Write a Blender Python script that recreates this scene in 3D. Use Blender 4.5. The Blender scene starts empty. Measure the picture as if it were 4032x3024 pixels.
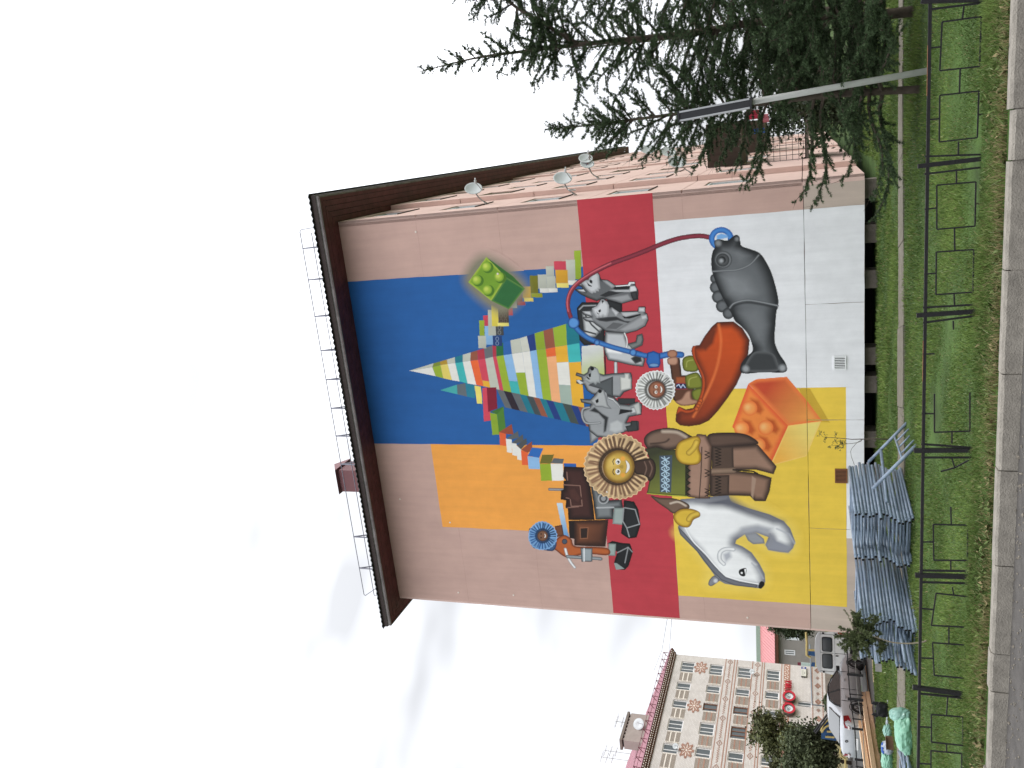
import bpy, math, random
import numpy as np
from mathutils import Vector, Matrix
rng = np.random.default_rng(7); random.seed(7)
S = bpy.context.scene
COL = S.collection
# ------------------------------------------------------------------ camera (photo was taken with the phone turned on its side)
FPX = 3290.0; CX, CY = 1512.0, 2016.0; EYE = 1.75
_up = np.array([1357.957 - CX, -7235.013 - CY, FPX]); _up /= np.linalg.norm(_up)
_fw = np.array([0, 0, 1.0]) - _up * _up[2]; _fw /= np.linalg.norm(_fw)
_rt = np.cross(_up, _fw)
if _rt[0] < 0: _rt = -_rt
CM = np.stack([_rt, _fw, _up])
cam = bpy.data.cameras.new('camera'); co = bpy.data.objects.new('camera', cam); COL.objects.link(co)
cx_ = CM @ np.array([0, 1, 0.]); cy_ = CM @ np.array([1., 0, 0]); cz_ = CM @ np.array([0, 0, -1.])
co.matrix_world = Matrix(((cx_[0], cy_[0], cz_[0], 0), (cx_[1], cy_[1], cz_[1], 0), (cx_[2], cy_[2], cz_[2], EYE), (0, 0, 0, 1)))
cam.sensor_fit = 'HORIZONTAL'; cam.sensor_width = 36.0; cam.lens = FPX / 4032 * 36.0
cam.clip_start = 0.05; cam.clip_end = 3000
S.camera = co
S.render.resolution_x, S.render.resolution_y = 1024, 768
# ------------------------------------------------------------------ sky, sun, exposure
SUN_DIR = Vector((0.84, -0.20, 0.72)).normalized()
el = math.asin(SUN_DIR.z); az = math.atan2(SUN_DIR.x, SUN_DIR.y)
W = bpy.data.worlds.new('World'); S.world = W; W.use_nodes = True
nt = W.node_tree; nt.nodes.clear()
def N(tree, t, **kw):
    n = tree.nodes.new(t)
    for k, v in kw.items(): setattr(n, k, v)
    return n
out = N(nt, 'ShaderNodeOutputWorld'); bg = N(nt, 'ShaderNodeBackground'); bg.inputs[1].default_value = 0.10
sky = N(nt, 'ShaderNodeTexSky'); sky.sky_type = 'NISHITA'; sky.sun_disc = False; sky.sun_elevation = el; sky.sun_rotation = az
tc = N(nt, 'ShaderNodeTexCoord'); sep = N(nt, 'ShaderNodeSeparateXYZ')
nt.links.new(tc.outputs['Generated'], sep.inputs[0])
mr = N(nt, 'ShaderNodeMapRange'); mr.inputs[1].default_value = 0; mr.inputs[2].default_value = 1; mr.inputs[3].default_value = 9.6; mr.inputs[4].default_value = 27.5
nt.links.new(sep.outputs[2], mr.inputs[0])
mp = N(nt, 'ShaderNodeMapping'); mp.inputs['Scale'].default_value = (1.6, 1.6, 4.2); mp.inputs['Location'].default_value = (0.35, 0.1, 0.4)
no = N(nt, 'ShaderNodeTexNoise'); no.inputs['Scale'].default_value = 1.7; no.inputs['Detail'].default_value = 3.0; no.inputs['Roughness'].default_value = .5
nt.links.new(tc.outputs['Generated'], mp.inputs[0]); nt.links.new(mp.outputs[0], no.inputs['Vector'])
mr2 = N(nt, 'ShaderNodeMapRange'); mr2.inputs[1].default_value = .3; mr2.inputs[2].default_value = .7; mr2.inputs[3].default_value = .47; mr2.inputs[4].default_value = 1.34
nt.links.new(no.outputs[0], mr2.inputs[0])
mu = N(nt, 'ShaderNodeMath', operation='MULTIPLY'); nt.links.new(mr.outputs[0], mu.inputs[0]); nt.links.new(mr2.outputs[0], mu.inputs[1])
tint = N(nt, 'ShaderNodeMix', data_type='RGBA', blend_type='MULTIPLY'); tint.inputs[0].default_value = 1
tint.inputs[6].default_value = (.965, .985, 1.03, 1)
nt.links.new(mu.outputs[0], tint.inputs[7])
mixs = N(nt, 'ShaderNodeMix', data_type='RGBA'); mixs.inputs[0].default_value = .95
nt.links.new(sky.outputs[0], mixs.inputs[6]); nt.links.new(tint.outputs[2], mixs.inputs[7])
nt.links.new(mixs.outputs[2], bg.inputs[0]); nt.links.new(bg.outputs[0], out.inputs[0])
sl = bpy.data.lights.new('sun', 'SUN'); sl.energy = 1.5; sl.angle = math.radians(25); sl.color = (1, .965, .92)
so = bpy.data.objects.new('sun', sl); COL.objects.link(so); so.rotation_euler = SUN_DIR.to_track_quat('Z', 'Y').to_euler(); so.location = (20, -10, 30)
vs = S.view_settings; S.display_settings.display_device = 'sRGB'
vs.view_transform = 'Standard'; vs.look = 'None'; vs.exposure = 0.12; vs.gamma = 1.0; vs.use_curve_mapping = False
# ------------------------------------------------------------------ measuring the place from the photograph (photo pixels, 4032 x 3024)
def ray(px, py): return CM @ np.array([3024 - py - CX, px - CY, FPX])
EY = np.array([0, 0, EYE])
def at_z(px, py, z=0.0):
    r = ray(px, py); return EY + r * ((z - EYE) / r[2])
def at_y(px, py, y):
    r = ray(px, py); return EY + r * (y / r[1])
def at_plane(px, py, p, n):
    r = ray(px, py); p = np.array(p, float); n = np.array(n, float); return EY + r * (((p - EY) @ n) / (r @ n))
YAW = math.radians(-16.364497)
HW = np.array([math.cos(YAW), math.sin(YAW), 0]); NW = np.array([-HW[1], HW[0], 0])
O = np.array([-7.47184, 26.56297, 0.0])            # left foot of the painted gable
def bloc(P): q = np.array(P, float) - O; return np.array([q @ HW, q @ NW, P[2]])
def wall(px, py):
    P = at_plane(px, py, O, NW); return ((P - O) @ HW, P[2])
def at_d(px, py, d): return bloc(at_plane(px, py, O + NW * d, NW))
def at_a(px, py, a): return bloc(at_plane(px, py, O + HW * a, HW))
def fz(x0, y0, s): return lambda x, y: (x0 + x * s, y0 + y * s)
F2 = fz(3300, 1500, .9185); F3 = fz(3100, 600, .6629); F6 = fz(3500, 0, .4219)
Z1 = fz(1150, 500, .7233); Z2 = fz(1150, 1500, .7233); Z3 = fz(2200, 700, .6027); Z4 = fz(2200, 1500, .6027)
FA = fz(1550, 620, .27125); FB = fz(2100, 540, .27125)
K6 = fz(2550, 2500, .3158); KZ = fz(2900, 2450, .24864); K4 = fz(3200, 2550, .2857); K5 = fz(3000, 2400, .29385); KB = fz(2350, 2700, .27125)
# ------------------------------------------------------------------ colour and materials
def s2l(c):
    c = np.asarray(c, float) / 255.0
    return np.where(c <= .04045, c / 12.92, ((c + .055) / 1.055) ** 2.4)
def alb(r, g, b, e=.92, lim=.88): return tuple(np.clip(s2l((r, g, b)) / e, 0.003, lim))
MATS = {}
def mat(name, col, rough=.7, var=.12, scale=6.0, bump=0.0, bscale=40.0, metal=0.0, attr=False, stretch=None, spec=.3, trans=0.0, coat=0.0, streak=0.0):
    if name in MATS: return MATS[name]
    m = bpy.data.materials.new(name); m.use_nodes = True; t = m.node_tree; b = t.nodes['Principled BSDF']
    b.inputs['Roughness'].default_value = rough; b.inputs['Metallic'].default_value = metal
    b.inputs['Specular IOR Level'].default_value = spec
    if trans: b.inputs['Transmission Weight'].default_value = trans
    if coat: b.inputs['Coat Weight'].default_value = coat; b.inputs['Coat Roughness'].default_value = .08
    if attr:
        a = N(t, 'ShaderNodeAttribute', attribute_name='col'); src = a.outputs['Color']
    else:
        c = N(t, 'ShaderNodeRGB'); c.outputs[0].default_value = (*col, 1); src = c.outputs[0]
    tcn = N(t, 'ShaderNodeTexCoord'); vec = tcn.outputs['Object']
    if stretch:
        mpn = N(t, 'ShaderNodeMapping'); mpn.inputs['Scale'].default_value = stretch; t.links.new(vec, mpn.inputs[0]); vec = mpn.outputs[0]
    if var:
        n = N(t, 'ShaderNodeTexNoise'); n.inputs['Scale'].default_value = scale; n.inputs['Detail'].default_value = 6; n.inputs['Roughness'].default_value = .62
        t.links.new(vec, n.inputs['Vector'])
        r = N(t, 'ShaderNodeMapRange'); r.inputs[1].default_value = .25; r.inputs[2].default_value = .75; r.inputs[3].default_value = 1 - var; r.inputs[4].default_value = 1 + var
        t.links.new(n.outputs[0], r.inputs[0])
        mx = N(t, 'ShaderNodeMix', data_type='RGBA', blend_type='MULTIPLY'); mx.inputs[0].default_value = 1
        t.links.new(src, mx.inputs[6]); t.links.new(r.outputs[0], mx.inputs[7]); src = mx.outputs[2]
    if streak:                                                       # rain streaks, patches of repaint and fine dirt
        mps = N(t, 'ShaderNodeMapping'); mps.inputs['Scale'].default_value = (2.2, 2.2, .16); t.links.new(tcn.outputs['Object'], mps.inputs[0])
        ns = N(t, 'ShaderNodeTexNoise'); ns.inputs['Scale'].default_value = 2.0; ns.inputs['Detail'].default_value = 7; ns.inputs['Roughness'].default_value = .65; t.links.new(mps.outputs[0], ns.inputs['Vector'])
        nf = N(t, 'ShaderNodeTexNoise'); nf.inputs['Scale'].default_value = .45; nf.inputs['Detail'].default_value = 3; t.links.new(tcn.outputs['Object'], nf.inputs['Vector'])
        ad = N(t, 'ShaderNodeMath', operation='ADD'); t.links.new(ns.outputs[0], ad.inputs[0]); t.links.new(nf.outputs[0], ad.inputs[1])
        rs = N(t, 'ShaderNodeMapRange'); rs.inputs[1].default_value = .7; rs.inputs[2].default_value = 1.25; rs.inputs[3].default_value = 1 - streak; rs.inputs[4].default_value = 1 + streak * .6; t.links.new(ad.outputs[0], rs.inputs[0])
        ms = N(t, 'ShaderNodeMix', data_type='RGBA', blend_type='MULTIPLY'); ms.inputs[0].default_value = 1; t.links.new(src, ms.inputs[6]); t.links.new(rs.outputs[0], ms.inputs[7]); src = ms.outputs[2]
    t.links.new(src, b.inputs['Base Color'])
    if bump:
        n2 = N(t, 'ShaderNodeTexNoise'); n2.inputs['Scale'].default_value = bscale; n2.inputs['Detail'].default_value = 4
        t.links.new(vec, n2.inputs['Vector'])
        bp = N(t, 'ShaderNodeBump'); bp.inputs['Strength'].default_value = bump; bp.inputs['Distance'].default_value = .02
        t.links.new(n2.outputs[0], bp.inputs['Height']); t.links.new(bp.outputs[0], b.inputs['Normal'])
    MATS[name] = m; return m
# ------------------------------------------------------------------ objects
WM = {}
def tag(o, label=None, cat=None, group=None, kind=None):
    if label: o['label'] = label
    if cat: o['category'] = cat
    if group: o['group'] = group
    if kind: o['kind'] = kind
    return o
def empty(name, loc, rz=0.0, label=None, cat=None, group=None, rot=None):
    o = bpy.data.objects.new(name, None); COL.objects.link(o); o.empty_display_size = .2
    o.location = tuple(float(v) for v in loc); o.rotation_euler = rot if rot else (0, 0, rz)
    WM[o.name] = Matrix.LocRotScale(o.location, o.rotation_euler, None)
    return tag(o, label, cat, group)
def copy_tree(o, parent=None):
    c = o.copy(); COL.objects.link(c)
    if parent: c.parent = parent
    for ch in list(o.children): copy_tree(ch, c)
    return c
def link(name, me, material, parent=None, **kw):
    o = bpy.data.objects.new(name, me); COL.objects.link(o)
    if material is not None and not me.materials: me.materials.append(material)
    if parent is not None: o.parent = parent
    return tag(o, kw.get('label'), kw.get('cat'), kw.get('group'), kw.get('kind'))
class MB:
    def __init__(s): s.v = []; s.f = []; s.c = []; s.smooth = False
    def add(s, vs, fs, c=None):
        k = len(s.v); s.v += [tuple(float(x) for x in p) for p in vs]; s.f += [tuple(i + k for i in f) for f in fs]
        s.c += [c] * len(fs); return s
    def quad(s, a, b, c_, d, col=None): return s.add([a, b, c_, d], [(0, 1, 2, 3)], col)
    def box(s, lo, hi, col=None, m=None):
        x0, y0, z0 = lo; x1, y1, z1 = hi
        vs = [(x0, y0, z0), (x1, y0, z0), (x1, y1, z0), (x0, y1, z0), (x0, y0, z1), (x1, y0, z1), (x1, y1, z1), (x0, y1, z1)]
        if m is not None: vs = [m @ Vector(p) for p in vs]
        return s.add(vs, [(0, 3, 2, 1), (4, 5, 6, 7), (0, 1, 5, 4), (1, 2, 6, 5), (2, 3, 7, 6), (3, 0, 4, 7)], col)
    def bar(s, p, q, w, h=None, upv=(0, 0, 1), col=None):
        p = Vector(p); q = Vector(q); h = h or w; d = (q - p).normalized(); u = Vector(upv)
        if abs(d.dot(u)) > .95: u = Vector((0, 1, 0))
        x = d.cross(u).normalized(); y = x.cross(d)
        vs = [e + x * (a * w / 2) + y * (b * h / 2) for e in (p, q) for a, b in ((-1, -1), (1, -1), (1, 1), (-1, 1))]
        return s.add(vs, [(3, 2, 1, 0), (4, 5, 6, 7), (0, 1, 5, 4), (1, 2, 6, 5), (2, 3, 7, 6), (3, 0, 4, 7)], col)
    def tube(s, pts, r, n=8, cap=True, col=None):
        pts = [Vector(p) for p in pts]; rs = r if isinstance(r, (list, tuple)) else [r] * len(pts)
        k = len(s.v); prev = None; vs = []; fs = []
        for i, p in enumerate(pts):
            d = (pts[min(i + 1, len(pts) - 1)] - pts[max(i - 1, 0)])
            d = d.normalized() if d.length > 1e-9 else Vector((0, 0, 1))
            if prev is None:
                u = Vector((0, 0, 1)) if abs(d.z) < .9 else Vector((1, 0, 0)); x = d.cross(u).normalized()
            else:
                x = (prev - d * prev.dot(d)); x = x.normalized() if x.length > 1e-6 else d.orthogonal().normalized()
            prev = x; y = d.cross(x)
            for j in range(n):
                t = 2 * math.pi * j / n; vs.append(p + (x * math.cos(t) + y * math.sin(t)) * rs[i])
        for i in range(len(pts) - 1):
            for j in range(n):
                a = i * n + j; b = i * n + (j + 1) % n; fs.append((a, b, b + n, a + n))
        if cap: fs.append(tuple(reversed(range(n)))); fs.append(tuple((len(pts) - 1) * n + j for j in range(n)))
        return s.add(vs, fs, col)
    def prism(s, poly, off, col=None):
        n = len(poly); off = Vector(off); a = [Vector(p) for p in poly]
        return s.add(a + [p + off for p in a], [tuple(reversed(range(n))), tuple(range(n, 2 * n))] + [(i, (i + 1) % n, (i + 1) % n + n, i + n) for i in range(n)], col)
    def lathe(s, prof, m, n=20, col=None):
        vs = []; fs = []
        for r, z in prof:
            for j in range(n):
                t = 2 * math.pi * j / n; vs.append(m @ Vector((r * math.cos(t), r * math.sin(t), z)))
        for i in range(len(prof) - 1):
            for j in range(n):
                a = i * n + j; b = i * n + (j + 1) % n; fs.append((a, b, b + n, a + n))
        return s.add(vs, fs, col)
    def build(s, name, material, parent=None, world=False, **kw):
        vs = s.v
        if world and parent is not None:
            inv = WM[parent.name].inverted(); vs = [tuple(inv @ Vector(p)) for p in vs]
        me = bpy.data.meshes.new(name); me.from_pydata(vs, [], s.f)
        if any(c is not None for c in s.c):
            at = me.attributes.new('col', 'FLOAT_COLOR', 'FACE')
            at.data.foreach_set('color', np.array([(*(c if c is not None else (.5, .5, .5)), 1) for c in s.c], np.float32).ravel())
        if s.smooth or kw.pop('smooth', False): me.polygons.foreach_set('use_smooth', [True] * len(me.polygons))
        kw.pop('smooth', None)
        me.update(); return link(name, me, material, parent, **kw)
def np_mesh(name, V, Fq, cols=None, smooth=False):
    """fast mesh from numpy: V (n,3), Fq (m,k) with k corners per face"""
    me = bpy.data.meshes.new(name); n, m, k = len(V), len(Fq), Fq.shape[1]
    me.vertices.add(n); me.vertices.foreach_set('co', np.asarray(V, np.float32).ravel())
    me.loops.add(m * k); me.loops.foreach_set('vertex_index', np.asarray(Fq, np.int32).ravel())
    me.polygons.add(m); me.polygons.foreach_set('loop_start', np.arange(0, m * k, k, dtype=np.int32))
    if cols is not None:
        at = me.attributes.new('col', 'FLOAT_COLOR', 'FACE')
        at.data.foreach_set('color', np.concatenate([cols, np.ones((m, 1))], 1).astype(np.float32).ravel())
    if smooth: me.polygons.foreach_set('use_smooth', [True] * m)
    me.update(calc_edges=True); me.validate(); return me
def holed(mb, f, x0, x1, z0, z1, holes, depth, col=None):
    """front face of a wall with rectangular holes and their reveals; f(x, z, depth) -> point"""
    xs = sorted({x0, x1, *[h[0] for h in holes], *[h[1] for h in holes]}); zs = sorted({z0, z1, *[h[2] for h in holes], *[h[3] for h in holes]})
    xs = [x for x in xs if x0 <= x <= x1]; zs = [z for z in zs if z0 <= z <= z1]
    for i in range(len(xs) - 1):
        for j in range(len(zs) - 1):
            mx, mz = (xs[i] + xs[i + 1]) / 2, (zs[j] + zs[j + 1]) / 2
            if any(h[0] < mx < h[1] and h[2] < mz < h[3] for h in holes): continue
            mb.quad(f(xs[i], zs[j], 0), f(xs[i + 1], zs[j], 0), f(xs[i + 1], zs[j + 1], 0), f(xs[i], zs[j + 1], 0), col)
    for h in holes:
        a, b, c, d = h
        for (p, q) in (((a, c), (b, c)), ((b, c), (b, d)), ((b, d), (a, d)), ((a, d), (a, c))):
            mb.quad(f(*p, 0), f(*q, 0), f(*q, depth), f(*p, depth), col)
    for (p, q) in (((x0, z0), (x1, z0)), ((x1, z0), (x1, z1)), ((x1, z1), (x0, z1)), ((x0, z1), (x0, z0))):
        mb.quad(f(*p, 0), f(*q, 0), f(*q, depth), f(*p, depth), col)
def smooth_pts(pts, n=6, closed=True):
    P = np.array(pts, float); k = len(P); outp = []
    rngi = range(k) if closed else range(k - 1)
    for i in rngi:
        g = (lambda j: P[j % k]) if closed else (lambda j: P[min(max(j, 0), k - 1)])
        p0, p1, p2, p3 = g(i - 1), g(i), g(i + 1), g(i + 2)
        for t in np.linspace(0, 1, n, endpoint=False):
            outp.append(.5 * ((2 * p1) + (-p0 + p2) * t + (2 * p0 - 5 * p1 + 4 * p2 - p3) * t * t + (-p0 + 3 * p1 - 3 * p2 + p3) * t ** 3))
    if not closed: outp.append(P[-1])
    return np.array(outp)
# ------------------------------------------------------------------ ground, road, kerb, path
def sstep(a, b, x):
    t = np.clip((np.asarray(x, float) - a) / (b - a), 0, 1); return t * t * (3 - 2 * t)
def gz(x, y): return -0.32 * sstep(-4, -13, x) * sstep(17, 33, y) + .5 * sstep(45, 95, y) * sstep(5, -20, x)
def on_ground(px, py):
    P = at_z(px, py, 0.0)
    for _ in range(12): P = at_z(px, py, float(gz(P[0], P[1])))
    return P
KD = np.array([-7.63, 1.90]); KD = KD / np.linalg.norm(KD); KN = np.array([-KD[1], KD[0]]); KN = KN if KN[1] > 0 else -KN
K0 = np.array([0.0, 9.33])                                        # back edge of the kerb
def kp(s, t, z=0.0): p = K0 + KD * s + KN * t; return (p[0], p[1], z)
m_lawn = mat('lawn_soil', (.045, .085, .016), .95, .5, 1.3, .6, 30)
def lawn_grid():
    xs = np.concatenate([[-300, -120, -60, -35], np.linspace(-26, 26, 75), [35, 60, 120, 300]])
    ts = np.concatenate([[-.06, -.055], np.linspace(0.0, 34, 80), [40, 50, 65, 90, 130, 200, 350, 600]])
    V = []; 
    for t in ts:
        for s in xs:
            p = K0 + KD * s + KN * t
            h = float(gz(p[0], p[1])) + (0.02 * math.sin(p[0] * 2.1) * math.sin(p[1] * 1.7) if 0.4 < t < 34 else 0)
            V.append((p[0], p[1], h - (.26 if t < -.001 else .01 if t < .2 else 0)))
    n = len(xs); F = [[j * n + i, j * n + i + 1, (j + 1) * n + i + 1, (j + 1) * n + i] for j in range(len(ts) - 1) for i in range(n - 1)]
    return np.array(V), np.array(F)
V, F = lawn_grid(); F = F[:, ::-1]
link('ground', np_mesh('ground', V, F, smooth=True), m_lawn, kind='structure')
m_road = mat('asphalt', alb(112, 108, 104, 2.0), .92, .28, 5, .5, 120)
b = MB(); b.quad(kp(300, -.16, -.17), kp(-300, -.16, -.17), kp(-300, -80, -.17), kp(300, -80, -.17)); b.build('road', m_road, kind='structure')
# kerb stones, one by one
m_kerb = mat('kerb_concrete', alb(152, 146, 136, 1.3), .92, .26, 7, .7, 60)
kerb = empty('kerb', (*kp(0, 0)[:2], 0)); kerb['kind'] = 'structure'
ks = -6.5
kmesh = None
ji = 0
while ks < 7.5:
    L = [1.0, .98, 1.02, 1.0, .45, 1.0][ji % 6]; ji += 1
    zt = .012 * math.sin(ks * 3.1); off = .012 * math.sin(ks * 5.3)
    g = .006
    b = MB()
    prof = [(0.0, -.3), (0.0, zt - .01), (-.012, zt), (-.13, zt + .002), (-.150, zt - .022), (-.160, -.3)]
    segs = 10; vs = []; fs = []
    for i in range(segs + 1):
        s_ = ks + g + (L - 2 * g) * i / segs
        for k, (t, z) in enumerate(prof):
            j = .006 * random.random() if k in (3, 4) else 0
            vs.append(kp(s_, t + off - j, z - j))
    n = len(prof)
    for i in range(segs):
        for k in range(n - 1): a_ = i * n + k; fs.append((a_, a_ + 1, a_ + n + 1, a_ + n))
    fs.append(tuple(range(n))); fs.append(tuple(segs * n + k for k in reversed(range(n))))
    b.add(vs, fs); b.build('kerb_stone', m_kerb, kerb, world=True); ks += L
b = MB(); b.box((-10, .015, -.29), (10, .14, -.05), None, Matrix.Translation((K0[0], K0[1], 0)) @ Matrix.Rotation(math.atan2(KD[1], KD[0]), 4, 'Z'))
b.build('mortar_bed', m_kerb, kerb, world=True)
# foot path of concrete slabs behind the low fence
m_path = mat('path_concrete', alb(138, 132, 118, 1.7), .95, .25, 5, .5, 50)
path = empty('path', (0, 17.8, 0)); path['kind'] = 'structure'
xs = list(np.arange(-15.0, 14.0, 1.6))
for i in range(len(xs) - 1):
    def edge(x):
        f = 17.05 + (5.6 - x) * .128; w = .75 + (5.6 - x) / 12.9 * .85 if x < 5.6 else .75
        return f, f + w
    x0, x1 = xs[i] + .008, xs[i + 1] - .008
    a0, a1 = edge(x0); c0, c1 = edge(x1); zz = .03 + .008 * math.sin(i * 2.3)
    g0 = float(gz(x0, a0)); g1 = float(gz(x1, c0))
    b = MB(); b.prism([(x0, a0, zz + g0 - .1), (x1, c0, zz + g1 - .1), (x1, c1, zz + g1 - .1), (x0, a1, zz + g0 - .1)], (0, 0, .1)); b.build('path_slab', m_path, path, world=True)
# parking yard behind the lawn
m_yard = mat('yard_asphalt', alb(95, 92, 88, 1.9), .95, .3, 2.0, .3, 60)
yard = [(-40, 33.2), (-8.4, 31.6), (-4.5, 44), (-6, 52), (-45, 60)]
b = MB()
gx = np.linspace(-36, -5.2, 16); gy = np.linspace(32.2, 58, 14)
vs = [(x, y, float(gz(x, y)) + .015) for y in gy for x in gx]
b.add(vs, [(j * 16 + i, j * 16 + i + 1, (j + 1) * 16 + i + 1, (j + 1) * 16 + i) for j in range(13) for i in range(15)]); b.build('parking_yard', m_yard, kind='structure')
m_dirt = mat('dry_ground', alb(150, 140, 95, 1.9), .95, .3, .8, .3, 20)
gx = np.linspace(-60, -5.2, 12); gy = np.linspace(58.2, 100, 10)
b = MB(); b.add([(x, y, float(gz(x, y)) + .015) for y in gy for x in gx], [(j * 12 + i, j * 12 + i + 1, (j + 1) * 12 + i + 1, (j + 1) * 12 + i) for j in range(9) for i in range(11)])
b.build('dry_ground', m_dirt, kind='structure')
# ------------------------------------------------------------------ the building with the painted gable; local axes: x along the gable, y into the house, z up
B = empty('apartment_building', O, YAW, 'pink five storey panel block with a bright mural on its end wall', 'building')
m_pink = mat('pink_render', alb(193, 161, 150, .98), .9, .05, 1.6, .25, 60, streak=.10)
m_pink2 = mat('seam_pink', alb(176, 144, 134, .98), .9, .15, 6)
m_grey = mat('grey_render', alb(186, 170, 158, .98), .9, .06, 1.6, .25, 60, streak=.12)
m_face = mat('pink_panel_lit', alb(206, 177, 167, .95), .9, .06, 2.0, .25, 60, streak=.07)  # the gable's pink lightened; the facade's sunlight is partly put into the colour
m_dark = mat('joint_shadow', (.03, .028, .026), .95, .2)
m_conc = mat('foundation_concrete', alb(120, 112, 104, 1.0), .95, .3, 3, .6, 25)
GW = 13.085; ZB, ZJ, ZT = .345, 1.815, 15.6; AF = 13.17
VJ = [3.3, 6.6, 9.87]
b = MB(); b.box((0, .30, ZB + .02), (13.0, 50, ZT)); b.build('core_wall', m_dark, B)
b = MB(); b.box((0, 0, ZJ + .007), (GW, .30, ZT)); b.build('gable_wall', m_pink, B)
m_mort = mat('joint_mortar', alb(120, 112, 104), .95, .3, 12)
b = MB(); b.box((.02, .012, ZB + .02), (GW - .02, .035, ZJ + .0065)); b.v = [(x, y, z) for x, y, z in b.v]
b.build('joint_filler', m_mort, B) if False else None
es = [0] + VJ + [GW]
for i in range(4):
    b = MB(); b.box((es[i] + (.005 if i else 0), .004 * (i % 2), ZB), (es[i + 1] - (.005 if i < 3 else 0), .30, ZJ - .007)); b.build('wall_panel', m_grey, B)
for x in (1.3, 2.2, 4.1, 5.9, 7.5, 8.3, 10.4, 11.6, 12.75): b = MB(); b.box((x - .24, .35, -.4), (x + .24, .85, ZB + .02)); b.build('foundation_pile', m_conc, B)
b = MB(); b.box((.3, 2.4, -.4), (12.8, 2.6, ZB)); b.build('foundation_wall', m_dark, B)
# old fixing plugs left in the render, and a faint hairline where the slabs meet under the paint
m_plug = mat('plug_white', alb(210, 200, 190), .8, .1)
for (px, py) in ((1637, 913), (1772, 2057), (2390, 1937), (1805, 2333), (2022, 2343), (1575, 1965), (2943, 2432), (1960, 1078)):
    a_, z_ = wall(px, py); mb = MB(); mb.lathe([(.001, -.014), (.03, -.012), (.034, -.003), (.034, .004)], Matrix.Translation((a_, 0, z_)) @ Matrix.Rotation(-math.pi / 2, 4, 'X'), 8); mb.build('fixing_plug', m_plug, B)
for z in (4.92, 7.57, 10.25, 12.90):
    mb = MB(); pts_ = [(x, -.0012, z + random.uniform(-.012, .012)) for x in np.linspace(.05, GW - .05, 60)]
    mb.add(pts_ + [(x, y, zz + random.uniform(.005, .012)) for x, y, zz in pts_], [(k, k + 1, k + 61, k + 60) for k in range(59)]); mb.build('slab_seam', m_pink2, B)
# facade on the right: panels per storey in bays that step outwards, with window openings
ZF = [ZB, 1.84, 4.92, 7.57, 10.25, 12.90, ZT]
bays = [(0.0, 3.7, 13.17, [(1.0, 2.6)]), (3.7, 17.4, 13.33, [(4.5, 6.0), (7.6, 8.9), (10.7, 12.1), (13.7, 15.9)]),
        (17.4, 28.6, 13.41, [(18.7, 20.1), (21.9, 23.3), (25.2, 26.8)]), (28.6, 39.5, 13.48, [(30, 31.4), (33.2, 34.6), (36.4, 37.8)]), (39.5, 49.5, 13.54, [(41, 42.5), (45, 46.5)])]
m_frame = mat('white_window_frame', (.72, .74, .74), .4, .05)
m_wood = mat('old_wood_frame', alb(120, 112, 92), .7, .2, 8)
m_glass = mat('window_glass', (.07, .085, .09), .05, 0, spec=1.0)
m_sill = mat('brown_sill', alb(70, 55, 50), .5, .2, 9)
win_meshes = {}
def facade_window(d0, d1, z0, z1, a, wood):
    mb = MB(); fw = .07; xi = a - .036
    for (p, q) in (((d0, z0), (d1, z0)), ((d0, z1), (d1, z1))):
        mb.box((xi - .05, p[0], p[1] - (fw if p[1] == z1 else 0)), (xi, q[0], p[1] + (fw if p[1] == z0 else 0)))
    for d in (d0, d1 - fw, (d0 + d1) / 2 - fw / 2, d0 + (d1 - d0) * .28): mb.box((xi - .045, d, z0 + fw), (xi - .0005, d + fw, z1 - fw))
    w = mb.build('window', m_wood if wood else m_frame, B)
    g = MB(); g.quad((xi - .014, d0 + .02, z0 + .02), (xi - .03, d1 - .02, z0 + .02), (xi - .03, d1 - .02, z1 - .02), (xi - .014, d0 + .02, z1 - .02)); g.build('pane', m_glass, w)
    s_ = MB(); s_.prism([(xi, d0 - .03, z0 + .03), (a + .035, d0 - .03, z0 + .005), (a + .035, d0 - .03, z0 - .012), (xi, d0 - .03, z0 + .01)], (0, d1 - d0 + .06, 0)); s_.build('sill', m_sill, w)
for bi, (d0, d1, a, wins) in enumerate(bays):
    for k in range(6):
        z0, z1 = ZF[k] + .011, ZF[k + 1] - .011
        holes = []
        if k >= 1:
            lo, hi = (1.35, 2.6) if k == 1 else (1.06, 2.32)
            for wi, (w0, w1) in enumerate(wins):
                top = min(ZF[k] + hi, z1 - .12); holes.append((w0, w1, ZF[k] + lo, top)); facade_window(w0, w1, ZF[k] + lo, top, a, (wi * 3 + k + bi) % 4 == 1 and bi > 0)
        mb = MB(); holed(mb, lambda x, z, q: (a - q, x, z), d0 + (.012 if bi else 0.0), d1, z0, z1, holes, .17 if bi == 0 else .30)
        if bi == 0:                                                        # the panel edge seen beside the painted wall
            mb.quad((a, 0, z0), (a, 0, z1), (GW + .014, 0, z1), (GW + .014, 0, z0))
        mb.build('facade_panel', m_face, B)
b = MB(); b.box((12.95, .012, ZB + .02), (13.02, 49, ZT)); b.build('facade_joint_backing', m_dark, B)
b = MB()
for i in range(len(ZF) - 1): b.box((-.07, .01, ZF[i] + .004), (-.006, 48, ZF[i + 1] - .004))
b.build('rear_panel', m_face, B)
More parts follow.
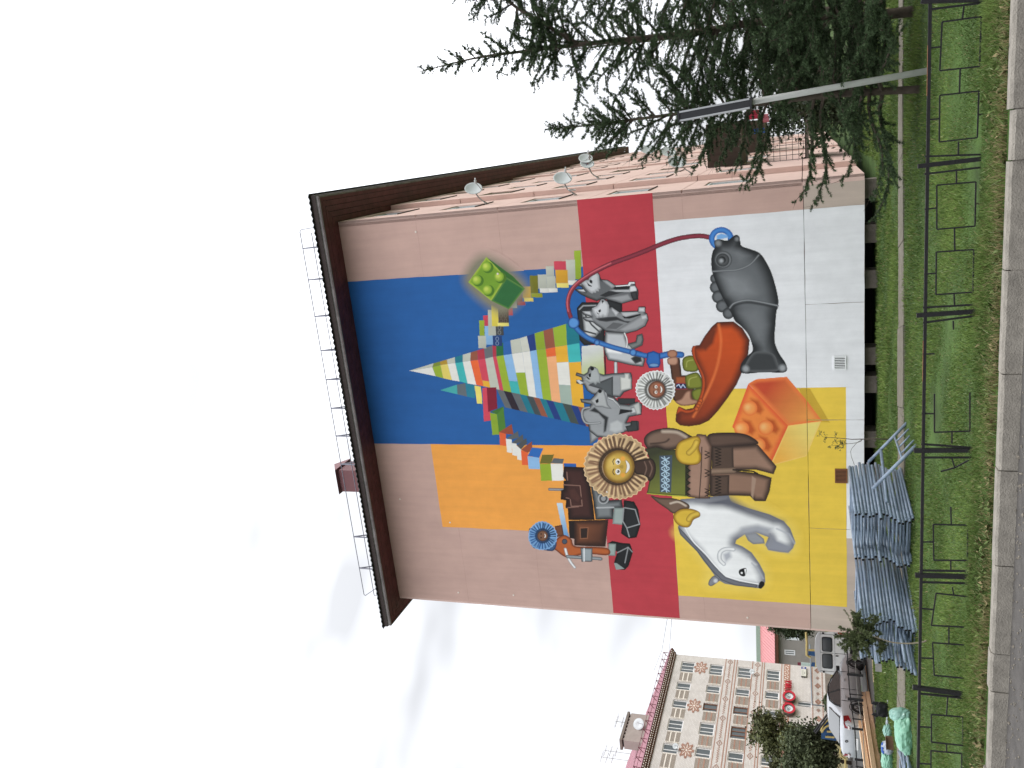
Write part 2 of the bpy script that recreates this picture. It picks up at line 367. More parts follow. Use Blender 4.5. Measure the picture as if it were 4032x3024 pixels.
# drips and putty at the ends of the joints
m_soffit = mat('maroon_soffit', (.125, .038, .044), .55, .35, 3, .3, 30, stretch=(1, 1, 1))
m_fascia = mat('weathered_fascia', alb(104, 100, 98, .75), .8, .5, 2.2, .5, 30)
m_fascia2 = mat('brown_fascia', (.045, .032, .029), .7, .3, 4)
m_roof = mat('dark_roof_sheet', (.028, .034, .032), .45, .25, 3)
ZS = 15.56; XL, XR, YF, YB = -.62, 14.04, -.90, 48.0
nb = 6
for i in range(nb):                                                       # soffit boards, front and both eaves, mitred
    t0, t1 = i / nb, (i + 1) / nb - .012; zz = ZS + .004 * (i % 2)
    y0, y1 = YF + (0 - YF) * t0, YF + (0 - YF) * t1; rx0, rx1 = XR - (XR - 13.0) * t0, XR - (XR - 13.0) * t1; lx0, lx1 = XL + (0 - XL) * t0, XL + (0 - XL) * t1
    b = MB(); b.prism([(lx0, y0, zz), (rx0, y0, zz), (rx1, y1, zz), (lx1, y1, zz)], (0, 0, .02)); b.build('soffit_board', m_soffit, B)
    b = MB(); b.prism([(rx0, y0 + .006, zz), (rx0, YB, zz), (rx1, YB, zz), (rx1, y1 + .006, zz)], (0, 0, .02)); b.build('soffit_board', m_soffit, B)
    b = MB(); b.prism([(lx0, y0 + .006, zz), (lx1, y1 + .006, zz), (lx1, YB, zz), (lx0, YB, zz)], (0, 0, .02)); b.build('soffit_board', m_soffit, B)
def ring_band(mb, o0, o1, z0, z1):                                        # a band running round front, right and left eaves
    a0 = [(XL - o0, YB), (XL - o0, YF - o0), (XR + o0, YF - o0), (XR + o0, YB)]; a1 = [(XL - o1, YB), (XL - o1, YF - o1), (XR + o1, YF - o1), (XR + o1, YB)]
    for i in range(3):
        p, q, r, s_ = a0[i], a0[i + 1], a1[i + 1], a1[i]
        mb.quad((*p, z0), (*q, z0), (*r, z1), (*s_, z1))
b = MB(); ring_band(b, 0, 0.0, ZS - .012, ZS + .10); ring_band(b, 0, -.05, ZS - .012, ZS - .012); ring_band(b, 0.0, .025, ZS + .10, ZS + .10); b.build('fascia_trim', m_fascia, B)
b = MB(); ring_band(b, .025, .035, ZS + .101, ZS + .24); ring_band(b, .035, .07, ZS + .24, ZS + .25); b.build('fascia_board', m_fascia2, B)
b = MB(); b.box((12.9, YB + .002, ZS - .01), (XR + .03, YB + .03, ZS + .3)); b.build('eave_end', m_fascia2, B)
# corrugated roof: hip slopes, wavy edge
def roof_slope(e0, e1, r0, r1, nrm):
    e0, e1, r0, r1 = map(Vector, (e0, e1, r0, r1)); Lg = (e1 - e0).length; n = int(Lg / .09); vs = []; fs = []
    for i in range(n + 1):
        t = i / n; w = .022 * (1 if i % 2 else -1)
        for (p, q, k) in ((e0, e1, 0.0), (r0, r1, 0.0)):
            P = p.lerp(q, t); vs.append((P.x, P.y, P.z + w)); vs.append((P.x, P.y, P.z + w - .02))
    for i in range(n):
        a_ = i * 4; c_ = a_ + 4; fs += [(a_, c_, c_ + 2, a_ + 2), (a_ + 1, a_ + 3, c_ + 3, c_ + 1), (a_, a_ + 1, c_ + 1, c_)]
    mb = MB(); mb.add(vs, fs); return mb
ex, ey, ez = .09, .09, ZS + .29
roof_slope((XL - ex, YF - ey, ez), (XR + ex, YF - ey, ez), (6.1, 6.4, 18.3), (7.3, 6.4, 18.3), None).build('roof_slope', m_roof, B)
roof_slope((XR + ex, YF - ey, ez + .003), (XR + ex, YB, ez + .003), (7.3, 6.4, 18.3), (7.3, YB, 18.3), None).build('roof_slope', m_roof, B)
roof_slope((XL - ex, YB, ez + .003), (XL - ex, YF - ey, ez + .003), (6.1, YB, 18.3), (6.1, 6.4, 18.3), None).build('roof_slope', m_roof, B)
# roof guard rail: two bars on A-shaped posts
m_galv = mat('galvanised_bar', (.20, .20, .24), .45, .15, 8, metal=.3)
def rz(y): return ez + (y - YF) / 7.3 * 2.45
RY = -.25
rail = MB(); 
for x in (12.25, 11.25, 10.1, 8.95, 7.9, 6.85, 5.6, 2.35, 1.2): pass
posts = [bloc(at_plane(*(np.array(p) * 1.8228), O + NW * RY, NW))[0] for p in ((664, 536), (676, 604), (692, 683), (706, 757), (722, 820), (732, 882), (744, 942), (752, 1003), (776, 1160), (790, 1228))]
top = rz(RY) + .78; mid = rz(RY) + .36
for x in posts:
    mb = MB(); mb.bar((x, RY - .02, rz(RY - .02) - .05), (x, RY, top), .035, .03); mb.bar((x, RY + .30, rz(RY + .3) - .05), (x, RY, top), .035, .03); mb.build('guard_post', m_galv, B)
x0, x1 = 13.05, .1
mb = MB(); mb.tube([(x0 + .05, RY, rz(RY)), (x0, RY, top - .06), (x0 - .06, RY, top - .01), (x1 + .03, RY, top - .01), (x1 - .02, RY, top - .05), (x1 + .45, RY + .1, rz(RY))], .013, 6); mb.build('guard_rail', m_galv, B)
mb = MB(); mb.tube([(x0 - .12, RY, mid), (x1 + .03, RY, mid), (x1, RY, mid - .05), (x1 + .2, RY, rz(RY))], .013, 6); mb.build('guard_rail', m_galv, B)
# ventilation shaft on the roof
m_vent = mat('maroon_sheet', alb(112, 72, 74, .9), .5, .08, 3)
m_vent2 = mat('maroon_cap', alb(140, 102, 104, .95), .5, .08, 3)
q = lambda x, y, d=1.6: at_d(1180 + x * .2411, 1600 + y * .2411, d)
p0 = q(945, 1050); p1 = q(1000, 1400); pt = q(645, 1220)
xa, xb = p1[0], p0[0]; zt = q(620, 1050)[2]
sh = MB(); sh.box((xa, 1.6, 15.6), (xb, 2.5, zt - .05)); shaft = sh.build('vent_shaft', m_vent, B)
zc = q(465, 990)[2]
cp = MB(); ov = .06
cp.prism([(xa - ov, 1.45, zt + .02), (xa - ov, 2.65, zt + .02), (xa - ov, 2.05, zc + .02)], (xb - xa + 2 * ov, 0, 0))
cp.box((xa + .05, 1.65, zt - .08), (xb - .05, 2.45, zt + .03)); cp.build('vent_cap', m_vent2, shaft)
# ventilation grilles in the lower panels
m_white = mat('white_paint', (.78, .79, .79), .5, .05); m_brownp = mat('brown_grille', alb(120, 78, 52), .5, .12)
for (a0, a1, z0, z1, mm, nm) in ((8.04, 8.43, .80, 1.12, m_white, 7), (4.73, 5.16, .78, 1.11, m_brownp, 9)):
    mb = MB(); f = .03
    mb.box((a0, -.03, z0), (a1, -.006, z0 + f)); mb.box((a0, -.03, z1 - f), (a1, -.006, z1)); mb.box((a0, -.03, z0 + f), (a0 + f, -.006, z1 - f)); mb.box((a1 - f, -.03, z0 + f), (a1, -.006, z1 - f))
    g = mb.build('vent_grille', mm, B)
    mb = MB(); mb.quad((a0 + f, -.008, z0 + f), (a1 - f, -.008, z0 + f), (a1 - f, -.008, z1 - f), (a0 + f, -.008, z1 - f)); mb.build('vent_opening', m_dark, g)
    for i in range(nm):
        x = a0 + f + (a1 - a0 - 2 * f) * (i + .5) / nm; wd = (a1 - a0 - 2 * f) / nm * .5
        s_ = MB(); s_.box((x - wd / 2, -.026, z0 + f), (x + wd / 2, -.012, z1 - f)); s_.build('slat', mm, g)
# balconies on the far facade
m_balc = mat('brown_balcony_sheet', alb(60, 48, 40, 1.0), .7, .2, 5)
m_lat = mat('dark_lattice', (.03, .03, .035), .6, .1)
def balcony(d0, d1, z0, z1, a_in, a_out, sheet=True):
    f = MB(); f.box((a_in, d0, z0 - .12), (a_out, d1, z0)); fl = f.build('balcony', m_conc, B)
    if sheet:
        w = MB(); w.box((a_in, d0, z0 + .003), (a_out, d0 + .04, z1)); w.box((a_out - .04, d0 + .043, z0 + .003), (a_out, d1, z1)); w.build('balcony_cladding', m_balc, fl)
        for i in range(7):
            x = a_in + (a_out - a_in) * (i + .5) / 7; r = MB(); r.box((x - .09, d0 - .015, z0 - .1), (x + .09, d0 - .002, z1 + .01)); r.build('cladding_board', m_balc, fl)
    else:
        r = MB(); n = 9
        for i in range(n + 1):
            x = a_in + (a_out - a_in) * i / n; r.bar((x, d0, z0), (x, d0, z1), .02)
        for i in range(7): z = z0 + (z1 - z0) * i / 6; r.bar((a_in, d0 - .012, z), (a_out, d0 - .012, z), .016)
        r.build('lattice_railing', m_lat, fl)
balcony(8.2, 11.6, 3.98, 5.05, 13.335, 14.84); balcony(17.9, 21.0, 3.6, 4.4, 13.42, 14.83); balcony(8.2, 11.6, 1.75, 3.0, 13.335, 14.88, False)
# ------------------------------------------------------------------ the mural: flat paint, one thin sheet per painted figure
PX = .0165; NWX, NWZ = int(13.17 / PX), int(15.3 / PX)
GX = (np.arange(NWX) + .5) * PX; GZ = .345 + (np.arange(NWZ) + .5) * PX
IMG = np.zeros((NWZ, NWX, 3)); IDM = np.zeros((NWZ, NWX), np.int16)
IDM_NAMES = {}
EW = .98
def C(r, g, b): return np.clip(s2l((r, g, b)) / EW, .004, .87)
def _sub(P, pad):
    x0, z0 = P.min(0) - pad; x1, z1 = P.max(0) + pad
    i0, i1 = max(0, int(x0 / PX)), min(NWX, int(x1 / PX) + 2); j0, j1 = max(0, int((z0 - .345) / PX)), min(NWZ, int((z1 - .345) / PX) + 2)
    return slice(j0, j1), slice(i0, i1)
def _dist(P, X, Z, closed):
    d = np.full(X.shape, 1e9); ins = np.zeros(X.shape, bool); n = len(P)
    for i in range(n if closed else n - 1):
        ax, az = P[i]; bx, bz = P[(i + 1) % n]; ex, ez_ = bx - ax, bz - az; L = ex * ex + ez_ * ez_ + 1e-12
        t = np.clip(((X - ax) * ex + (Z - az) * ez_) / L, 0, 1); d = np.minimum(d, (X - ax - t * ex) ** 2 + (Z - az - t * ez_) ** 2)
        if closed:
            c = (az > Z) != (bz > Z)
            if c.any(): ins ^= c & (X < ex * (Z - az) / (ez_ if abs(ez_) > 1e-12 else 1e-12) + ax)
    return np.sqrt(d), ins
CUR = [0]
def figure(name):
    k = len(IDM_NAMES) + 1; IDM_NAMES[k] = name; CUR[0] = k
def _put(sl, cov, colr, idm=True):
    I = IMG[sl]; I[:] = I * (1 - cov[..., None]) + colr * cov[..., None]
    if idm and CUR[0]:
        D_ = IDM[sl]; D_[cov > .5] = CUR[0]
def poly(f, pts, c, edge=None, ew=30, smooth=False, soft=0, grad=None, halo=False, out=None):
    """f: zoom frame; ew in metres*100; edge: colour towards the outline; grad: (frame p0, frame p1, colour at p1)"""
    P = np.array([wall(*f(*p)) for p in (smooth_pts(pts) if smooth else pts)])
    if out is not None: stroke_w(np.vstack([P, P[:1]]), out[1], out[0])
    sl = _sub(P, .05 + soft); X, Z = np.meshgrid(GX[sl[1]], GZ[sl[0]])
    if X.size == 0: return
    d, ins = _dist(P, X, Z, True); sd = np.where(ins, d, -d)
    cov = np.clip(sd / PX + .5, 0, 1) if not soft else np.clip(sd / soft + .5, 0, 1) ** 1.3
    col = np.broadcast_to(np.array(c), (*X.shape, 3)).copy()
    if grad:
        a = np.array(wall(*f(*grad[0]))); b_ = np.array(wall(*f(*grad[1]))); v = b_ - a
        t = np.clip(((X - a[0]) * v[0] + (Z - a[1]) * v[1]) / (v @ v), 0, 1)[..., None]; col = col * (1 - t) + np.array(grad[2]) * t
    if edge is not None:
        t = np.clip(sd / (ew / 100), 0, 1); t = (t * t * (3 - 2 * t))[..., None]; col = np.array(edge) * (1 - t) + col * t
    _put(sl, cov, col, idm=not soft or soft < .12)
    if halo: D_ = IDM[sl]; D_[cov > .004] = CUR[0]
def stroke_w(P, w, c, edge=None, soft=0, idm=True):
    sl = _sub(P, w + soft + .03); X, Z = np.meshgrid(GX[sl[1]], GZ[sl[0]])
    if X.size == 0: return
    d, _ = _dist(P, X, Z, False)
    cov = np.clip((w / 2 - d) / max(PX, soft) + .5, 0, 1); col = np.broadcast_to(np.array(c), (*X.shape, 3)).copy()
    if edge is not None:
        t = np.clip(d / (w / 2), 0, 1)[..., None] ** 1.6; col = col * (1 - t) + np.array(edge) * t
    _put(sl, cov, col, idm=idm)
def stroke(f, pts, w, c, edge=None, smooth=False, soft=0, closed=False, idm=True):
    P = smooth_pts(pts, 6, closed) if smooth else np.array(pts, float)
    if closed: P = np.vstack([P, P[:1]])
    stroke_w(np.array([wall(*f(*p)) for p in P]), w, c, edge, soft, idm)
def disc(f, cx, cy, r, c, ry=None, n=22, **k): poly(f, [(cx + r * math.cos(t), cy + (ry or r) * math.sin(t)) for t in np.linspace(0, 2 * math.pi, n, endpoint=False)], c, **k)
def fur_hood(f, cx, cy, r0, r1, light, darkc, n=38, wob=.03):
    """ruffled fur ring made of uneven radial pleats"""
    rr = random.Random(int(cx)); sc = np.linalg.norm(np.array(wall(*f(cx + 1, cy))) - np.array(wall(*f(cx, cy)))); cut = (.0, .22)
    pts = []
    for k in range(2 * n): t = math.pi * k / n; q_ = r1 * (1 + (wob if k % 2 else -wob) * rr.uniform(.4, 1.2) + .02 * math.sin(3 * t + cx)); pts.append((cx + q_ * math.cos(t), cy + q_ * math.sin(t)))
    rim = np.minimum(np.array(light) * 1.25 + .03, .87)
    poly(f, pts, np.array(light) * .62 + np.array(darkc) * .38, out=(rim, .05), smooth=False)
    for k in range(n):
        t = 2 * math.pi * (k + rr.uniform(.3, .7)) / n; w_ = 2 * math.pi * r1 / n * sc; bend = rr.uniform(-.06, .06); sh = .8 + .35 * math.cos(t - 2.6)
        P_ = lambda q_, o: (cx + q_ * math.cos(t + o), cy + q_ * math.sin(t + o))
        stroke(f, [P_(r0 * 1.0, 0), P_((r0 + r1) / 2, bend * .5), P_(r1 * rr.uniform(.86, .95), bend)], w_ * rr.uniform(.34, .56), np.array(darkc) * sh, edge=np.array(darkc) * 1.5 * sh, soft=.02, idm=False)
        o2 = math.pi / n; stroke(f, [P_((r0 * 1.25 + r1 * .3) / 1.4, o2), P_(r1 * rr.uniform(.9, .98), o2 + bend)], w_ * rr.uniform(.24, .40), np.minimum(np.array(light) * rr.uniform(.95, 1.35), .87), soft=.025, idm=False)
    for q_, a_ in ((1.10, .14), (1.0, .12)): stroke(f, [(cx + r0 * q_ * math.cos(t), cy + r0 * q_ * math.sin(t)) for t in np.linspace(0, 2 * math.pi, 24, endpoint=False)], r0 * sc * a_, np.array(darkc) * (.5 if q_ > 1.1 else .2), closed=True, idm=False, soft=.05)
# ---- flat colour fields
FIELDS = [('blue', C(33, 92, 158), 5.78, 11.28, 7.84, 15.58), ('orange', C(236, 160, 72), 2.80, 5.78, 7.84, 13.49), ('red', C(183, 60, 70), 0.0, 13.17, 5.71, 7.84),
          ('white', C(226, 226, 228), 7.54, 12.39, .35, 5.71), ('yellow', C(226, 192, 72), .80, 7.54, .81, 5.71), ('white', C(226, 226, 224), 3.02, 7.54, .35, .81)]
for nme, c, a0, a1, z0, z1 in FIELDS:
    sl = (slice(int((z0 - .345) / PX), int((z1 - .345) / PX)), slice(int(a0 / PX), int(a1 / PX))); IMG[sl] = c
pk = np.array(alb(193, 161, 150, .98)); IMG[IMG.sum(2) == 0] = pk
def mural_material(name, c, var=.06):
    return mat('paint_' + name, tuple(c), .75, var, 2.2, .12, 70, streak=.09)
def field_sheet(name, c, a0, a1, z0, z1):
    mb = MB(); y = -.002
    zs_ = [(z0, z1)] if (z0 >= ZJ or z1 <= ZJ) else [(z0, ZJ - .007), (ZJ + .007, z1)]
    for (p, q) in zs_:
        xs_ = [a0, a1] if p >= ZJ else sorted({a0, a1, *[v for v in VJ if a0 < v < a1]})
        for i in range(len(xs_) - 1):
            l = xs_[i] + (.005 if xs_[i] in VJ else 0); r = xs_[i + 1] - (.005 if xs_[i + 1] in VJ else 0)
            nb_ = max(2, int((r - l) / .35)); pts = []                      # brushed, slightly uneven outline
            for k in range(nb_): t = k / nb_; pts.append((l + (r - l) * t, p + (random.uniform(-.006, .006) if k else 0)))
            mz = max(2, int((q - p) / .35))
            for k in range(mz): t = k / mz; pts.append((r + (random.uniform(-.007, .007) if k and r not in VJ else 0), p + (q - p) * t))
            for k in range(nb_): t = k / nb_; pts.append((r + (l - r) * t, q + (random.uniform(-.006, .006) if k else 0)))
            for k in range(mz): t = k / mz; pts.append((l + (random.uniform(-.007, .007) if k else 0), q + (p - q) * t))
            mb.add([(x, y, z) for x, z in pts], [tuple(range(len(pts)))])
    mb.build('painted_field', mural_material(name, c), B, label=name + ' painted rectangle')
for nme, c, a0, a1, z0, z1 in FIELDS: field_sheet(nme, c, a0, a1, z0, z1)
# ---- stepped peak of coloured blocks
figure('painted_peak')
ZP = fz(1580, 1220, .62992)
wht, gry, grn, yel, tea, orr, red, lbl, nav, pch = (228, 226, 218), (190, 192, 178), (152, 176, 52), (226, 206, 104), (64, 178, 176), (232, 104, 54), (206, 70, 88), (140, 182, 222), (32, 58, 122), (240, 172, 122)
gold, dg, dteal, dkg, brn = (228, 172, 52), (38, 104, 60), (30, 118, 136), (104, 108, 112), (146, 84, 62)
GR = [(195, 358), (245, 345), (290, 338), (338, 332), (385, 325), (432, 318), (480, 312), (525, 305), (573, 293), (595, 290), (640, 283), (692, 275), (757, 265), (805, 258), (845, 250), (903, 243), (962, 232), (1037, 220), (1115, 207)]
LR = [(215, 415), (263, 428), (318, 440), (365, 448), (415, 460), (470, 470), (515, 478), (557, 487), (615, 500), (640, 508), (690, 520), (745, 530), (797, 540), (845, 550), (885, 558), (940, 570), (997, 583), (1070, 597), (1145, 612)]
RR = [(203, 333), (243, 322), (285, 310), (335, 295), (385, 280), (435, 265), (475, 253), (518, 240), (570, 222), (593, 215), (638, 205), (682, 190), (740, 178), (785, 163), (833, 147), (888, 130), (948, 112), (1030, 87), (1112, 62)]
poly(ZP, [(50, 380), GR[0], LR[0]], C(*wht)); poly(ZP, [(50, 380), RR[0], GR[0]], C(*gry))
FC = [[(1, grn)], [(1, yel)], [(1, wht)], [(1, tea)], [(1, wht)], [(1, orr)], [(.78, red), (1, gold)], [(1, gry)], [(1, red)], [(1, grn)], [(.68, lbl), (1, tea)], [(.46, wht), (1, grn)], [(1, wht)], [(1, lbl)], [(1, grn)], [(.16, orr), (1, pch)], [(.28, gold), (.67, wht), (1, (160, 176, 164))], [(.29, tea), (1, gold)]]
RC = [(124, 138, 48), (176, 140, 50), gry, dteal, gry, brn, (176, 54, 70), dkg, (176, 54, 70), dg, (44, 98, 168), gry, (200, 200, 188), nav, (140, 164, 46), brn, (148, 172, 52), (26, 116, 130)]
lerp = lambda p, q_, t: (p[0] + (q_[0] - p[0]) * t, p[1] + (q_[1] - p[1]) * t)
for i in range(18):
    t0 = 0
    for t1, c in FC[i]:
        poly(ZP, [lerp(GR[i], LR[i], t0), lerp(GR[i + 1], LR[i + 1], t0), lerp(GR[i + 1], LR[i + 1], t1), lerp(GR[i], LR[i], t1)], C(*c)); t0 = t1
    poly(ZP, [GR[i], RR[i], RR[i + 1], GR[i + 1]], C(*RC[i]))
lf = lambda x: 415 + (x - 215) * .212; of = lambda x: 598 + (x - 600) * .232
DX = [597, 640, 690, 740, 783, 825, 865, 905, 950, 1007, 1060, 1105, 1150]
for i, c in enumerate(((100, 104, 106), (44, 34, 44), (100, 104, 106), dteal, (66, 76, 78), brn, dteal, nav, dteal, (66, 76, 72), nav, brn)):
    p, q_ = DX[i], DX[i + 1]; poly(ZP, [(p, lf(p)), (q_, lf(q_)), (q_ + 52, of(q_ + 52)), (p + 52, of(p + 52))], C(*c))
for pts, c in (([(242, 502), (348, 467), (352, 528)], (70, 168, 166)), ([(348, 467), (400, 458), (412, 543), (352, 528)], (96, 106, 112)), ([(400, 458), (460, 470), (464, 553), (412, 543)], (38, 124, 146)), ([(458, 472), (498, 480), (508, 588), (472, 585)], (230, 214, 110))): poly(ZP, pts, C(*c))
# ---- arch of stepped blocks, right flight and left flight
figure('painted_steps')
def blk(f, x0, y0, x1, y1, c, skew=0): poly(f, [(x0, y0), (x1, y0 + skew), (x1 + 3, y1 + skew), (x0 + 3, y1)], C(*c), grad=((x0, y0), (x1, y1), C(*[v * .9 for v in c])))
def studs(f, x0, y0, x1, y1, nx, ny, c):
    for i in range(nx):
        for j in range(ny):
            cx_2, cy_2 = x0 + (x1 - x0) * (i + .5) / nx, y0 + (y1 - y0) * (j + .5) / ny; stroke(f, [(cx_2 + 8 * math.cos(t), cy_2 + 10 * math.sin(t)) for t in np.linspace(0, 6.283, 10, endpoint=False)], .02, C(*c), closed=True)
for x0, y0, x1, y1, c in ((1535, 672, 1572, 830, grn), (1490, 722, 1540, 835, gry), (1500, 835, 1552, 860, wht), (1425, 730, 1490, 778, red), (1433, 778, 1500, 850, (214, 158, 46)), (1438, 850, 1505, 875, (236, 220, 120)),
                          (1381, 757, 1425, 812, gry), (1385, 812, 1433, 880, gry), (1395, 878, 1445, 900, wht), (1337, 803, 1385, 880, gry), (1348, 878, 1398, 902, wht), (1293, 808, 1338, 905, (120, 118, 34)), (1300, 905, 1362, 928, (150, 156, 50)),
                          (1253, 868, 1298, 930, (214, 172, 70)), (1262, 930, 1312, 950, (236, 214, 110)), (1222, 905, 1252, 970, (130, 36, 56)), (1228, 950, 1268, 970, (170, 60, 80)), (1190, 950, 1222, 985, gry), (1163, 985, 1200, 1025, red),
                          (1040, 1025, 1072, 1083, red), (1018, 1052, 1046, 1137, grn), (1048, 1083, 1092, 1185, lbl), (1012, 1137, 1055, 1205, gry), (1066, 995, 1108, 1135, gry), (1108, 1075, 1150, 1135, (70, 72, 74)), (1092, 1137, 1142, 1192, (32, 62, 116)),
                          (1085, 970, 1122, 1085, (232, 212, 84)), (1122, 975, 1178, 1075, (78, 64, 52)), (1118, 1066, 1180, 1085, (236, 222, 120))): blk(Z1, x0, y0, x1, y1, c)
studs(Z1, 1126, 985, 1174, 1068, 2, 3, (104, 92, 80)); studs(Z1, 1110, 1080, 1148, 1132, 1, 2, (120, 122, 122)); studs(Z1, 1094, 1140, 1140, 1190, 1, 2, (120, 140, 170))
figure('painted_steps')
for pts, c in (([(1036, 38), (1062, 34), (1086, 215), (1044, 220)], red), ([(1060, 36), (1112, 34), (1118, 150), (1068, 168)], (128, 26, 48)), ([(1078, 172), (1116, 180), (1128, 292), (1090, 294)], (136, 164, 48)), ([(1082, 168), (1150, 138), (1162, 262), (1116, 182)], (62, 110, 44)), ([(1116, 180), (1152, 140), (1164, 262), (1127, 292)], (76, 124, 48)),
               ([(1128, 278), (1164, 286), (1170, 355), (1132, 350)], (222, 96, 52)), ([(1128, 278), (1196, 234), (1206, 292), (1164, 288)], (150, 72, 52)), ([(1164, 314), (1196, 318), (1198, 392), (1170, 388)], wht), ([(1168, 312), (1230, 272), (1236, 308), (1196, 318)], (92, 96, 98)), ([(1196, 338), (1222, 340), (1226, 408), (1200, 404)], wht), ([(1196, 336), (1256, 290), (1262, 326), (1222, 342)], (84, 88, 90)),
               ([(1222, 352), (1250, 372), (1252, 432), (1226, 428)], wht), ([(1222, 350), (1276, 310), (1280, 338), (1246, 372)], (78, 82, 84)), ([(1246, 376), (1284, 388), (1288, 458), (1252, 458)], (226, 98, 54)), ([(1246, 374), (1306, 328), (1310, 380), (1282, 390)], (150, 74, 54)),
               ([(1282, 410), (1346, 416), (1350, 480), (1288, 478)], lbl), ([(1282, 408), (1306, 362), (1368, 366), (1346, 418)], (44, 102, 176)), ([(1348, 452), (1408, 450), (1418, 542), (1356, 544)], (146, 170, 48)), ([(1348, 450), (1362, 402), (1426, 400), (1410, 450)], (110, 104, 40)), ([(1408, 450), (1474, 450), (1480, 542), (1416, 544)], wht), ([(1408, 448), (1424, 420), (1480, 424), (1474, 450)], (92, 98, 102)), ([(1478, 448), (1546, 450), (1548, 468), (1482, 470)], (38, 92, 166))): poly(Z2, pts, C(*c))
# ---- big green toy brick floating over the wall
figure('painted_brick')
poly(Z1, [(1030, 690), (930, 840), (1085, 1000), (1190, 1010), (1290, 880), (1190, 760)], C(128, 124, 104), soft=.36, smooth=True, halo=True)
figure('painted_brick')
poly(Z1, [(1058, 708), (960, 845), (1085, 946), (1166, 818)], C(112, 152, 44), edge=C(160, 184, 62), ew=9)
poly(Z1, [(1085, 946), (1166, 818), (1267, 880), (1180, 992)], C(44, 102, 54), edge=C(88, 132, 58), ew=7)
poly(Z1, [(1058, 708), (1166, 786), (1202, 812), (1267, 880), (1166, 818)], C(52, 104, 44))
for x, y in ((1057, 760), (1126, 815), (1004, 832), (1062, 886)):
    disc(Z1, x + 9, y + 5, 31, C(74, 116, 34)); disc(Z1, x, y, 27, C(156, 184, 62), edge=C(120, 158, 48), ew=8); disc(Z1, x - 5, y - 4, 12, C(190, 206, 90), soft=.06)
# ---- sled dogs
def dog(pts, face, f=Z3, legs=(), edge=(34, 34, 36)):
    poly(f, pts, C(152, 154, 156), edge=C(66, 68, 70), ew=9, out=(C(*edge), .03))
    (nx, ny), (ex_, ey_), (mx, my) = face
    disc(f, mx, my, 26, C(206, 208, 208), edge=C(140, 142, 144), ew=7); disc(f, nx, ny, 9, C(20, 20, 22), ry=12)
    poly(f, [(ex_ - 6, ey_ - 14), (ex_ + 8, ey_ + 2), (ex_ - 2, ey_ + 12), (ex_ - 12, ey_)], C(24, 24, 26))
    for p in legs: poly(f, p, C(196, 198, 198), edge=C(110, 112, 114), ew=6)
figure('painted_sled')
poly(Z3, [(118, 850), (150, 812), (285, 812), (330, 795), (415, 822), (415, 880), (300, 890), (300, 1085), (165, 1095), (135, 1060)], C(40, 42, 44), edge=C(14, 14, 16), ew=8)
poly(Z3, [(150, 868), (210, 862), (250, 900), (290, 985), (240, 1040), (170, 1050), (160, 960)], C(196, 198, 198), edge=C(96, 98, 100), ew=10); stroke(Z3, [(175, 900), (215, 960), (270, 1010)], .05, C(70, 72, 74)); stroke(Z3, [(165, 1000), (240, 1020)], .05, C(60, 60, 62))
stroke(Z3, [(135, 860), (160, 836), (285, 832)], .04, C(150, 152, 154))
poly(Z3, [(150, 1100), (290, 1085), (300, 1290), (250, 1420), (150, 1340)], C(206, 208, 204), grad=((160, 1150), (230, 1330), C(176, 190, 90)))
stroke(Z3, [(372, 1210), (376, 1430)], .11, C(210, 212, 214), edge=C(22, 22, 24)); stroke(Z3, [(300, 1100), (305, 1290)], .05, C(60, 30, 36))
poly(Z3, [(385, 1440), (500, 1440), (500, 1480), (385, 1480)], C(52, 54, 56), edge=C(24, 24, 26), ew=4)
D1 = fz(2220, 1040, .29412)
def lay(f, items):
    for pts, c, e, ew in items: poly(f, pts, C(c, c + 1, c + 3), edge=None if e is None else C(e, e + 1, e + 3), ew=ew)
figure('painted_dog')
OUT1 = [(380, 97), (440, 97), (475, 150), (490, 200), (510, 212), (580, 215), (620, 240), (690, 290), (860, 275), (875, 240), (947, 238), (952, 290), (992, 350), (990, 470), (925, 482), (775, 525), (520, 458), (440, 490), (320, 445), (230, 400), (160, 347), (160, 337), (265, 335), (290, 370), (240, 300), (165, 275), (180, 256), (235, 255), (270, 215), (330, 210), (350, 165)]
poly(D1, OUT1, C(96, 98, 100), edge=C(56, 58, 60), ew=8, out=(C(26, 26, 28), .035))
lay(D1, [([(235, 255), (270, 215), (330, 210), (352, 165), (380, 102), (440, 100), (474, 150), (480, 250), (490, 330), (468, 335), (470, 365), (436, 360), (430, 385), (395, 380), (380, 396), (340, 370), (300, 330), (270, 290)], 196, 150, 9), ([(510, 216), (580, 218), (620, 242), (700, 300), (640, 320), (560, 260)], 168, 130, 6), ([(690, 296), (862, 282), (884, 300), (880, 332), (690, 344), (660, 322)], 30, None, 1), ([(690, 290), (860, 276), (876, 242), (946, 240), (948, 262), (900, 262), (884, 290), (700, 302)], 226, None, 1),
         ([(614, 346), (880, 340), (892, 376), (700, 374)], 190, 150, 4), ([(890, 296), (950, 290), (976, 330), (974, 360), (890, 372), (876, 345)], 214, 170, 4), ([(480, 420), (560, 440), (800, 376), (700, 372), (600, 360)], 44, None, 1), ([(560, 444), (866, 388), (930, 478), (776, 522), (600, 470)], 150, 100, 8), ([(892, 376), (976, 362), (990, 470), (926, 480), (900, 420)], 56, 30, 6), ([(180, 342), (266, 338), (292, 372), (220, 362)], 206, 170, 3), ([(170, 262), (236, 258), (246, 284), (190, 276)], 150, 110, 3)])
disc(D1, 402, 124, 24, C(24, 24, 26), ry=20); poly(D1, [(342, 222), (362, 204), (384, 226), (380, 262), (352, 250)], C(22, 22, 24)); poly(D1, [(304, 236), (322, 252), (346, 276), (376, 292), (372, 304), (330, 290)], C(26, 26, 28))
figure('painted_dog')
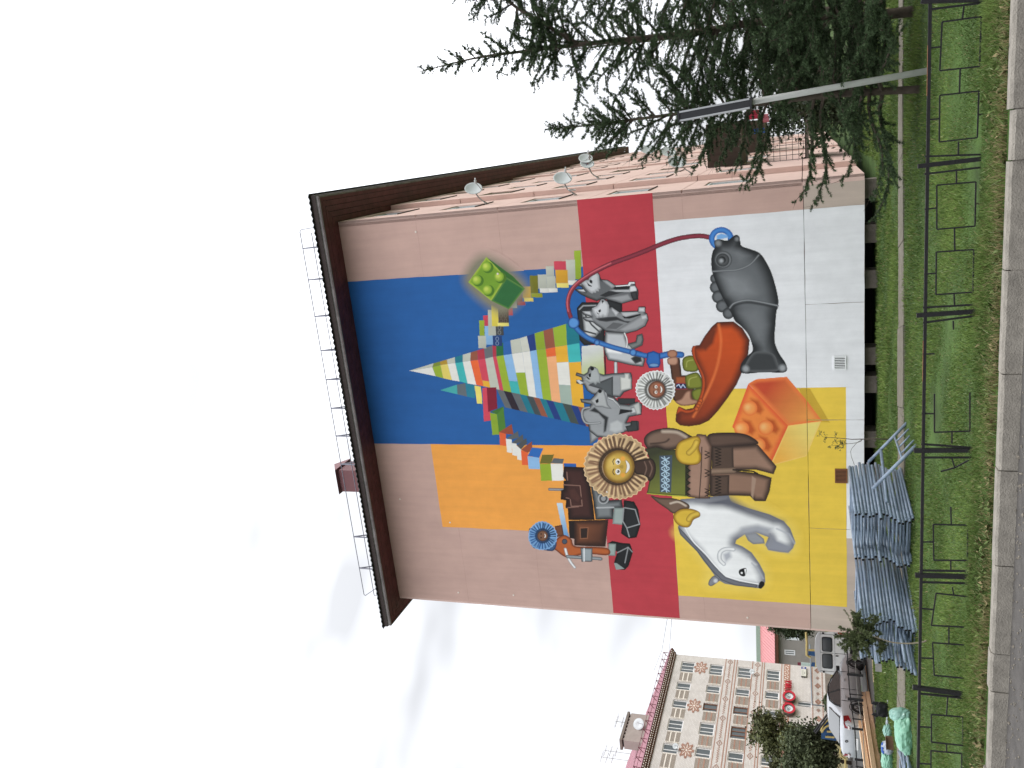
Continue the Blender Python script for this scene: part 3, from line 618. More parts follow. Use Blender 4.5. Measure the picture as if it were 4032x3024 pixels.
OUT2 = [(500, 470), (530, 468), (580, 500), (606, 545), (612, 580), (650, 575), (740, 640), (990, 632), (1010, 572), (1088, 574), (1088, 652), (1112, 668), (1128, 740), (1090, 826), (980, 886), (830, 926), (700, 915), (560, 890), (440, 810), (390, 770), (300, 758), (262, 722), (270, 712), (370, 712), (372, 700), (270, 672), (240, 636), (250, 626), (360, 622), (376, 590), (440, 560)]
poly(D1, OUT2, C(130, 132, 134), edge=C(76, 78, 80), ew=8, out=(C(24, 24, 26), .035))
lay(D1, [([(378, 592), (442, 562), (502, 474), (532, 474), (580, 504), (604, 548), (606, 640), (582, 702), (534, 712), (524, 694), (500, 716), (470, 702), (450, 722), (424, 690), (396, 650)], 202, 158, 9), ([(640, 580), (740, 645), (700, 700), (690, 690), (640, 620)], 196, 150, 5), ([(420, 728), (600, 706), (700, 700), (820, 760), (960, 770), (880, 796), (720, 752), (570, 772), (480, 760)], 44, 70, 5), ([(765, 645), (990, 638), (1012, 660), (830, 706), (790, 690)], 186, 150, 4), ([(780, 690), (830, 708), (1030, 664), (1030, 684), (880, 730), (810, 726)], 26, None, 1),
         ([(1004, 580), (1084, 580), (1084, 640), (1000, 636)], 206, 160, 5), ([(700, 884), (1020, 690), (1112, 672), (1124, 736), (1086, 820), (980, 880), (820, 918)], 158, 116, 10), ([(1030, 690), (1110, 674), (1118, 730), (1040, 750)], 196, 150, 5), ([(250, 632), (356, 630), (372, 690), (290, 664)], 196, 150, 4), ([(270, 718), (370, 716), (402, 764), (316, 748)], 176, 130, 4), ([(560, 862), (660, 780), (800, 800), (700, 870)], 96, None, 1)])
poly(D1, [(505, 482), (540, 490), (516, 530)], C(24, 24, 26)); poly(D1, [(462, 622), (492, 600), (498, 630), (482, 648), (466, 640)], C(20, 20, 22)); poly(D1, [(440, 636), (456, 658), (484, 666), (462, 672), (444, 658)], C(24, 24, 26))
poly(Z3, [(305, 1005), (430, 1012), (452, 1085), (505, 1072), (512, 1030), (545, 1020), (553, 1055), (545, 1092), (482, 1122), (545, 1140), (562, 1190), (550, 1232), (470, 1222), (380, 1200), (322, 1190), (296, 1120)], C(190, 192, 194), edge=C(84, 86, 88), ew=11, out=(C(30, 30, 32), .03))
poly(Z3, [(452, 1088), (505, 1074), (514, 1032), (545, 1024), (550, 1060), (540, 1090), (480, 1118)], C(118, 122, 120), edge=C(70, 72, 72), ew=5); poly(Z3, [(470, 1180), (500, 1160), (540, 1170), (545, 1200), (500, 1215)], C(40, 42, 44), edge=C(90, 92, 94), ew=5); stroke(Z3, [(430, 1015), (446, 1060), (440, 1110), (400, 1130)], .05, C(236, 236, 236), edge=C(60, 60, 62), smooth=True); poly(Z3, [(310, 1110), (420, 1125), (410, 1150), (315, 1140)], C(236, 236, 236), soft=.08)
figure('painted_dog')
dog([(210, 1232), (240, 1240), (262, 1278), (292, 1288), (350, 1280), (430, 1276), (472, 1275), (477, 1300), (477, 1378), (425, 1400), (400, 1432), (300, 1422), (220, 1412), (188, 1390), (168, 1352), (118, 1340), (118, 1322), (156, 1325), (150, 1302), (113, 1290), (118, 1274), (165, 1288), (190, 1272), (195, 1248)], ((222, 1250), (195, 1300), (236, 1280)), legs=([(400, 1300), (475, 1302), (475, 1330), (400, 1335)], [(400, 1350), (476, 1345), (476, 1375), (405, 1385)]))
poly(Z3, [(200, 1310), (250, 1300), (272, 1330), (250, 1365), (205, 1350)], C(206, 208, 208), edge=C(140, 142, 144), ew=6)
D3 = fz(2220, 1280, .5042)
poly(D3, [(190, 470), (240, 440), (290, 440), (385, 400), (385, 560), (330, 545), (290, 500)], C(84, 88, 90), edge=C(60, 62, 64), ew=8); poly(D3, [(150, 425), (205, 372), (225, 325), (265, 340), (285, 395), (285, 455), (262, 450), (250, 468), (230, 452), (205, 458), (180, 440)], C(168, 172, 172), edge=C(128, 132, 132), ew=7); disc(D3, 222, 340, 15, C(18, 18, 20)); poly(D3, [(192, 384), (212, 374), (212, 404), (198, 408)], C(18, 18, 20)); poly(D3, [(174, 402), (186, 404), (208, 424), (190, 424)], C(22, 22, 24)); poly(D3, [(98, 432), (120, 428), (152, 452), (128, 462)], C(206, 208, 206))
poly(D3, [(436, 400), (470, 404), (474, 376), (512, 376), (512, 412), (528, 420), (528, 498), (440, 516)], C(206, 206, 200), edge=C(140, 142, 140), ew=6)
figure('painted_dog')
poly(Z4, [(195, 255), (300, 225), (430, 250), (432, 330), (300, 345), (206, 412)], C(158, 160, 162), edge=C(92, 94, 96), ew=10)
dog([(265, 1383), (300, 1390), (316, 1420), (360, 1435), (402, 1478), (460, 1485), (510, 1465), (542, 1478), (538, 1545), (460, 1560), (440, 1600), (520, 1592), (522, 1645), (440, 1655), (330, 1700), (250, 1690), (200, 1650), (195, 1612), (170, 1592), (150, 1552), (155, 1520), (198, 1500), (214, 1480), (150, 1465), (144, 1446), (210, 1450), (240, 1415)], ((270, 1398), (255, 1455), (290, 1420)), legs=([(470, 1500), (538, 1490), (536, 1530), (470, 1545)],))
stroke(Z3, [(200, 1500), (160, 1510), (152, 1550), (170, 1595), (205, 1605), (270, 1600)], .07, C(170, 172, 174), edge=C(60, 62, 64), smooth=True); stroke(Z3, [(320, 1440), (370, 1460), (400, 1500)], .045, C(200, 202, 204), edge=C(40, 40, 42), smooth=True)
poly(D3, [(205, 590), (250, 545), (272, 502), (315, 505), (332, 560), (345, 620), (375, 655), (330, 650), (300, 640), (250, 640)], C(172, 174, 174), edge=C(110, 112, 114), ew=8); disc(D3, 283, 516, 15, C(18, 18, 20)); poly(D3, [(246, 590), (270, 572), (272, 600), (256, 612)], C(16, 16, 18)); poly(D3, [(240, 640), (300, 690), (350, 720), (330, 830), (310, 840), (316, 740), (270, 690), (200, 670)], C(44, 46, 48), soft=.06); poly(D3, [(440, 655), (535, 665), (535, 675), (460, 690), (430, 700)], C(30, 30, 32)); poly(D3, [(480, 790), (520, 780), (525, 745), (575, 745), (582, 825), (500, 835)], C(56, 60, 60), edge=C(30, 32, 32), ew=6); poly(D3, [(340, 560), (390, 575), (430, 630), (424, 634), (385, 590), (342, 572)], C(206, 208, 208), edge=C(70, 72, 74), ew=2); poly(D3, [(540, 625), (590, 600), (602, 690), (570, 700)], C(188, 190, 186), edge=C(140, 142, 140), ew=5)
poly(D3, [(350, 760), (420, 730), (470, 760), (470, 830), (400, 850), (345, 830)], C(186, 188, 188), edge=C(150, 152, 154), ew=10)
# ---- brown machine with black tracks and the small driver
figure('painted_machine')
poly(Z2, [(1440, 664), (1472, 664), (1506, 852), (1482, 856)], C(196, 214, 226), grad=((1450, 670), (1490, 850), C(96, 150, 200)))
stroke(Z2, [(1402, 590), (1478, 592)], .10, C(150, 152, 154), edge=C(50, 50, 52))
poly(Z2, [(1480, 465), (1590, 470), (1622, 560), (1640, 680), (1648, 757), (1505, 757), (1500, 695), (1488, 690), (1492, 650), (1462, 645), (1465, 595), (1478, 590), (1478, 545), (1490, 540), (1474, 520)], C(66, 38, 34), edge=C(28, 16, 14), ew=24)
for l in ([(1478, 565), (1568, 570), (1580, 680), (1520, 682), (1514, 640), (1492, 636)], [(1500, 690), (1560, 684)], [(1496, 496), (1500, 540)]): stroke(Z2, l, .03, C(140, 104, 92))
poly(Z2, [(1500, 590), (1540, 575), (1580, 640), (1560, 670), (1510, 640)], C(78, 46, 40), edge=C(62, 36, 32), ew=10)
poly(Z2, [(1505, 760), (1540, 760), (1540, 860), (1510, 855)], C(30, 20, 20))
poly(Z2, [(1535, 760), (1722, 755), (1706, 902), (1536, 896)], C(120, 72, 48), edge=C(46, 26, 20), ew=26, grad=((1560, 800), (1715, 900), C(60, 34, 26))); poly(Z2, [(1568, 800), (1610, 798), (1606, 856), (1570, 856)], C(44, 30, 26)); stroke(Z2, [(1568, 800), (1612, 798), (1608, 856), (1570, 858)], .03, C(140, 90, 64), closed=True)
poly(Z2, [(1622, 555), (1650, 560), (1700, 650), (1795, 645), (1802, 690), (1750, 700), (1752, 752), (1652, 755), (1640, 660)], C(124, 128, 130), edge=C(36, 38, 40), ew=18)
disc(Z2, 1695, 640, 30, C(70, 72, 74), edge=C(180, 182, 184), ew=7); disc(Z2, 1695, 640, 13, C(150, 152, 154)); stroke(Z2, [(1660, 690), (1750, 688)], .05, C(176, 178, 180))
poly(Z2, [(1752, 690), (1808, 690), (1806, 784), (1744, 778)], C(156, 168, 164), edge=C(120, 130, 128), ew=8)
poly(Z2, [(1806, 648), (1862, 656), (1886, 700), (1897, 784), (1876, 852), (1832, 858), (1790, 830), (1800, 760)], C(36, 38, 40), edge=C(12, 12, 14), ew=12)
for l in ([(1800, 762), (1822, 800), (1890, 780)], [(1822, 800), (1836, 848)], [(1812, 690), (1868, 700), (1892, 780)], [(1806, 690), (1800, 760)]): stroke(Z2, l, .035, C(150, 152, 154))
poly(Z2, [(1716, 885), (1744, 870), (1790, 880), (1840, 885), (1856, 930), (1832, 1008), (1812, 1028), (1762, 1026), (1752, 990), (1770, 930)], C(30, 32, 34), edge=C(10, 10, 12), ew=12)
for l in ([(1770, 935), (1830, 905), (1852, 930)], [(1830, 905), (1812, 990)]): stroke(Z2, l, .035, C(140, 142, 144))
poly(Z2, [(1722, 884), (1764, 886), (1760, 952), (1720, 950)], C(150, 164, 160), edge=C(112, 124, 120), ew=6); poly(Z2, [(1752, 990), (1768, 992), (1810, 1022), (1764, 1028)], C(140, 152, 150))
stroke(Z2, [(1648, 905), (1700, 912)], .04, C(60, 62, 64))
figure('painted_person')
poly(Z2, [(1424, 905), (1440, 860), (1480, 838), (1520, 860), (1540, 898), (1640, 902), (1722, 912), (1720, 948), (1600, 942), (1500, 962), (1440, 925)], C(176, 92, 46), edge=C(106, 50, 28), ew=10, smooth=True); disc(Z2, 1484, 874, 15, C(70, 82, 96), edge=C(30, 36, 44), ew=4); poly(Z2, [(1430, 790), (1470, 782), (1480, 840), (1440, 850)], C(112, 66, 40), edge=C(70, 38, 26), ew=6)
stroke(Z2, [(1488, 915), (1498, 950), (1516, 985), (1538, 1014)], .10, C(236, 236, 236), edge=C(120, 122, 124), smooth=True); stroke(Z2, [(1500, 956), (1600, 962), (1680, 968)], .12, C(150, 156, 160), edge=C(44, 48, 52)); poly(Z2, [(1570, 908), (1636, 910), (1634, 984), (1576, 984)], C(148, 156, 160), edge=C(60, 66, 70), ew=7); stroke(Z2, [(1590, 912), (1590, 980)], .04, C(220, 222, 224))
poly(Z2, [(1300, 800), (1292, 850), (1310, 905), (1350, 915), (1420, 925), (1440, 880), (1400, 860)], C(60, 92, 132), edge=C(30, 52, 84), ew=8, smooth=True)
fur_hood(Z2, 1364, 843, 34, 74, C(116, 158, 200), C(48, 86, 134), n=26)
disc(Z2, 1364, 843, 31, C(122, 84, 62), edge=C(52, 34, 28), ew=7); disc(Z2, 1356, 833, 4, C(20, 18, 18)); disc(Z2, 1356, 853, 4, C(20, 18, 18)); stroke(Z2, [(1376, 834), (1380, 843), (1376, 852)], .025, C(230, 226, 220), smooth=True)
# ---- kayak with its paddler
figure('painted_kayak')
KA = [(1035, 945), (1140, 940), (1200, 985), (1245, 1060), (1236, 1150), (1200, 1260), (1160, 1350), (1100, 1440), (1040, 1520), (980, 1585), (920, 1612), (850, 1622), (795, 1616), (764, 1590), (768, 1545), (785, 1495), (830, 1515), (880, 1505), (915, 1440), (935, 1370), (932, 1300), (905, 1235), (880, 1180), (868, 1130), (878, 1100), (920, 1095), (955, 1035), (1000, 975)]
poly(Z3, KA, C(196, 78, 30), edge=C(84, 36, 22), ew=26, grad=((1100, 1100), (840, 1580), C(132, 54, 30)), out=(C(46, 24, 18), .02)); stroke(Z3, [(1045, 960), (1060, 1080), (1030, 1250), (960, 1420), (880, 1560)], .05, C(226, 116, 60), soft=.08, smooth=True)
poly(Z3, [(1010, 985), (960, 1040), (930, 1110), (960, 1130), (1010, 1080), (1030, 1000)], C(112, 48, 26), soft=.10)
figure('painted_person')
poly(Z3, [(720, 1180), (790, 1176), (804, 1290), (880, 1290), (890, 1450), (800, 1490), (748, 1450), (735, 1290)], C(92, 58, 42), edge=C(48, 30, 24), ew=9); poly(Z3, [(765, 1300), (850, 1298), (850, 1350), (765, 1350)], C(158, 84, 48), edge=C(120, 62, 38), ew=5)
poly(Z3, [(768, 1344), (835, 1344), (835, 1378), (768, 1378)], C(34, 40, 70)); stroke(Z3, [(770, 1361), (785, 1350), (798, 1372), (812, 1350), (826, 1370)], .025, C(190, 204, 230)); stroke(Z3, [(768, 1342), (838, 1342)], .02, C(150, 50, 60)); stroke(Z3, [(768, 1380), (838, 1380)], .02, C(150, 50, 60))
for pts in ([(808, 1190), (830, 1166), (880, 1164), (908, 1210), (912, 1250), (890, 1268), (830, 1264), (810, 1240)], [(826, 1300), (845, 1284), (905, 1272), (935, 1320), (932, 1372), (850, 1378), (830, 1350)], [(872, 1392), (932, 1372), (934, 1430), (905, 1462), (876, 1440)]):
    poly(Z3, pts, C(122, 128, 48), edge=C(70, 74, 26), ew=8, smooth=True)
stroke(Z3, [(835, 1235), (840, 1200), (875, 1190)], .03, C(160, 164, 84), smooth=True); stroke(Z3, [(850, 1355), (856, 1315), (900, 1300)], .03, C(160, 164, 84), smooth=True)
poly(Z3, [(760, 1460), (800, 1440), (830, 1398), (862, 1392), (868, 1440), (905, 1452), (902, 1476), (830, 1490), (790, 1484)], C(178, 136, 112), edge=C(112, 74, 58), ew=7, smooth=True)
poly(Z3, KA[14:26] + [(895, 1110), (900, 1180), (925, 1232), (955, 1300), (958, 1372), (938, 1448), (898, 1520), (840, 1540), (800, 1530)], C(186, 76, 34), edge=C(110, 46, 24), ew=5, smooth=True)
for y in (1462, 1480, 1498, 1516): disc(Z3, 928 - (y - 1462) * .5, y - 6, 16, C(204, 96, 44), edge=C(120, 52, 26), ew=5)
figure('painted_hose')
stroke(Z3, [(980, 388), (930, 380), (850, 385), (770, 400), (680, 430), (560, 480), (450, 522), (340, 562), (240, 612), (160, 662), (110, 702), (75, 752), (60, 812), (66, 872), (86, 930)], .135, C(140, 52, 66), edge=C(70, 24, 36), smooth=True)
stroke(Z3, [(340, 558), (240, 606), (158, 656), (106, 698), (70, 750), (55, 812), (62, 872)], .035, C(206, 100, 108), smooth=True, soft=.03)
figure('painted_rod')
stroke(Z3, [(97, 950), (130, 1000), (190, 1045), (250, 1072), (350, 1106), (440, 1130), (490, 1143), (560, 1160), (605, 1165)], .16, C(62, 122, 190), edge=C(20, 54, 112), smooth=True)
stroke(Z3, [(660, 1165), (720, 1152), (800, 1156)], .19, C(62, 120, 190), edge=C(20, 52, 110)); poly(Z3, [(578, 1142), (620, 1130), (662, 1148), (666, 1212), (655, 1240), (590, 1244), (570, 1205)], C(44, 100, 172), edge=C(18, 50, 108), ew=7); disc(Z3, 622, 1224, 34, C(112, 150, 192), ry=14, edge=C(30, 70, 130), ew=4)
for (x, y, r) in ((97, 948, 38), (250, 1076, 20), (486, 1141, 24)): disc(Z3, x, y, r, C(86, 142, 204), edge=C(24, 62, 124), ew=7)
figure('painted_person')
disc(Z3, 742, 1150, 34, C(172, 122, 96), ry=28, edge=C(110, 72, 56), ew=6); poly(Z3, [(712, 1180), (770, 1170), (780, 1205), (760, 1225), (716, 1218)], C(186, 142, 118), edge=C(120, 82, 66), ew=6, smooth=True)
fur_hood(Z3, 632, 1385, 60, 122, C(220, 220, 216), C(140, 140, 136), n=32)
disc(Z3, 640, 1383, 56, C(150, 98, 74), edge=C(88, 54, 42), ew=9)
def face(f, cx, cy, s, skin, brow, smile=(236, 232, 224)):
    """a plain smiling face seen with its crown towards the left of the photograph"""
    for sg in (-1, 1):
        disc(f, cx - .12 * s, cy + sg * .34 * s, .17 * s, C(232, 228, 220), ry=.20 * s); disc(f, cx - .10 * s, cy + sg * .32 * s, .10 * s, C(46, 32, 26)); disc(f, cx - .14 * s, cy + sg * .30 * s, .035 * s, C(245, 245, 245))
        stroke(f, [(cx - .36 * s, cy + sg * .54 * s), (cx - .46 * s, cy + sg * .36 * s), (cx - .40 * s, cy + sg * .16 * s)], .045 * s * .006, C(*brow), smooth=True)
        disc(f, cx + .22 * s, cy + sg * .56 * s, .16 * s, C(*[min(255, v * 1.04 + (22 if i == 0 else -8)) for i, v in enumerate(skin)]), soft=.05)
    poly(f, [(cx - .02 * s, cy - .05 * s), (cx + .20 * s, cy - .13 * s), (cx + .27 * s, cy), (cx + .20 * s, cy + .13 * s), (cx - .02 * s, cy + .05 * s)], C(*[v * .86 for v in skin]), soft=.03, smooth=True)
    poly(f, [(cx + .42 * s, cy - .42 * s), (cx + .50 * s, cy), (cx + .42 * s, cy + .42 * s), (cx + .62 * s, cy + .24 * s), (cx + .68 * s, cy), (cx + .62 * s, cy - .24 * s)], C(*smile), smooth=True, out=(C(88, 40, 34), .02))
face(Z3, 642, 1383, 52, (150, 98, 74), (52, 36, 30))
# ---- big dark fish with the blue ring at its mouth
figure('painted_fish')
stroke(Z3, [(1062 + 62 * math.cos(t), 398 + 58 * math.sin(t)) for t in np.linspace(0, 6.283, 24, endpoint=False)], .155, C(72, 134, 206), edge=C(24, 74, 146), closed=True)
poly(Z3, [(1030, 375), (1062, 362), (1100, 372), (1112, 392), (1070, 400), (1030, 410)], C(120, 172, 226), soft=.06)
FI = [(1015, 420), (1030, 404), (1058, 402), (1088, 410), (1112, 404), (1136, 384), (1160, 372), (1180, 385), (1186, 415), (1197, 446), (1250, 465), (1310, 490), (1350, 540), (1386, 610), (1412, 690), (1431, 770), (1436, 820), (1422, 880), (1416, 960), (1410, 1040), (1416, 1090), (1442, 1150), (1476, 1200), (1492, 1240), (1485, 1266), (1450, 1274), (1380, 1272), (1300, 1274), (1230, 1280), (1195, 1274), (1184, 1250), (1196, 1208), (1230, 1165), (1266, 1130), (1260, 1080), (1236, 1020), (1192, 970), (1152, 936), (1125, 880), (1080, 800), (1040, 720), (1010, 640), (997, 585), (996, 530), (1006, 480), (1020, 455)]
for (x, y, r) in ((1020, 658, 32), (1026, 716, 40), (1042, 778, 42), (1068, 838, 42), (1108, 886, 38)): disc(Z3, x, y, r, C(104, 107, 110), edge=C(48, 50, 52), ew=11)
poly(Z3, FI, C(100, 103, 106), edge=C(34, 36, 38), ew=40, smooth=True)
poly(Z3, [(1060, 640), (1150, 620), (1240, 660), (1290, 760), (1200, 790), (1110, 760)], C(128, 131, 134), soft=.35); poly(Z3, [(1180, 880), (1300, 860), (1360, 960), (1330, 1080), (1280, 1060)], C(112, 115, 118), soft=.30); poly(Z3, [(1080, 470), (1180, 470), (1250, 510), (1180, 560), (1110, 480)], C(112, 115, 118), soft=.2)
stroke(Z3, [(1004, 612), (1090, 606), (1170, 600), (1250, 566), (1306, 506)], .05, C(132, 135, 138), edge=C(78, 80, 82), smooth=True, soft=.04); stroke(Z3, [(1118, 850), (1150, 818), (1230, 800), (1320, 812), (1432, 836)], .06, C(136, 139, 142), edge=C(74, 76, 78), smooth=True, soft=.04); stroke(Z3, [(1122, 864), (1156, 832), (1230, 815), (1320, 826), (1428, 850)], .05, C(44, 46, 48), smooth=True, soft=.06)
disc(Z3, 1075, 535, 58, C(126, 129, 132), edge=C(70, 72, 74), ew=7); disc(Z3, 1072, 537, 44, C(84, 86, 88), edge=C(56, 58, 60), ew=9); disc(Z3, 1068, 536, 24, C(40, 42, 44)); disc(Z3, 1062, 542, 14, C(170, 173, 176), soft=.07)
poly(Z3, [(1270, 1145), (1330, 1135), (1400, 1150), (1430, 1210), (1425, 1262), (1240, 1266), (1215, 1230)], C(58, 60, 62), edge=C(88, 90, 92), ew=10, smooth=True); disc(Z3, 1222, 1248, 22, C(150, 153, 156), soft=.09); disc(Z3, 1462, 1242, 22, C(150, 153, 156), soft=.09); disc(Z3, 1042, 428, 20, C(134, 137, 140), soft=.08); disc(Z3, 1164, 400, 14, C(124, 127, 130), soft=.06)
# ---- orange toy brick at the bottom
figure('painted_brick')
poly(Z4, [(1565, 45), (1640, 50), (1772, 272), (1715, 268), (1620, 160)], C(196, 160, 54)); stroke(Z4, [(1520, 530), (1640, 510), (1720, 400), (1720, 270)], .09, C(206, 168, 60), soft=.05, idm=False)
poly(Z4, [(1238, 18), (1290, -12), (1490, -28), (1622, 128), (1722, 262), (1500, 292)], C(190, 72, 44), edge=C(228, 120, 64), ew=16, grad=((1350, 60), (1640, 240), C(226, 150, 74)))
poly(Z4, [(1238, 18), (1133, 300), (1380, 556), (1500, 292)], C(230, 132, 62), edge=C(222, 92, 52), ew=18)
poly(Z4, [(1500, 292), (1715, 262), (1618, 492), (1380, 556)], C(232, 172, 74), grad=((1420, 480), (1660, 330), C(228, 208, 116)), edge=C(240, 200, 110), ew=5)
for x, y in ((1248, 178), (1195, 312), (1352, 305), (1302, 420)):
    poly(Z4, [(x + 6, y - 66), (x + 60, y - 50), (x + 92, y + 10), (x + 70, y + 40), (x + 20, y + 20)], C(186, 84, 36), soft=.11); disc(Z4, x, y, 50, C(240, 152, 80), edge=C(226, 118, 58), ew=12); disc(Z4, x - 14, y - 6, 20, C(246, 178, 112), soft=.12)
# ---- polar bear
figure('painted_bear')
BE = [(795, 772), (950, 760), (1110, 745), (1125, 790), (1240, 830), (1380, 872), (1470, 915), (1512, 962), (1546, 1050), (1530, 1092), (1500, 1122), (1440, 1116), (1370, 1105), (1350, 1070), (1370, 1020), (1290, 990), (1215, 1002), (1160, 1040), (1154, 1062), (1200, 1080), (1260, 1120), (1310, 1190), (1346, 1260), (1350, 1312), (1322, 1356), (1280, 1350), (1150, 1335), (1085, 1324), (1052, 1305), (1000, 1338), (977, 1330), (986, 1298), (1018, 1270), (990, 1230), (948, 1178), (900, 1110), (840, 1050), (792, 1000), (779, 960), (788, 920)]
poly(Z4, [(760, 960), (830, 1080), (940, 1220), (960, 1350), (1300, 1380), (1380, 1290), (1330, 1150), (1260, 1090), (1400, 1140), (1540, 1140), (1570, 1040), (1500, 900), (1150, 760)], C(230, 200, 90), soft=.34, smooth=True, halo=True)
poly(Z4, [(1215, 1000), (1290, 990), (1340, 1030), (1346, 1062), (1270, 1066), (1236, 1042)], C(150, 152, 158), edge=C(120, 122, 128), ew=8)
poly(Z4, BE, C(238, 238, 238), edge=C(112, 114, 124), ew=34)
poly(Z4, [(1110, 745), (1240, 832), (1470, 917), (1400, 930), (1250, 880), (1120, 830), (980, 820), (900, 790)], C(96, 98, 108), soft=.28); poly(Z4, [(1180, 1010), (1290, 985), (1370, 1010), (1400, 960), (1300, 940), (1200, 960)], C(164, 166, 174), soft=.2); poly(Z4, [(1350, 1070), (1385, 1105), (1500, 1122), (1530, 1080), (1480, 1060), (1430, 1040), (1400, 1000)], C(140, 142, 152), soft=.14)
stroke(Z4, [(1380, 1000), (1392, 1045), (1372, 1098)], .06, C(140, 142, 150), soft=.05, smooth=True); stroke(Z4, [(1425, 965), (1505, 1000), (1540, 1060)], .04, C(176, 178, 186), soft=.06)
poly(Z4, [(779, 950), (795, 1005), (845, 1055), (905, 1115), (955, 1182), (1000, 1240), (1060, 1300), (1150, 1336), (1290, 1352), (1300, 1330), (1180, 1310), (1090, 1280), (1020, 1210), (960, 1140), (880, 1060), (820, 990)], C(110, 112, 120), edge=C(74, 76, 84), ew=6); stroke(Z4, [(826, 960), (880, 1050), (960, 1130), (1022, 1205), (1092, 1272), (1190, 1304), (1310, 1328)], .035, C(246, 246, 246), smooth=True)
poly(Z4, [(1050, 1300), (1016, 1272), (986, 1298), (978, 1330), (1002, 1338)], C(128, 130, 138), edge=C(78, 80, 88), ew=5, smooth=True); disc(Z4, 1025, 1305, 14, C(206, 206, 210), soft=.06)
stroke(Z4, [(1140, 1100), (1090, 1098), (1055, 1120), (1052, 1165), (1078, 1195)], .13, C(238, 238, 240), edge=C(150, 152, 160), smooth=True); poly(Z4, [(1072, 1130), (1120, 1110), (1130, 1150), (1090, 1185)], C(176, 178, 186), soft=.12)
poly(Z4, [(1170, 1190), (1240, 1160), (1290, 1200), (1230, 1215)], C(250, 250, 250), soft=.14); poly(Z4, [(1176, 1250), (1186, 1230), (1226, 1224), (1218, 1272), (1190, 1272)], C(22, 22, 24), smooth=True); disc(Z4, 1196, 1254, 7, C(246, 246, 246)); poly(Z4, [(1212, 1230), (1226, 1226), (1220, 1268)], C(240, 240, 240))
poly(Z4, [(1308, 1325), (1322, 1308), (1342, 1314), (1344, 1334), (1322, 1356), (1306, 1350)], C(22, 22, 24), smooth=True); stroke(Z4, [(1262, 1190), (1300, 1230), (1336, 1290)], .04, C(170, 172, 180), soft=.06, smooth=True)
# ---- tall figure in a fur hood, tunic and boots
figure('painted_person')
poly(Z4, [(600, 748), (660, 762), (760, 768), (842, 800), (852, 832), (800, 842), (752, 866), (700, 832), (640, 790)], C(112, 90, 76), edge=C(62, 48, 40), ew=9, smooth=True); stroke(Z4, [(730, 800), (780, 790), (830, 815)], .05, C(206, 190, 172), soft=.05, smooth=True)
poly(Z4, [(966, 384), (985, 346), (1060, 337), (1185, 340), (1262, 366), (1300, 412), (1140, 430), (1000, 436)], C(92, 72, 62), edge=C(48, 36, 32), ew=16, smooth=True); poly(Z4, [(1000, 432), (1140, 424), (1300, 414), (1424, 558), (1404, 610), (1288, 580), (1140, 582), (1000, 582)], C(150, 118, 100), edge=C(58, 44, 38), ew=20)
poly(Z4, [(985, 590), (1140, 584), (1282, 600), (1330, 612), (1392, 632), (1378, 720), (1352, 786), (1280, 784), (1250, 752), (1110, 748), (990, 755)], C(142, 110, 92), edge=C(50, 38, 32), ew=20)
poly(Z4, [(1000, 430), (1140, 425), (1144, 575), (1004, 580)], C(84, 66, 56), edge=C(58, 46, 40), ew=9); poly(Z4, [(995, 618), (1115, 614), (1112, 745), (992, 750)], C(84, 66, 56), edge=C(54, 42, 36), ew=9)
for base in (436, 620): stroke(Z4, [(1022 + (38 if k % 2 else 0), base + k * 10) for k in range(13)], .025, C(30, 24, 20))
stroke(Z4, [(1000, 590), (1140, 584)], .20, C(140, 116, 98), edge=C(80, 62, 52)); stroke(Z4, [(1140, 580), (1270, 590), (1300, 606)], .05, C(34, 26, 22)); poly(Z4, [(1262, 620), (1290, 640), (1270, 770), (1256, 745)], C(164, 136, 118), soft=.04)
poly(Z4, [(845, 440), (905, 345), (962, 350), (1002, 430), (992, 600), (980, 768), (908, 768), (836, 755), (840, 600)], C(160, 126, 108), edge=C(76, 56, 46), ew=14)
stroke(Z4, [(935, 432), (930, 600), (918, 766)], .03, C(60, 44, 38)); stroke(Z4, [(1002, 432), (985, 766)], .03, C(50, 38, 32))
for yy in (470, 590, 716): stroke(Z4, [(956, yy - 12), (985, yy), (956, yy + 12), (985, yy + 24), (956, yy + 36)], .03, C(40, 28, 24))
poly(Z4, [(560, 440), (640, 430), (720, 450), (850, 442), (842, 520), (848, 600), (838, 680), (836, 752), (700, 744), (575, 735), (592, 650), (620, 600), (600, 520)], C(56, 58, 40), grad=((660, 460), (780, 700), C(112, 118, 52)), edge=C(42, 44, 30), ew=6)
zz_ = [(838 + (22 if k % 2 else -6), 445 + k * 20) for k in range(16)]; poly(Z4, [(826, 442)] + zz_ + [(826, 752)], C(44, 44, 30)); stroke(Z4, zz_, .025, C(20, 18, 14)); stroke(Z4, [(577, 735), (700, 746), (836, 754)], .03, C(166, 176, 60))
poly(Z4, [(658, 488), (742, 484), (734, 728), (662, 726)], C(66, 78, 92))
for k in range(6):
    y0 = 500 + k * 38
    for (p, q_) in (((672, y0), (722, y0 + 30)), ((722, y0), (672, y0 + 30)), ((690, y0 - 6), (706, y0 + 36))): stroke(Z4, [p, q_], .028, C(178, 204, 220))
poly(Z4, [(500, 512), (600, 506), (632, 545), (630, 610), (600, 655), (588, 652), (540, 620)], C(70, 52, 44), edge=C(36, 28, 24), ew=8, smooth=True); stroke(Z4, [(560, 525), (575, 580), (560, 635)], .03, C(110, 86, 74), smooth=True); stroke(Z4, [(590, 530), (608, 580), (588, 640)], .03, C(110, 86, 74), smooth=True)
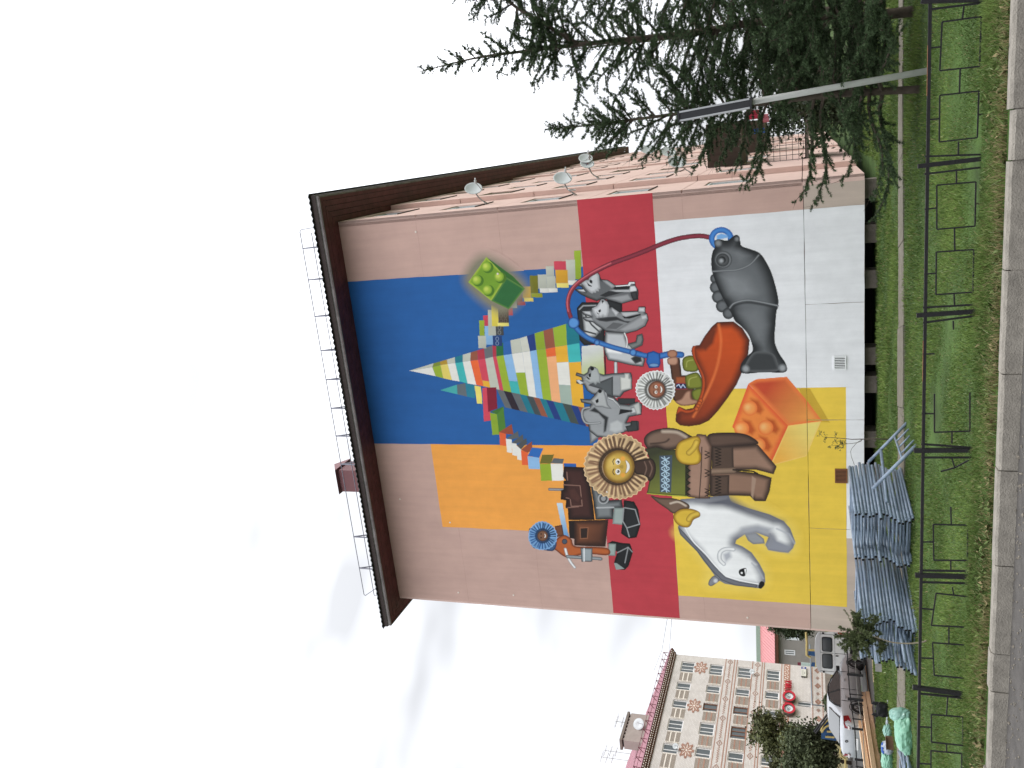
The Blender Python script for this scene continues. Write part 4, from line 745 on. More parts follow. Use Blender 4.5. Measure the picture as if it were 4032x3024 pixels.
poly(Z4, [(556, 380), (600, 330), (700, 306), (785, 316), (850, 350), (880, 372), (830, 402), (772, 442), (700, 452), (640, 432), (580, 440)], C(122, 98, 84), edge=C(46, 36, 32), ew=18, smooth=True); stroke(Z4, [(680, 330), (770, 335), (830, 365)], .07, C(196, 178, 160), soft=.09, smooth=True); stroke(Z4, [(600, 410), (690, 400), (720, 380)], .05, C(60, 46, 40), soft=.05, smooth=True)
def mitten(pts, thumb, c=(214, 178, 62)):
    poly(Z4, pts, C(*c), edge=C(150, 112, 34), ew=10, smooth=True, out=(C(70, 50, 22), .02)); stroke(Z4, thumb, .17, C(222, 188, 76), edge=C(150, 114, 36), smooth=True)
mitten([(764, 455), (786, 402), (850, 372), (905, 362), (926, 388), (915, 440), (930, 490), (918, 535), (870, 548), (806, 538), (772, 505)], [(900, 400), (880, 440), (850, 470)])
mitten([(752, 876), (795, 840), (862, 836), (915, 856), (920, 884), (880, 905), (862, 940), (840, 955), (798, 948), (762, 918)], [(905, 868), (870, 880), (850, 905)])
fur_hood(Z4, 382, 560, 106, 208, C(206, 176, 134), C(128, 98, 74), n=36)
poly(Z4, [(492, 528), (560, 512), (604, 506), (632, 545), (630, 610), (602, 650), (560, 618), (500, 602)], C(66, 48, 40), edge=C(32, 24, 20), ew=8, smooth=True); stroke(Z4, [(560, 528), (574, 570), (562, 612)], .04, C(112, 88, 76), smooth=True); stroke(Z4, [(592, 524), (610, 570), (594, 622)], .04, C(112, 88, 76), smooth=True)
disc(Z4, 392, 560, 104, C(200, 164, 74), ry=108, edge=C(122, 88, 34), ew=18)
poly(Z4, [(330, 520), (360, 500), (380, 540), (350, 580), (325, 560)], C(222, 190, 104), soft=.2)
face(Z4, 398, 560, 96, (200, 164, 74), (54, 36, 24))
# ---- sheets: every painted cell of a figure becomes a face of that figure's own sheet
jx = np.ones(NWX, bool); jz = np.abs(GZ - ZJ) > .009
m_mural = mat('mural_paint', (1, 1, 1), .75, .05, 2.2, .12, 70, attr=True, streak=.09)
NAMES_L = {'painted_brick': ['big green toy brick painted floating over the wall', 'orange toy brick painted at the foot of the wall']}
cnt = {}
LBL = {7: None}
order = list(IDM_NAMES.items())
per = {}
for k, nme in order:
    key = nme
    per.setdefault(nme, []).append(k)
merge = []
merge.append(('painted_peak', per['painted_peak'], 'pointed peak of coloured blocks')); merge.append(('painted_steps', per['painted_steps'][:1], 'right flight of stepped coloured blocks')); merge.append(('painted_steps', per['painted_steps'][1:], 'left flight of stepped coloured blocks'))
merge.append(('painted_brick', per['painted_brick'][:2], 'green toy brick')); merge.append(('painted_brick', per['painted_brick'][2:], 'orange toy brick'))
merge.append(('painted_sled', per['painted_sled'], None))
for k, l in zip(per['painted_dog'], ('grey sled dog nearest the red hose', 'grey sled dog in front of the black sled', 'grey sled dog under the peak', 'grey sled dog beside the tall fur hood')): merge.append(('painted_dog', [k], l))
merge.append(('painted_machine', per['painted_machine'], 'brown machine on black tracks'))
pp = per['painted_person']; merge.append(('painted_person', [pp[0]], 'driver in a blue fur hood')); merge.append(('painted_person', pp[1:3], 'paddler in a white fur hood')); merge.append(('painted_person', [pp[3]], 'tall figure in a tan fur hood and green tunic'))
for nme in ('painted_kayak', 'painted_hose', 'painted_rod', 'painted_fish', 'painted_bear'): merge.append((nme, per[nme], None))
for nme, ks_, lab in merge:
    M_ = np.isin(IDM, ks_) & jz[:, None]
    low = GZ < ZJ
    for v in VJ: M_[np.ix_(low, np.abs(GX - v) < .009)] = False
    jj, ii = np.nonzero(M_)
    if not len(jj): continue
    nodes = np.zeros((NWZ + 1, NWX + 1), np.int64) - 1
    for dj in (0, 1):
        for di in (0, 1): nodes[jj + dj, ii + di] = 0
    nj, ni = np.nonzero(nodes == 0); nodes[nj, ni] = np.arange(len(nj))
    V = np.stack([ni * PX, np.full(len(ni), -.0042), .345 + nj * PX], 1)
    Fq = np.stack([nodes[jj, ii], nodes[jj, ii + 1], nodes[jj + 1, ii + 1], nodes[jj + 1, ii]], 1)
    link(nme, np_mesh(nme, V, Fq, IMG[jj, ii]), m_mural, B, label=lab)
# ------------------------------------------------------------------ satellite dishes on the pink facade
m_dish = mat('dish_white', (.55, .58, .59), .5, .08, 5); m_metal = mat('grey_metal', (.30, .29, .28), .5, .2, 9, metal=.3)
m_dred = mat('emblem_red', (.45, .06, .06), .6, 0); m_dblue = mat('emblem_blue', (.14, .16, .26), .6, 0)
def bw(a, d, z): return O + HW * a + NW * d + np.array([0, 0, z])
def dish(cpx, mount_px, aw, R, label, emblem=False, dlim=None, nrm=(.60, -.74, -.26), grp='satellite dishes on the pink facade'):
    mnt = at_a(*mount_px, aw); d = mnt[1] if dlim is None else dlim; 
    if dlim is not None: mnt = np.array([aw, d, at_d(*mount_px, d)[2]])
    cen = at_d(*cpx, d - .12); M_ = bw(aw + .003, d, mnt[2]); Cw = bw(*cen)
    t = empty('satellite_dish', M_, 0, label, 'satellite dish', grp)
    R *= .88; n = Vector(nrm).normalized(); q = n.to_track_quat('Z', 'Y').to_matrix().to_4x4(); q.translation = Vector(Cw)
    prof = [(R * k / 6, .16 * R * (k / 6) ** 2 * 1.3) for k in range(7)]
    mb = MB(); mb.lathe([(0.001, 0)] + prof[1:] + [(R * 1.03, prof[-1][1] - .004), (R * 1.02, prof[-1][1] - .02)] + [(r, z - .015) for r, z in reversed(prof[1:])] + [(0.001, -.015)], q, 28); mb.smooth = True
    rf = mb.build('reflector', m_dish, t, True)
    up = Vector((0, 0, 1)); dn = (q.to_3x3() @ Vector((0, 1, 0))); lo = -(up - n * up.dot(n)).normalized()
    foc = Vector(Cw) + n * R * 1.25 + lo * R * .25
    mb = MB(); mb.tube([Vector(Cw) + lo * R * .98 + n * .1 * R, foc - n * .03], .012, 6); mb.build('feed_arm', m_metal, t, True)
    mb = MB(); mb.tube([foc - n * .09, foc + n * .02], [.028, .042], 8); mb.tube([foc + n * .02, foc + n * .11], .022, 8); mb.build('feed_horn', m_dish if not emblem else m_metal, t, True)
    bk = Vector(Cw) - n * .05; mm = Vector(M_)
    mb = MB(); mb.tube([bk, bk - n * .08 + lo * .05, mm + Vector(HW) * .22 + up * .1, mm + Vector(HW) * .12], .02, 6); mb.tube([mm + Vector(HW) * .13, mm - up * .16 + Vector(NW) * .10], .014, 6); mb.tube([mm + Vector(HW) * .13, mm - up * .16 - Vector(NW) * .10], .014, 6); mb.build('mount_bracket', m_metal, t, True)
    if emblem:
        for (ox, oy, rx, ry, mm_, nm) in ((-.10, .06, .22, .07, m_dblue, 'emblem'), (.10, -.02, .07, .16, m_dred, 'emblem')):
            mb = MB(); mb.add([q @ Vector((R * (ox + rx * math.cos(k)), R * (oy + ry * math.sin(k)), .16 * R * 1.3 * ((ox + rx * math.cos(k)) ** 2 + (oy + ry * math.sin(k)) ** 2) + .006)) for k in np.linspace(0, 6.283, 12, endpoint=False)], [tuple(range(12))]); mb.build(nm, mm_, rf, False) if False else mb.build(nm, mm_, t, True)
    return t
dish(FA(1160, 465), FA(1290, 650), 13.17, .31, 'plain white satellite dish highest on the first bay of the pink facade', dlim=1.9)
dish(FB(425, 610), FB(545, 825), 13.17, .32, 'white satellite dish with a coiled cable on the first bay below the other', dlim=2.2)
dish(FB(760, 320), FB(880, 480), 13.33, .30, 'upper plain dish of the stacked pair on the pink facade', dlim=9.0)
dish(FB(782, 395), FB(885, 530), 13.33, .30, 'lower dish of the stacked pair with a small red and blue emblem', True, dlim=8.8)
dish(FB(2085, 375), FB(2230, 470), 13.33, .33, 'white dish with a red and blue emblem nearest the larch twigs', True, dlim=5.2)
dish(FB(1660, 195), FB(1705, 295), 13.41, .42, 'far white satellite dish high near the end of the eave', dlim=24.0)
dish(FB(1960, 225), FB(2055, 310), 13.41, .42, 'far white satellite dish partly behind the larch tips', True, dlim=19.5)
# coil of spare cable
cq = at_d(*FB(562, 765), 2.15)
mb = MB(); mb.tube([bw(cq[0] + .02 * math.sin(k), cq[1] + .16 * math.cos(k), cq[2] + .11 * math.sin(k)) for k in np.linspace(0, 6.283, 16)], .013, 5); tag(mb.build('cable_coil', m_dish), 'small ring of white cable hanging below a satellite dish', 'cable')
# washing on the lattice balcony
m_redc = mat('red_cloth', (.36, .03, .06), .9, .2, 12); m_pinkc = mat('pink_cloth', (.42, .14, .17), .9, .2, 12); m_bluec = mat('blue_cloth', (.03, .12, .45), .9, .2, 12)
def cloth(name, mm, a, d, z, w, h, label):
    mb = MB(); nx, nz = 6, 6; vs = [bw(a + w * (i / nx - .5), d + .05 * math.sin(i * 1.9 + j * .4), z - h * j / nz - .02 * math.sin(i)) for j in range(nz + 1) for i in range(nx + 1)]
    mb.add(vs, [(j * 7 + i, j * 7 + i + 1, (j + 1) * 7 + i + 1, (j + 1) * 7 + i) for j in range(nz) for i in range(nx)])
    vs2 = [np.array(v) + NW * .012 for v in vs]; mb.add(vs2, [(j * 7 + i + 1, j * 7 + i, (j + 1) * 7 + i, (j + 1) * 7 + i + 1) for j in range(nz) for i in range(nx)]); mb.smooth = True
    tag(mb.build(name, mm), label, 'laundry', 'washing hung on the balcony')
cloth('hung_shirt', m_redc, 14.98, 8.05, 3.62, .30, .42, 'crumpled red shirt hung above the lattice balcony'); cloth('hung_towel', m_pinkc, 14.82, 8.08, 3.28, .28, .36, 'faded pink towel hung below the red shirt'); cloth('hung_cloth', m_bluec, 14.42, 8.06, 3.42, .16, .36, 'bright blue cloth hung at the balcony corner')
mb = MB(); mb.tube([bw(13.34, 8.12, 3.7), bw(14.3, 8.12, 3.67), bw(15.1, 8.12, 3.7)], .008, 5); tag(mb.build('washing_line', m_lat), 'thin washing line stretched over the lattice balcony', 'washing line')
# ------------------------------------------------------------------ cream brick block with ornaments, far left
s95 = 95 / np.hypot(*ray(2662, 2576)[:2]); P95 = EY + ray(2662, 2576) * s95
BANG = math.radians(-106.5)
R2 = empty('brick_house', (P95[0], P95[1], 0), BANG, 'cream brick block with brown rosettes, pink roof and a red sign', 'building')
fdir = np.array([math.cos(BANG), math.sin(BANG), 0]); fout = np.array([-fdir[1], fdir[0], 0]); PB = np.array([P95[0], P95[1], 0.0])
def bf(px, py, y=0.0):
    P = at_plane(px, py, PB + fout * y, fout); q = P - PB; return (q @ fdir, P[2])
def brick_mat(name, c1, c2, mortar, sx, sz):
    m = bpy.data.materials.new(name); m.use_nodes = True; t = m.node_tree; bs = t.nodes['Principled BSDF']; bs.inputs['Roughness'].default_value = .85; bs.inputs['Specular IOR Level'].default_value = .2
    tcn = N(t, 'ShaderNodeTexCoord'); sp = N(t, 'ShaderNodeSeparateXYZ'); cb = N(t, 'ShaderNodeCombineXYZ'); t.links.new(tcn.outputs['Object'], sp.inputs[0]); t.links.new(sp.outputs[0], cb.inputs[0]); t.links.new(sp.outputs[2], cb.inputs[1])
    br = N(t, 'ShaderNodeTexBrick'); br.inputs['Scale'].default_value = 1; br.inputs['Brick Width'].default_value = sx; br.inputs['Row Height'].default_value = sz; br.inputs['Mortar Size'].default_value = .011
    br.inputs['Color1'].default_value = (*c1, 1); br.inputs['Color2'].default_value = (*c2, 1); br.inputs['Mortar'].default_value = (*mortar, 1); t.links.new(cb.outputs[0], br.inputs[0])
    n = N(t, 'ShaderNodeTexNoise'); n.inputs['Scale'].default_value = .8; n.inputs['Detail'].default_value = 6; t.links.new(tcn.outputs['Object'], n.inputs[0])
    r = N(t, 'ShaderNodeMapRange'); r.inputs[3].default_value = .8; r.inputs[4].default_value = 1.15; t.links.new(n.outputs[0], r.inputs[0])
    mx = N(t, 'ShaderNodeMix', data_type='RGBA', blend_type='MULTIPLY'); mx.inputs[0].default_value = 1; t.links.new(br.outputs[0], mx.inputs[6]); t.links.new(r.outputs[0], mx.inputs[7]); t.links.new(mx.outputs[2], bs.inputs['Base Color'])
    bp = N(t, 'ShaderNodeBump'); bp.inputs['Strength'].default_value = .6; bp.inputs['Distance'].default_value = .01; bp.invert = True; t.links.new(br.outputs['Fac'], bp.inputs['Height']); t.links.new(bp.outputs[0], bs.inputs['Normal']); MATS[name] = m; return m
m_cream = brick_mat('cream_brick', alb(208, 203, 199, .96), alb(200, 194, 189, .96), alb(180, 173, 167, 1.0), .26, .13)
m_tan = brick_mat('tan_brick_panel', alb(162, 152, 142, 1.0), alb(154, 144, 134, 1.0), alb(122, 112, 102, 1.1), .26, .13)
m_orn = mat('brown_ornament', alb(160, 122, 106, .95), .85, .2, 3); m_orn2 = mat('cream_ornament', alb(218, 210, 200, .9), .85, .12, 3); m_wframe = mat('far_window_frame', (.72, .72, .72), .5, .05)
WC = [(1.15, 2.9), (4.7, 5.85), (7.55, 8.7), (10.45, 12.1), (13.9, 15.1), (17.3, 18.7)]; WF = [(5.0, 6.3), (7.75, 9.1), (10.6, 11.95), (13.5, 14.9)]
holes = [(a, b_, c, d) for a, b_ in WC for c, d in WF] + [(5.7, 6.5, 2.0, 3.3), (9.3, 10.2, 2.0, 3.3)]
mb = MB(); holed(mb, lambda x, z, q: (x, -q, z), 0, 24, .15, 15.65, holes, .22); mb.quad((0, -.22, .15), (0, -12, .15), (0, -12, 15.65), (0, -.22, 15.65)); mb.build('wall', m_cream, R2)
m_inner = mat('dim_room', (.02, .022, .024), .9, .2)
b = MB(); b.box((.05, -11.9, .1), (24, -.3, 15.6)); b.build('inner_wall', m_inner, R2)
m_brownf = mat('brown_window_frame', alb(122, 84, 66, 1.0), .6, .1)
for k, (a, b_, c, d) in enumerate(holes):
    fm = m_brownf if k in (9, 10, 13) else m_wframe; f = .085
    mb = MB(); y0, y1 = -.17, -.09
    mb.box((a, y0, c), (b_, y1, c + f)); mb.box((a, y0, d - f), (b_, y1, d)); mb.box((a, y0, c + f), (a + f, y1, d - f)); mb.box((b_ - f, y0, c + f), (b_, y1, d - f))
    for t_ in ((.36, .7) if b_ - a > 1.5 else (.62,)): x = a + (b_ - a) * t_; mb.box((x - f / 2, y0, c + f), (x + f / 2, y1 - .004, d - f))
    w = mb.build('window', fm, R2); mb = MB(); mb.quad((a + f, -.14, c + f), (b_ - f, -.14, c + f), (b_ - f, -.14, d - f), (a + f, -.14, d - f)); mb.build('pane', m_glass, w)
    if k < 24:
        if k % 3 != 1: cu = MB(); cu.quad((a + f, -.26, c + (d - c) * .1), (a + (b_ - a) * .45, -.26, c + (d - c) * .1), (a + (b_ - a) * .45, -.26, d), (a + f, -.26, d)); cu.build('curtain', m_orn2, w)
# tan brick panels between the windows with brown or cream dividers
for i in range(5):
    for j, (c, d) in enumerate(WF):
        x0, x1 = WC[i][1] + .18, WC[i + 1][0] - .18
        mb = MB(); mb.box((x0, .002, c + .05), (x1, .02, d - .1)); p_ = mb.build('brick_panel', m_tan, R2); dm = m_orn2 if j == 3 else m_orn
        for t_ in (.33, .66): z = c + (d - c) * t_; mb = MB(); mb.box((x0, .0205, z - .05), (x1, .035, z + .05)); mb.build('panel_divider', dm, p_)
        for xx in (x0, x1):
            mb = MB(); n = 9
            for q_ in range(n): z = c + .05 + (d - c - .15) * q_ / n; mb.box((xx - .07, .0205, z), (xx + .07, .05, z + .09))
            mb.build('tooth_edge', m_orn2, p_)
def ornament(name, cells, cw, ch, mm, label=None):
    mb = MB(); 
    for (x, z) in cells: mb.box((x - cw / 2, .003, z - ch / 2), (x + cw / 2, .03, z + ch / 2))
    mb.build(name, mm, R2, label=label)
for (fx_, fz_) in ((1.99, 12.85), (8.2, 12.8), (14.52, 12.75)):
    cells = []; cells2 = []
    for i in range(-10, 11):
        for j in range(-10, 11):
            x, z = i * .075, j * .072; r = math.hypot(x, z); th = math.atan2(z, x)
            if r < .72 * (.83 + .17 * math.cos(8 * th)):
                if (.20 < r < .46 and abs(math.sin(4 * th)) < .30) or .10 > r: cells2.append((fx_ + x * 1.55, fz_ + z))
                elif abs(math.sin(4 * th + math.pi / 2)) > .16 or r > .55 or r < .3: cells.append((fx_ + x * 1.55, fz_ + z))
    ornament('rosette', cells, .112, .068, m_orn); ornament('rosette_cross', cells2, .112, .068, m_orn2)
for zc_, xs_2 in ((9.98, (.53, 3.82, 6.64, 9.54, 13.02, 16.2)), (7.22, (.57, 2.22, 5.29, 8.16, 11.0, 14.2))):
    for x in xs_2:
        cells = [(x + i * .1, zc_ + j * .06) for i in range(-5, 6) for j in range(-5, 6) if .75 < abs(i) / 4.2 + abs(j) / 4.4 < 1.08 or (abs(i) < 2 and abs(j) < 1)]
        ornament('diamond', cells, .095, .055, m_orn)
    for x0, x1 in zip(xs_2[:-1], xs_2[1:]):
        n = int((x1 - x0 - 1.1) / .15); ornament('dash_row', [(x0 + .55 + .15 * k, zc_ + (.05 if k % 2 else -.05)) for k in range(n + 1)], .13, .08, m_orn)
for z in (10.42, 9.55, 9.28, 7.72, 6.78, 6.55, 4.85): mb = MB(); mb.box((0.002, .004, z - .04), (20, .02, z + .04)); mb.build('string_course', m_orn, R2)
mb = MB(); mb.box((0, .003, 4.02), (20, .02, 4.62)); bd = mb.build('ornament_band', m_orn, R2); ornament('ornament_check', [(.2 + .16 * k, 4.32 + (.11 if k % 2 else -.11) + (.0 if k % 4 < 2 else .06)) for k in range(60)], .12, .13, m_orn2)
for k in range(12): ornament('lozenge', [(.6 + k * 1.25 + i * .1, 1.42 + j * .065) for i in range(-4, 5) for j in range(-4, 5) if abs(i) + abs(j) <= (4 if k % 2 == 0 else 2) and (abs(i) + abs(j)) != 1], .09, .06, m_orn)
for z in (1.92, 1.0): ornament('dash_row', [(.1 + .22 * k, z) for k in range(80)], .13, .1, m_orn)
mb = MB(); mb.box((-.0, -11, -.6), (24, .06, .72)); mb.build('plinth', m_conc, R2)
# cornice with dotted rows
m_corn = mat('brown_cornice', alb(92, 58, 44, 1.1), .85, .2, 3)
mb = MB(); prof = [(0.0, 15.65), (.16, 15.68), (.2, 15.85), (.32, 15.9), (.36, 16.0), (.42, 16.04), (.46, 16.18), (-.4, 16.22), (-.4, 15.65)]
mb.prism([(-y_, y_, z) for y_, z in prof], (0, 0, 0)) if False else None
vs = []; n = len(prof)
for xa_ in (0, 1): vs += [((-max(y_, 0) if xa_ == 0 else 24), y_, z) for y_, z in prof]
mb.add(vs, [(i, (i + 1) % n, (i + 1) % n + n, i + n) for i in range(n)] + [tuple(reversed(range(n))), tuple(range(n, 2 * n))]); mb.build('cornice', m_corn, R2)
for z, y_, st in ((15.66, .165, .24), (15.98, .345, .3), (16.22, .525, .34)): ornament('cornice_dots', [], 1, 1, m_orn2) if False else None
for z, y_, st in ((15.76, .185, .24), (15.96, .345, .3), (16.11, .445, .34)):
    mb = MB()
    for k in range(int(22 / st)): mb.box((k * st, y_ - .01, z - .03), (k * st + st * .42, y_ + .02, z + .04))
    mb.build('cornice_dots', m_orn2, R2)
m_proof = mat('pink_roof', alb(190, 140, 150, 1.3), .55, .10, 2)
hs = bf(2466, 3012, -9.5); HS, HZ = hs[0], hs[1]; SL = (HZ - 16.24) / 10.08
mb = MB(); mb.quad((-.5, .5, 16.24), (26, .5, 16.24), (26, -9.5, HZ), (HS, -9.5, HZ)); mb.quad((-.5, .5, 16.24), (HS, -9.5, HZ), (-.5, -19.5, 16.24), (-.5, -9, 16.24)); mb.add([(26, -9.5, HZ), (HS, -9.5, HZ), (-.5, -19.5, 16.24), (26, -19.5, 16.24)], [(0, 1, 2, 3)])
rf = mb.build('roof', m_proof, R2)
mb = MB(); d1 = Vector((0, -10.0, HZ - 16.24))
for k in range(52): x = k * .5; hi = min(1.0, (x + .58) / (HS + .58)); p = Vector((x, .5, 16.25)); mb.bar(p, p + d1 * hi, .02, .03)
mb.build('roof_seam', m_proof, rf)
mb = MB()
for k in range(16):
    x = .2 + 1.25 * k; p = Vector((x, .2, 16.36)); mb.bar(p, (x, .26, 17.0), .05); mb.bar((x, -.3, 16.55), (x, .26, 17.0), .05)
for z, y_ in ((16.97, .26), (16.7, .23)): mb.bar((.2, y_, z), (20, y_, z), .035)
mb.build('snow_guard', mat('rust_guard', alb(120, 72, 80, 1.2), .7, .2), R2)
# grey vent block on the roof
vb0, vb1 = bf(*KB(450, 392), -2.6), bf(*KB(450, 800), -2.6); vt = bf(*KB(392, 600), -2.6)[1]
m_vblk = mat('grey_stucco', alb(168, 158, 150, 1.2), .9, .12, 1.5); sh = MB(); sh.box((vb0[0], -3.6, 17.0), (vb1[0], -2.6, vt - .35)); vbk = sh.build('vent_block', m_vblk, R2)
mb = MB(); mb.box((vb0[0] - .08, -3.7, vt - .2), (vb1[0] + .08, -2.5, vt + .05)); mb.build('vent_lid', m_conc, vbk)
mb = MB()
for k in range(8): x = vb0[0] + (vb1[0] - vb0[0]) * (k + .5) / 8; mb.box((x - .1, -3.5, vt - .36), (x + .1, -2.62, vt - .18))
mb.build('vent_pillar', m_vblk, vbk)
mb = MB(); mb.box((vb0[0] + .1, -3.4, vt - .36), (vb1[0] - .1, -2.75, vt - .19)); mb.build('vent_gap', m_inner, vbk)
def far_dish(px, py, y, R, label):
    s_, z = bf(px, py, y); P = PB + fdir * s_ + fout * y + np.array([0, 0, z]); t = empty('satellite_dish', P, 0, label, 'satellite dish', 'satellite dishes on the brick block')
    n = Vector((.55, -.78, .25)).normalized(); q = n.to_track_quat('Z', 'Y').to_matrix().to_4x4(); q.translation = Vector(P)
    mb = MB(); mb.lathe([(.001, 0), (R * .5, .03), (R, .11), (R * 1.03, .09), (R * .5, 0), (.001, -.03)], q, 20); mb.smooth = True; mb.build('reflector', m_dish, t, True)
    mb = MB(); mb.tube([Vector(P) - Vector((0, 0, R)) + n * .1, Vector(P) + n * R * 1.1 - Vector((0, 0, .1))], .02, 5); mb.tube([Vector(P), Vector(P) - Vector(fout) * .6 - Vector((0, 0, .3))], .03, 5); mb.build('mount_bracket', m_metal, t, True)
far_dish(*KB(612, 560), -2.3, .56, 'white dish standing against the grey vent block on the pink roof'); far_dish(*K6(1305, 460), .35, .26, 'small white dish beside a third floor window of the brick block'); far_dish(*K6(350, 1390), .35, .26, 'small grey dish beside the top left window of the brick block')
# television aerials
def aerial(px, py, y, h, label):
    s_, z = bf(px, py, y); P = PB + fdir * s_ + fout * y; z0 = z; t = empty('aerial', (P[0], P[1], z0), 0, label, 'aerial', 'television aerials on the pink roof')
    mb = MB(); mb.tube([(P[0], P[1], z0 - .6), (P[0], P[1], z0 + h)], .03, 5); mb.build('mast', m_metal, t, True)
    for k, (dz, L) in enumerate(((h - .1, .9), (h - .7, .8), (h - 1.3, .7))):
        mb = MB(); mb.tube([P + fdir * (-L) + [0, 0, z0 + dz], P + fdir * L + [0, 0, z0 + dz]], .02, 4)
        for j in range(5): c_ = P + fdir * (-L + L * 2 * j / 4) + np.array([0, 0, z0 + dz]); mb.tube([c_ - fout * .35, c_ + fout * .35], .012, 4)
        mb.build('crossbar', m_metal, t, True)
aerial(*KB(455, 985), -9.5, 2.6, 'tall three-bar aerial on the ridge of the pink roof'); aerial(*KB(430, 1085), -9.5, 2.8, 'second aerial left of the three-bar one on the pink roof'); aerial(*KB(372, 530), -3.3, .7, 'short aerial sticking out of the grey vent block')
# red sign with two eyes
m_signred = mat('sign_red', alb(200, 36, 56, 1.25), .4, .05); m_signside = mat('sign_side', alb(96, 84, 80, 1.2), .6, .1); m_lens = mat('sign_white', (.66, .70, .72), .3, .04); m_ink = mat('sign_ink', (.10, .11, .12), .6, 0)
SG = empty('shop_sign', PB + fdir * 5.5 + fout * .12 + np.array([0, 0, 4.05]), BANG, 'red optician sign with two eye-shaped rings on the brick wall', 'sign')
SGx = 5.5
def ring_eye(sx, rz_):
    mb = MB(); rx = .80; n = 28; vs = []
    for y_, k in ((.34, 1.0), (.34, .66), (.22, .66), (0.0, 1.0)):
        for j in range(n): t = 2 * math.pi * j / n; vs.append((sx + rx * k * math.cos(t), y_, rz_ * k * math.sin(t)))
    fr = MB(); fr.add(vs[:2 * n], [(j, (j + 1) % n, n + (j + 1) % n, n + j) for j in range(n)]); r_ = fr.build('eye_ring', m_signred, SG)
    sd = MB(); sd.add(vs, [(j + 3 * n, (j + 1) % n + 3 * n, (j + 1) % n, j) for j in range(n)] + [(n + j, n + (j + 1) % n, 2 * n + (j + 1) % n, 2 * n + j) for j in range(n)]); sd.build('ring_side', m_signside, r_)
    le = MB(); le.add(vs[2 * n:3 * n], [tuple(range(n))]); le.build('eye_white', m_lens, r_)
    for pts, w in (([(.30, .02), (.12, .13), (-.12, .15), (-.32, .03)], .035), ([(.28, .17), (.08, .27), (-.16, .26), (-.32, .16)], .03), ([(.30, .02), (.1, -.10), (-.12, -.11), (-.32, .03)], .025)):
        ink = MB(); P_ = smooth_pts(pts, 5, False); ink.tube([(sx + x, .232, z) for x, z in P_], w * .6, 5); ink.build('eye_line', m_ink, r_)
    pu = MB(); pu.add([(sx + .02 + .11 * math.cos(t), .232, .02 + .09 * math.sin(t)) for t in np.linspace(0, 6.283, 14, endpoint=False)], [tuple(range(14))]); pu.build('pupil', m_ink, r_)
ring_eye(5.72 - SGx, .60); ring_eye(7.55 - SGx, .60)
fnt = None
def letters(txt, s0, s1, zc, h):
    n = len(txt); wd = (s1 - s0) / n
    for i, ch in enumerate(txt):
        cu = bpy.data.curves.new('letter', 'FONT'); cu.body = ch; cu.size = 1; cu.extrude = .03
        tmp = bpy.data.objects.new('letter_tmp', cu); COL.objects.link(tmp); dg = bpy.context.evaluated_depsgraph_get(); me = bpy.data.meshes.new_from_object(tmp.evaluated_get(dg)); bpy.data.objects.remove(tmp)
        v = np.array([p.co[:] for p in me.vertices]); mn, mx_ = v.min(0), v.max(0); sc = np.array([wd * .84 / (mx_[0] - mn[0]), h / (mx_[1] - mn[1])])
        cx2 = s0 + wd * (i + .5); V2 = [(cx2 - (p[0] - (mn[0] + mx_[0]) / 2) * sc[0], .12 + (.05 if p[2] > 0 else -.05), zc + (p[1] - (mn[1] + mx_[1]) / 2) * sc[1]) for p in v]
        for k, p in enumerate(me.vertices): p.co = V2[k]
        me.flip_normals(); me.name = 'letter'; me.materials.clear(); link('letter', me, m_signred, SG)
# the wall runs from right to left as its local x grows, so words start at the larger x
letters('АКИТП', 3.0 - SGx, 4.98 - SGx, 0.1, .62); letters('Н', 6.42 - SGx, 6.86 - SGx, .06, .62)
# address plate
m_pblue = mat('plate_blue', alb(70, 84, 150, 1.2), .4, .05); m_pl = mat('plate_white', alb(228, 226, 214, 1.2), .4, .04); m_pdark = mat('plate_side', (.06, .055, .05), .6, .1); m_ptxt = mat('plate_print', alb(160, 160, 152, 1.2), .6, 0)
AP = empty('address_plate', PB + fdir * 1.2 + fout * .02 + np.array([0, 0, 2.72]), BANG, 'white address plate with a blue end on the brick wall', 'sign')
mb = MB(); mb.box((-.78, .0, -.24), (.78, .16, .24)); mb.build('plate_box', m_pdark, AP)
mb = MB(); mb.box((-.40, .161, -.23), (.78, .17, .23)); pf = mb.build('plate_face', m_pl, AP); mb = MB(); mb.box((-.78, .161, -.23), (-.402, .17, .23)); mb.build('plate_number', m_pblue, AP)
for (x0, x1, z) in ((-.22, .62, .08), (.06, .42, -.08)): mb = MB(); mb.box((x0, .171, z - .035), (x1, .174, z + .035)); mb.build('plate_print', m_ptxt, pf)
mb = MB(); mb.box((-.66, .171, -.10), (-.52, .174, .10)); mb.box((-.70, .171, .02), (-.46, .175, .06)); mb.build('plate_print', m_pl, pf)
# pipe along the foot of the brick house
m_pipe = mat('grey_pipe', alb(120, 130, 140, 1.1), .6, .15)
pp0 = PB - fdir * 3 + fout * .6; pp1 = PB + fdir * 6.9 + fout * .6
mb = MB(); mb.tube([pp0 + [0, 0, 2.1], pp1 + [0, 0, 1.96], pp1 + [0, 0, .3]], .07, 6); tag(mb.build('gas_pipe', m_pipe), 'grey blue pipe running along the ornamented brick wall', 'pipe')
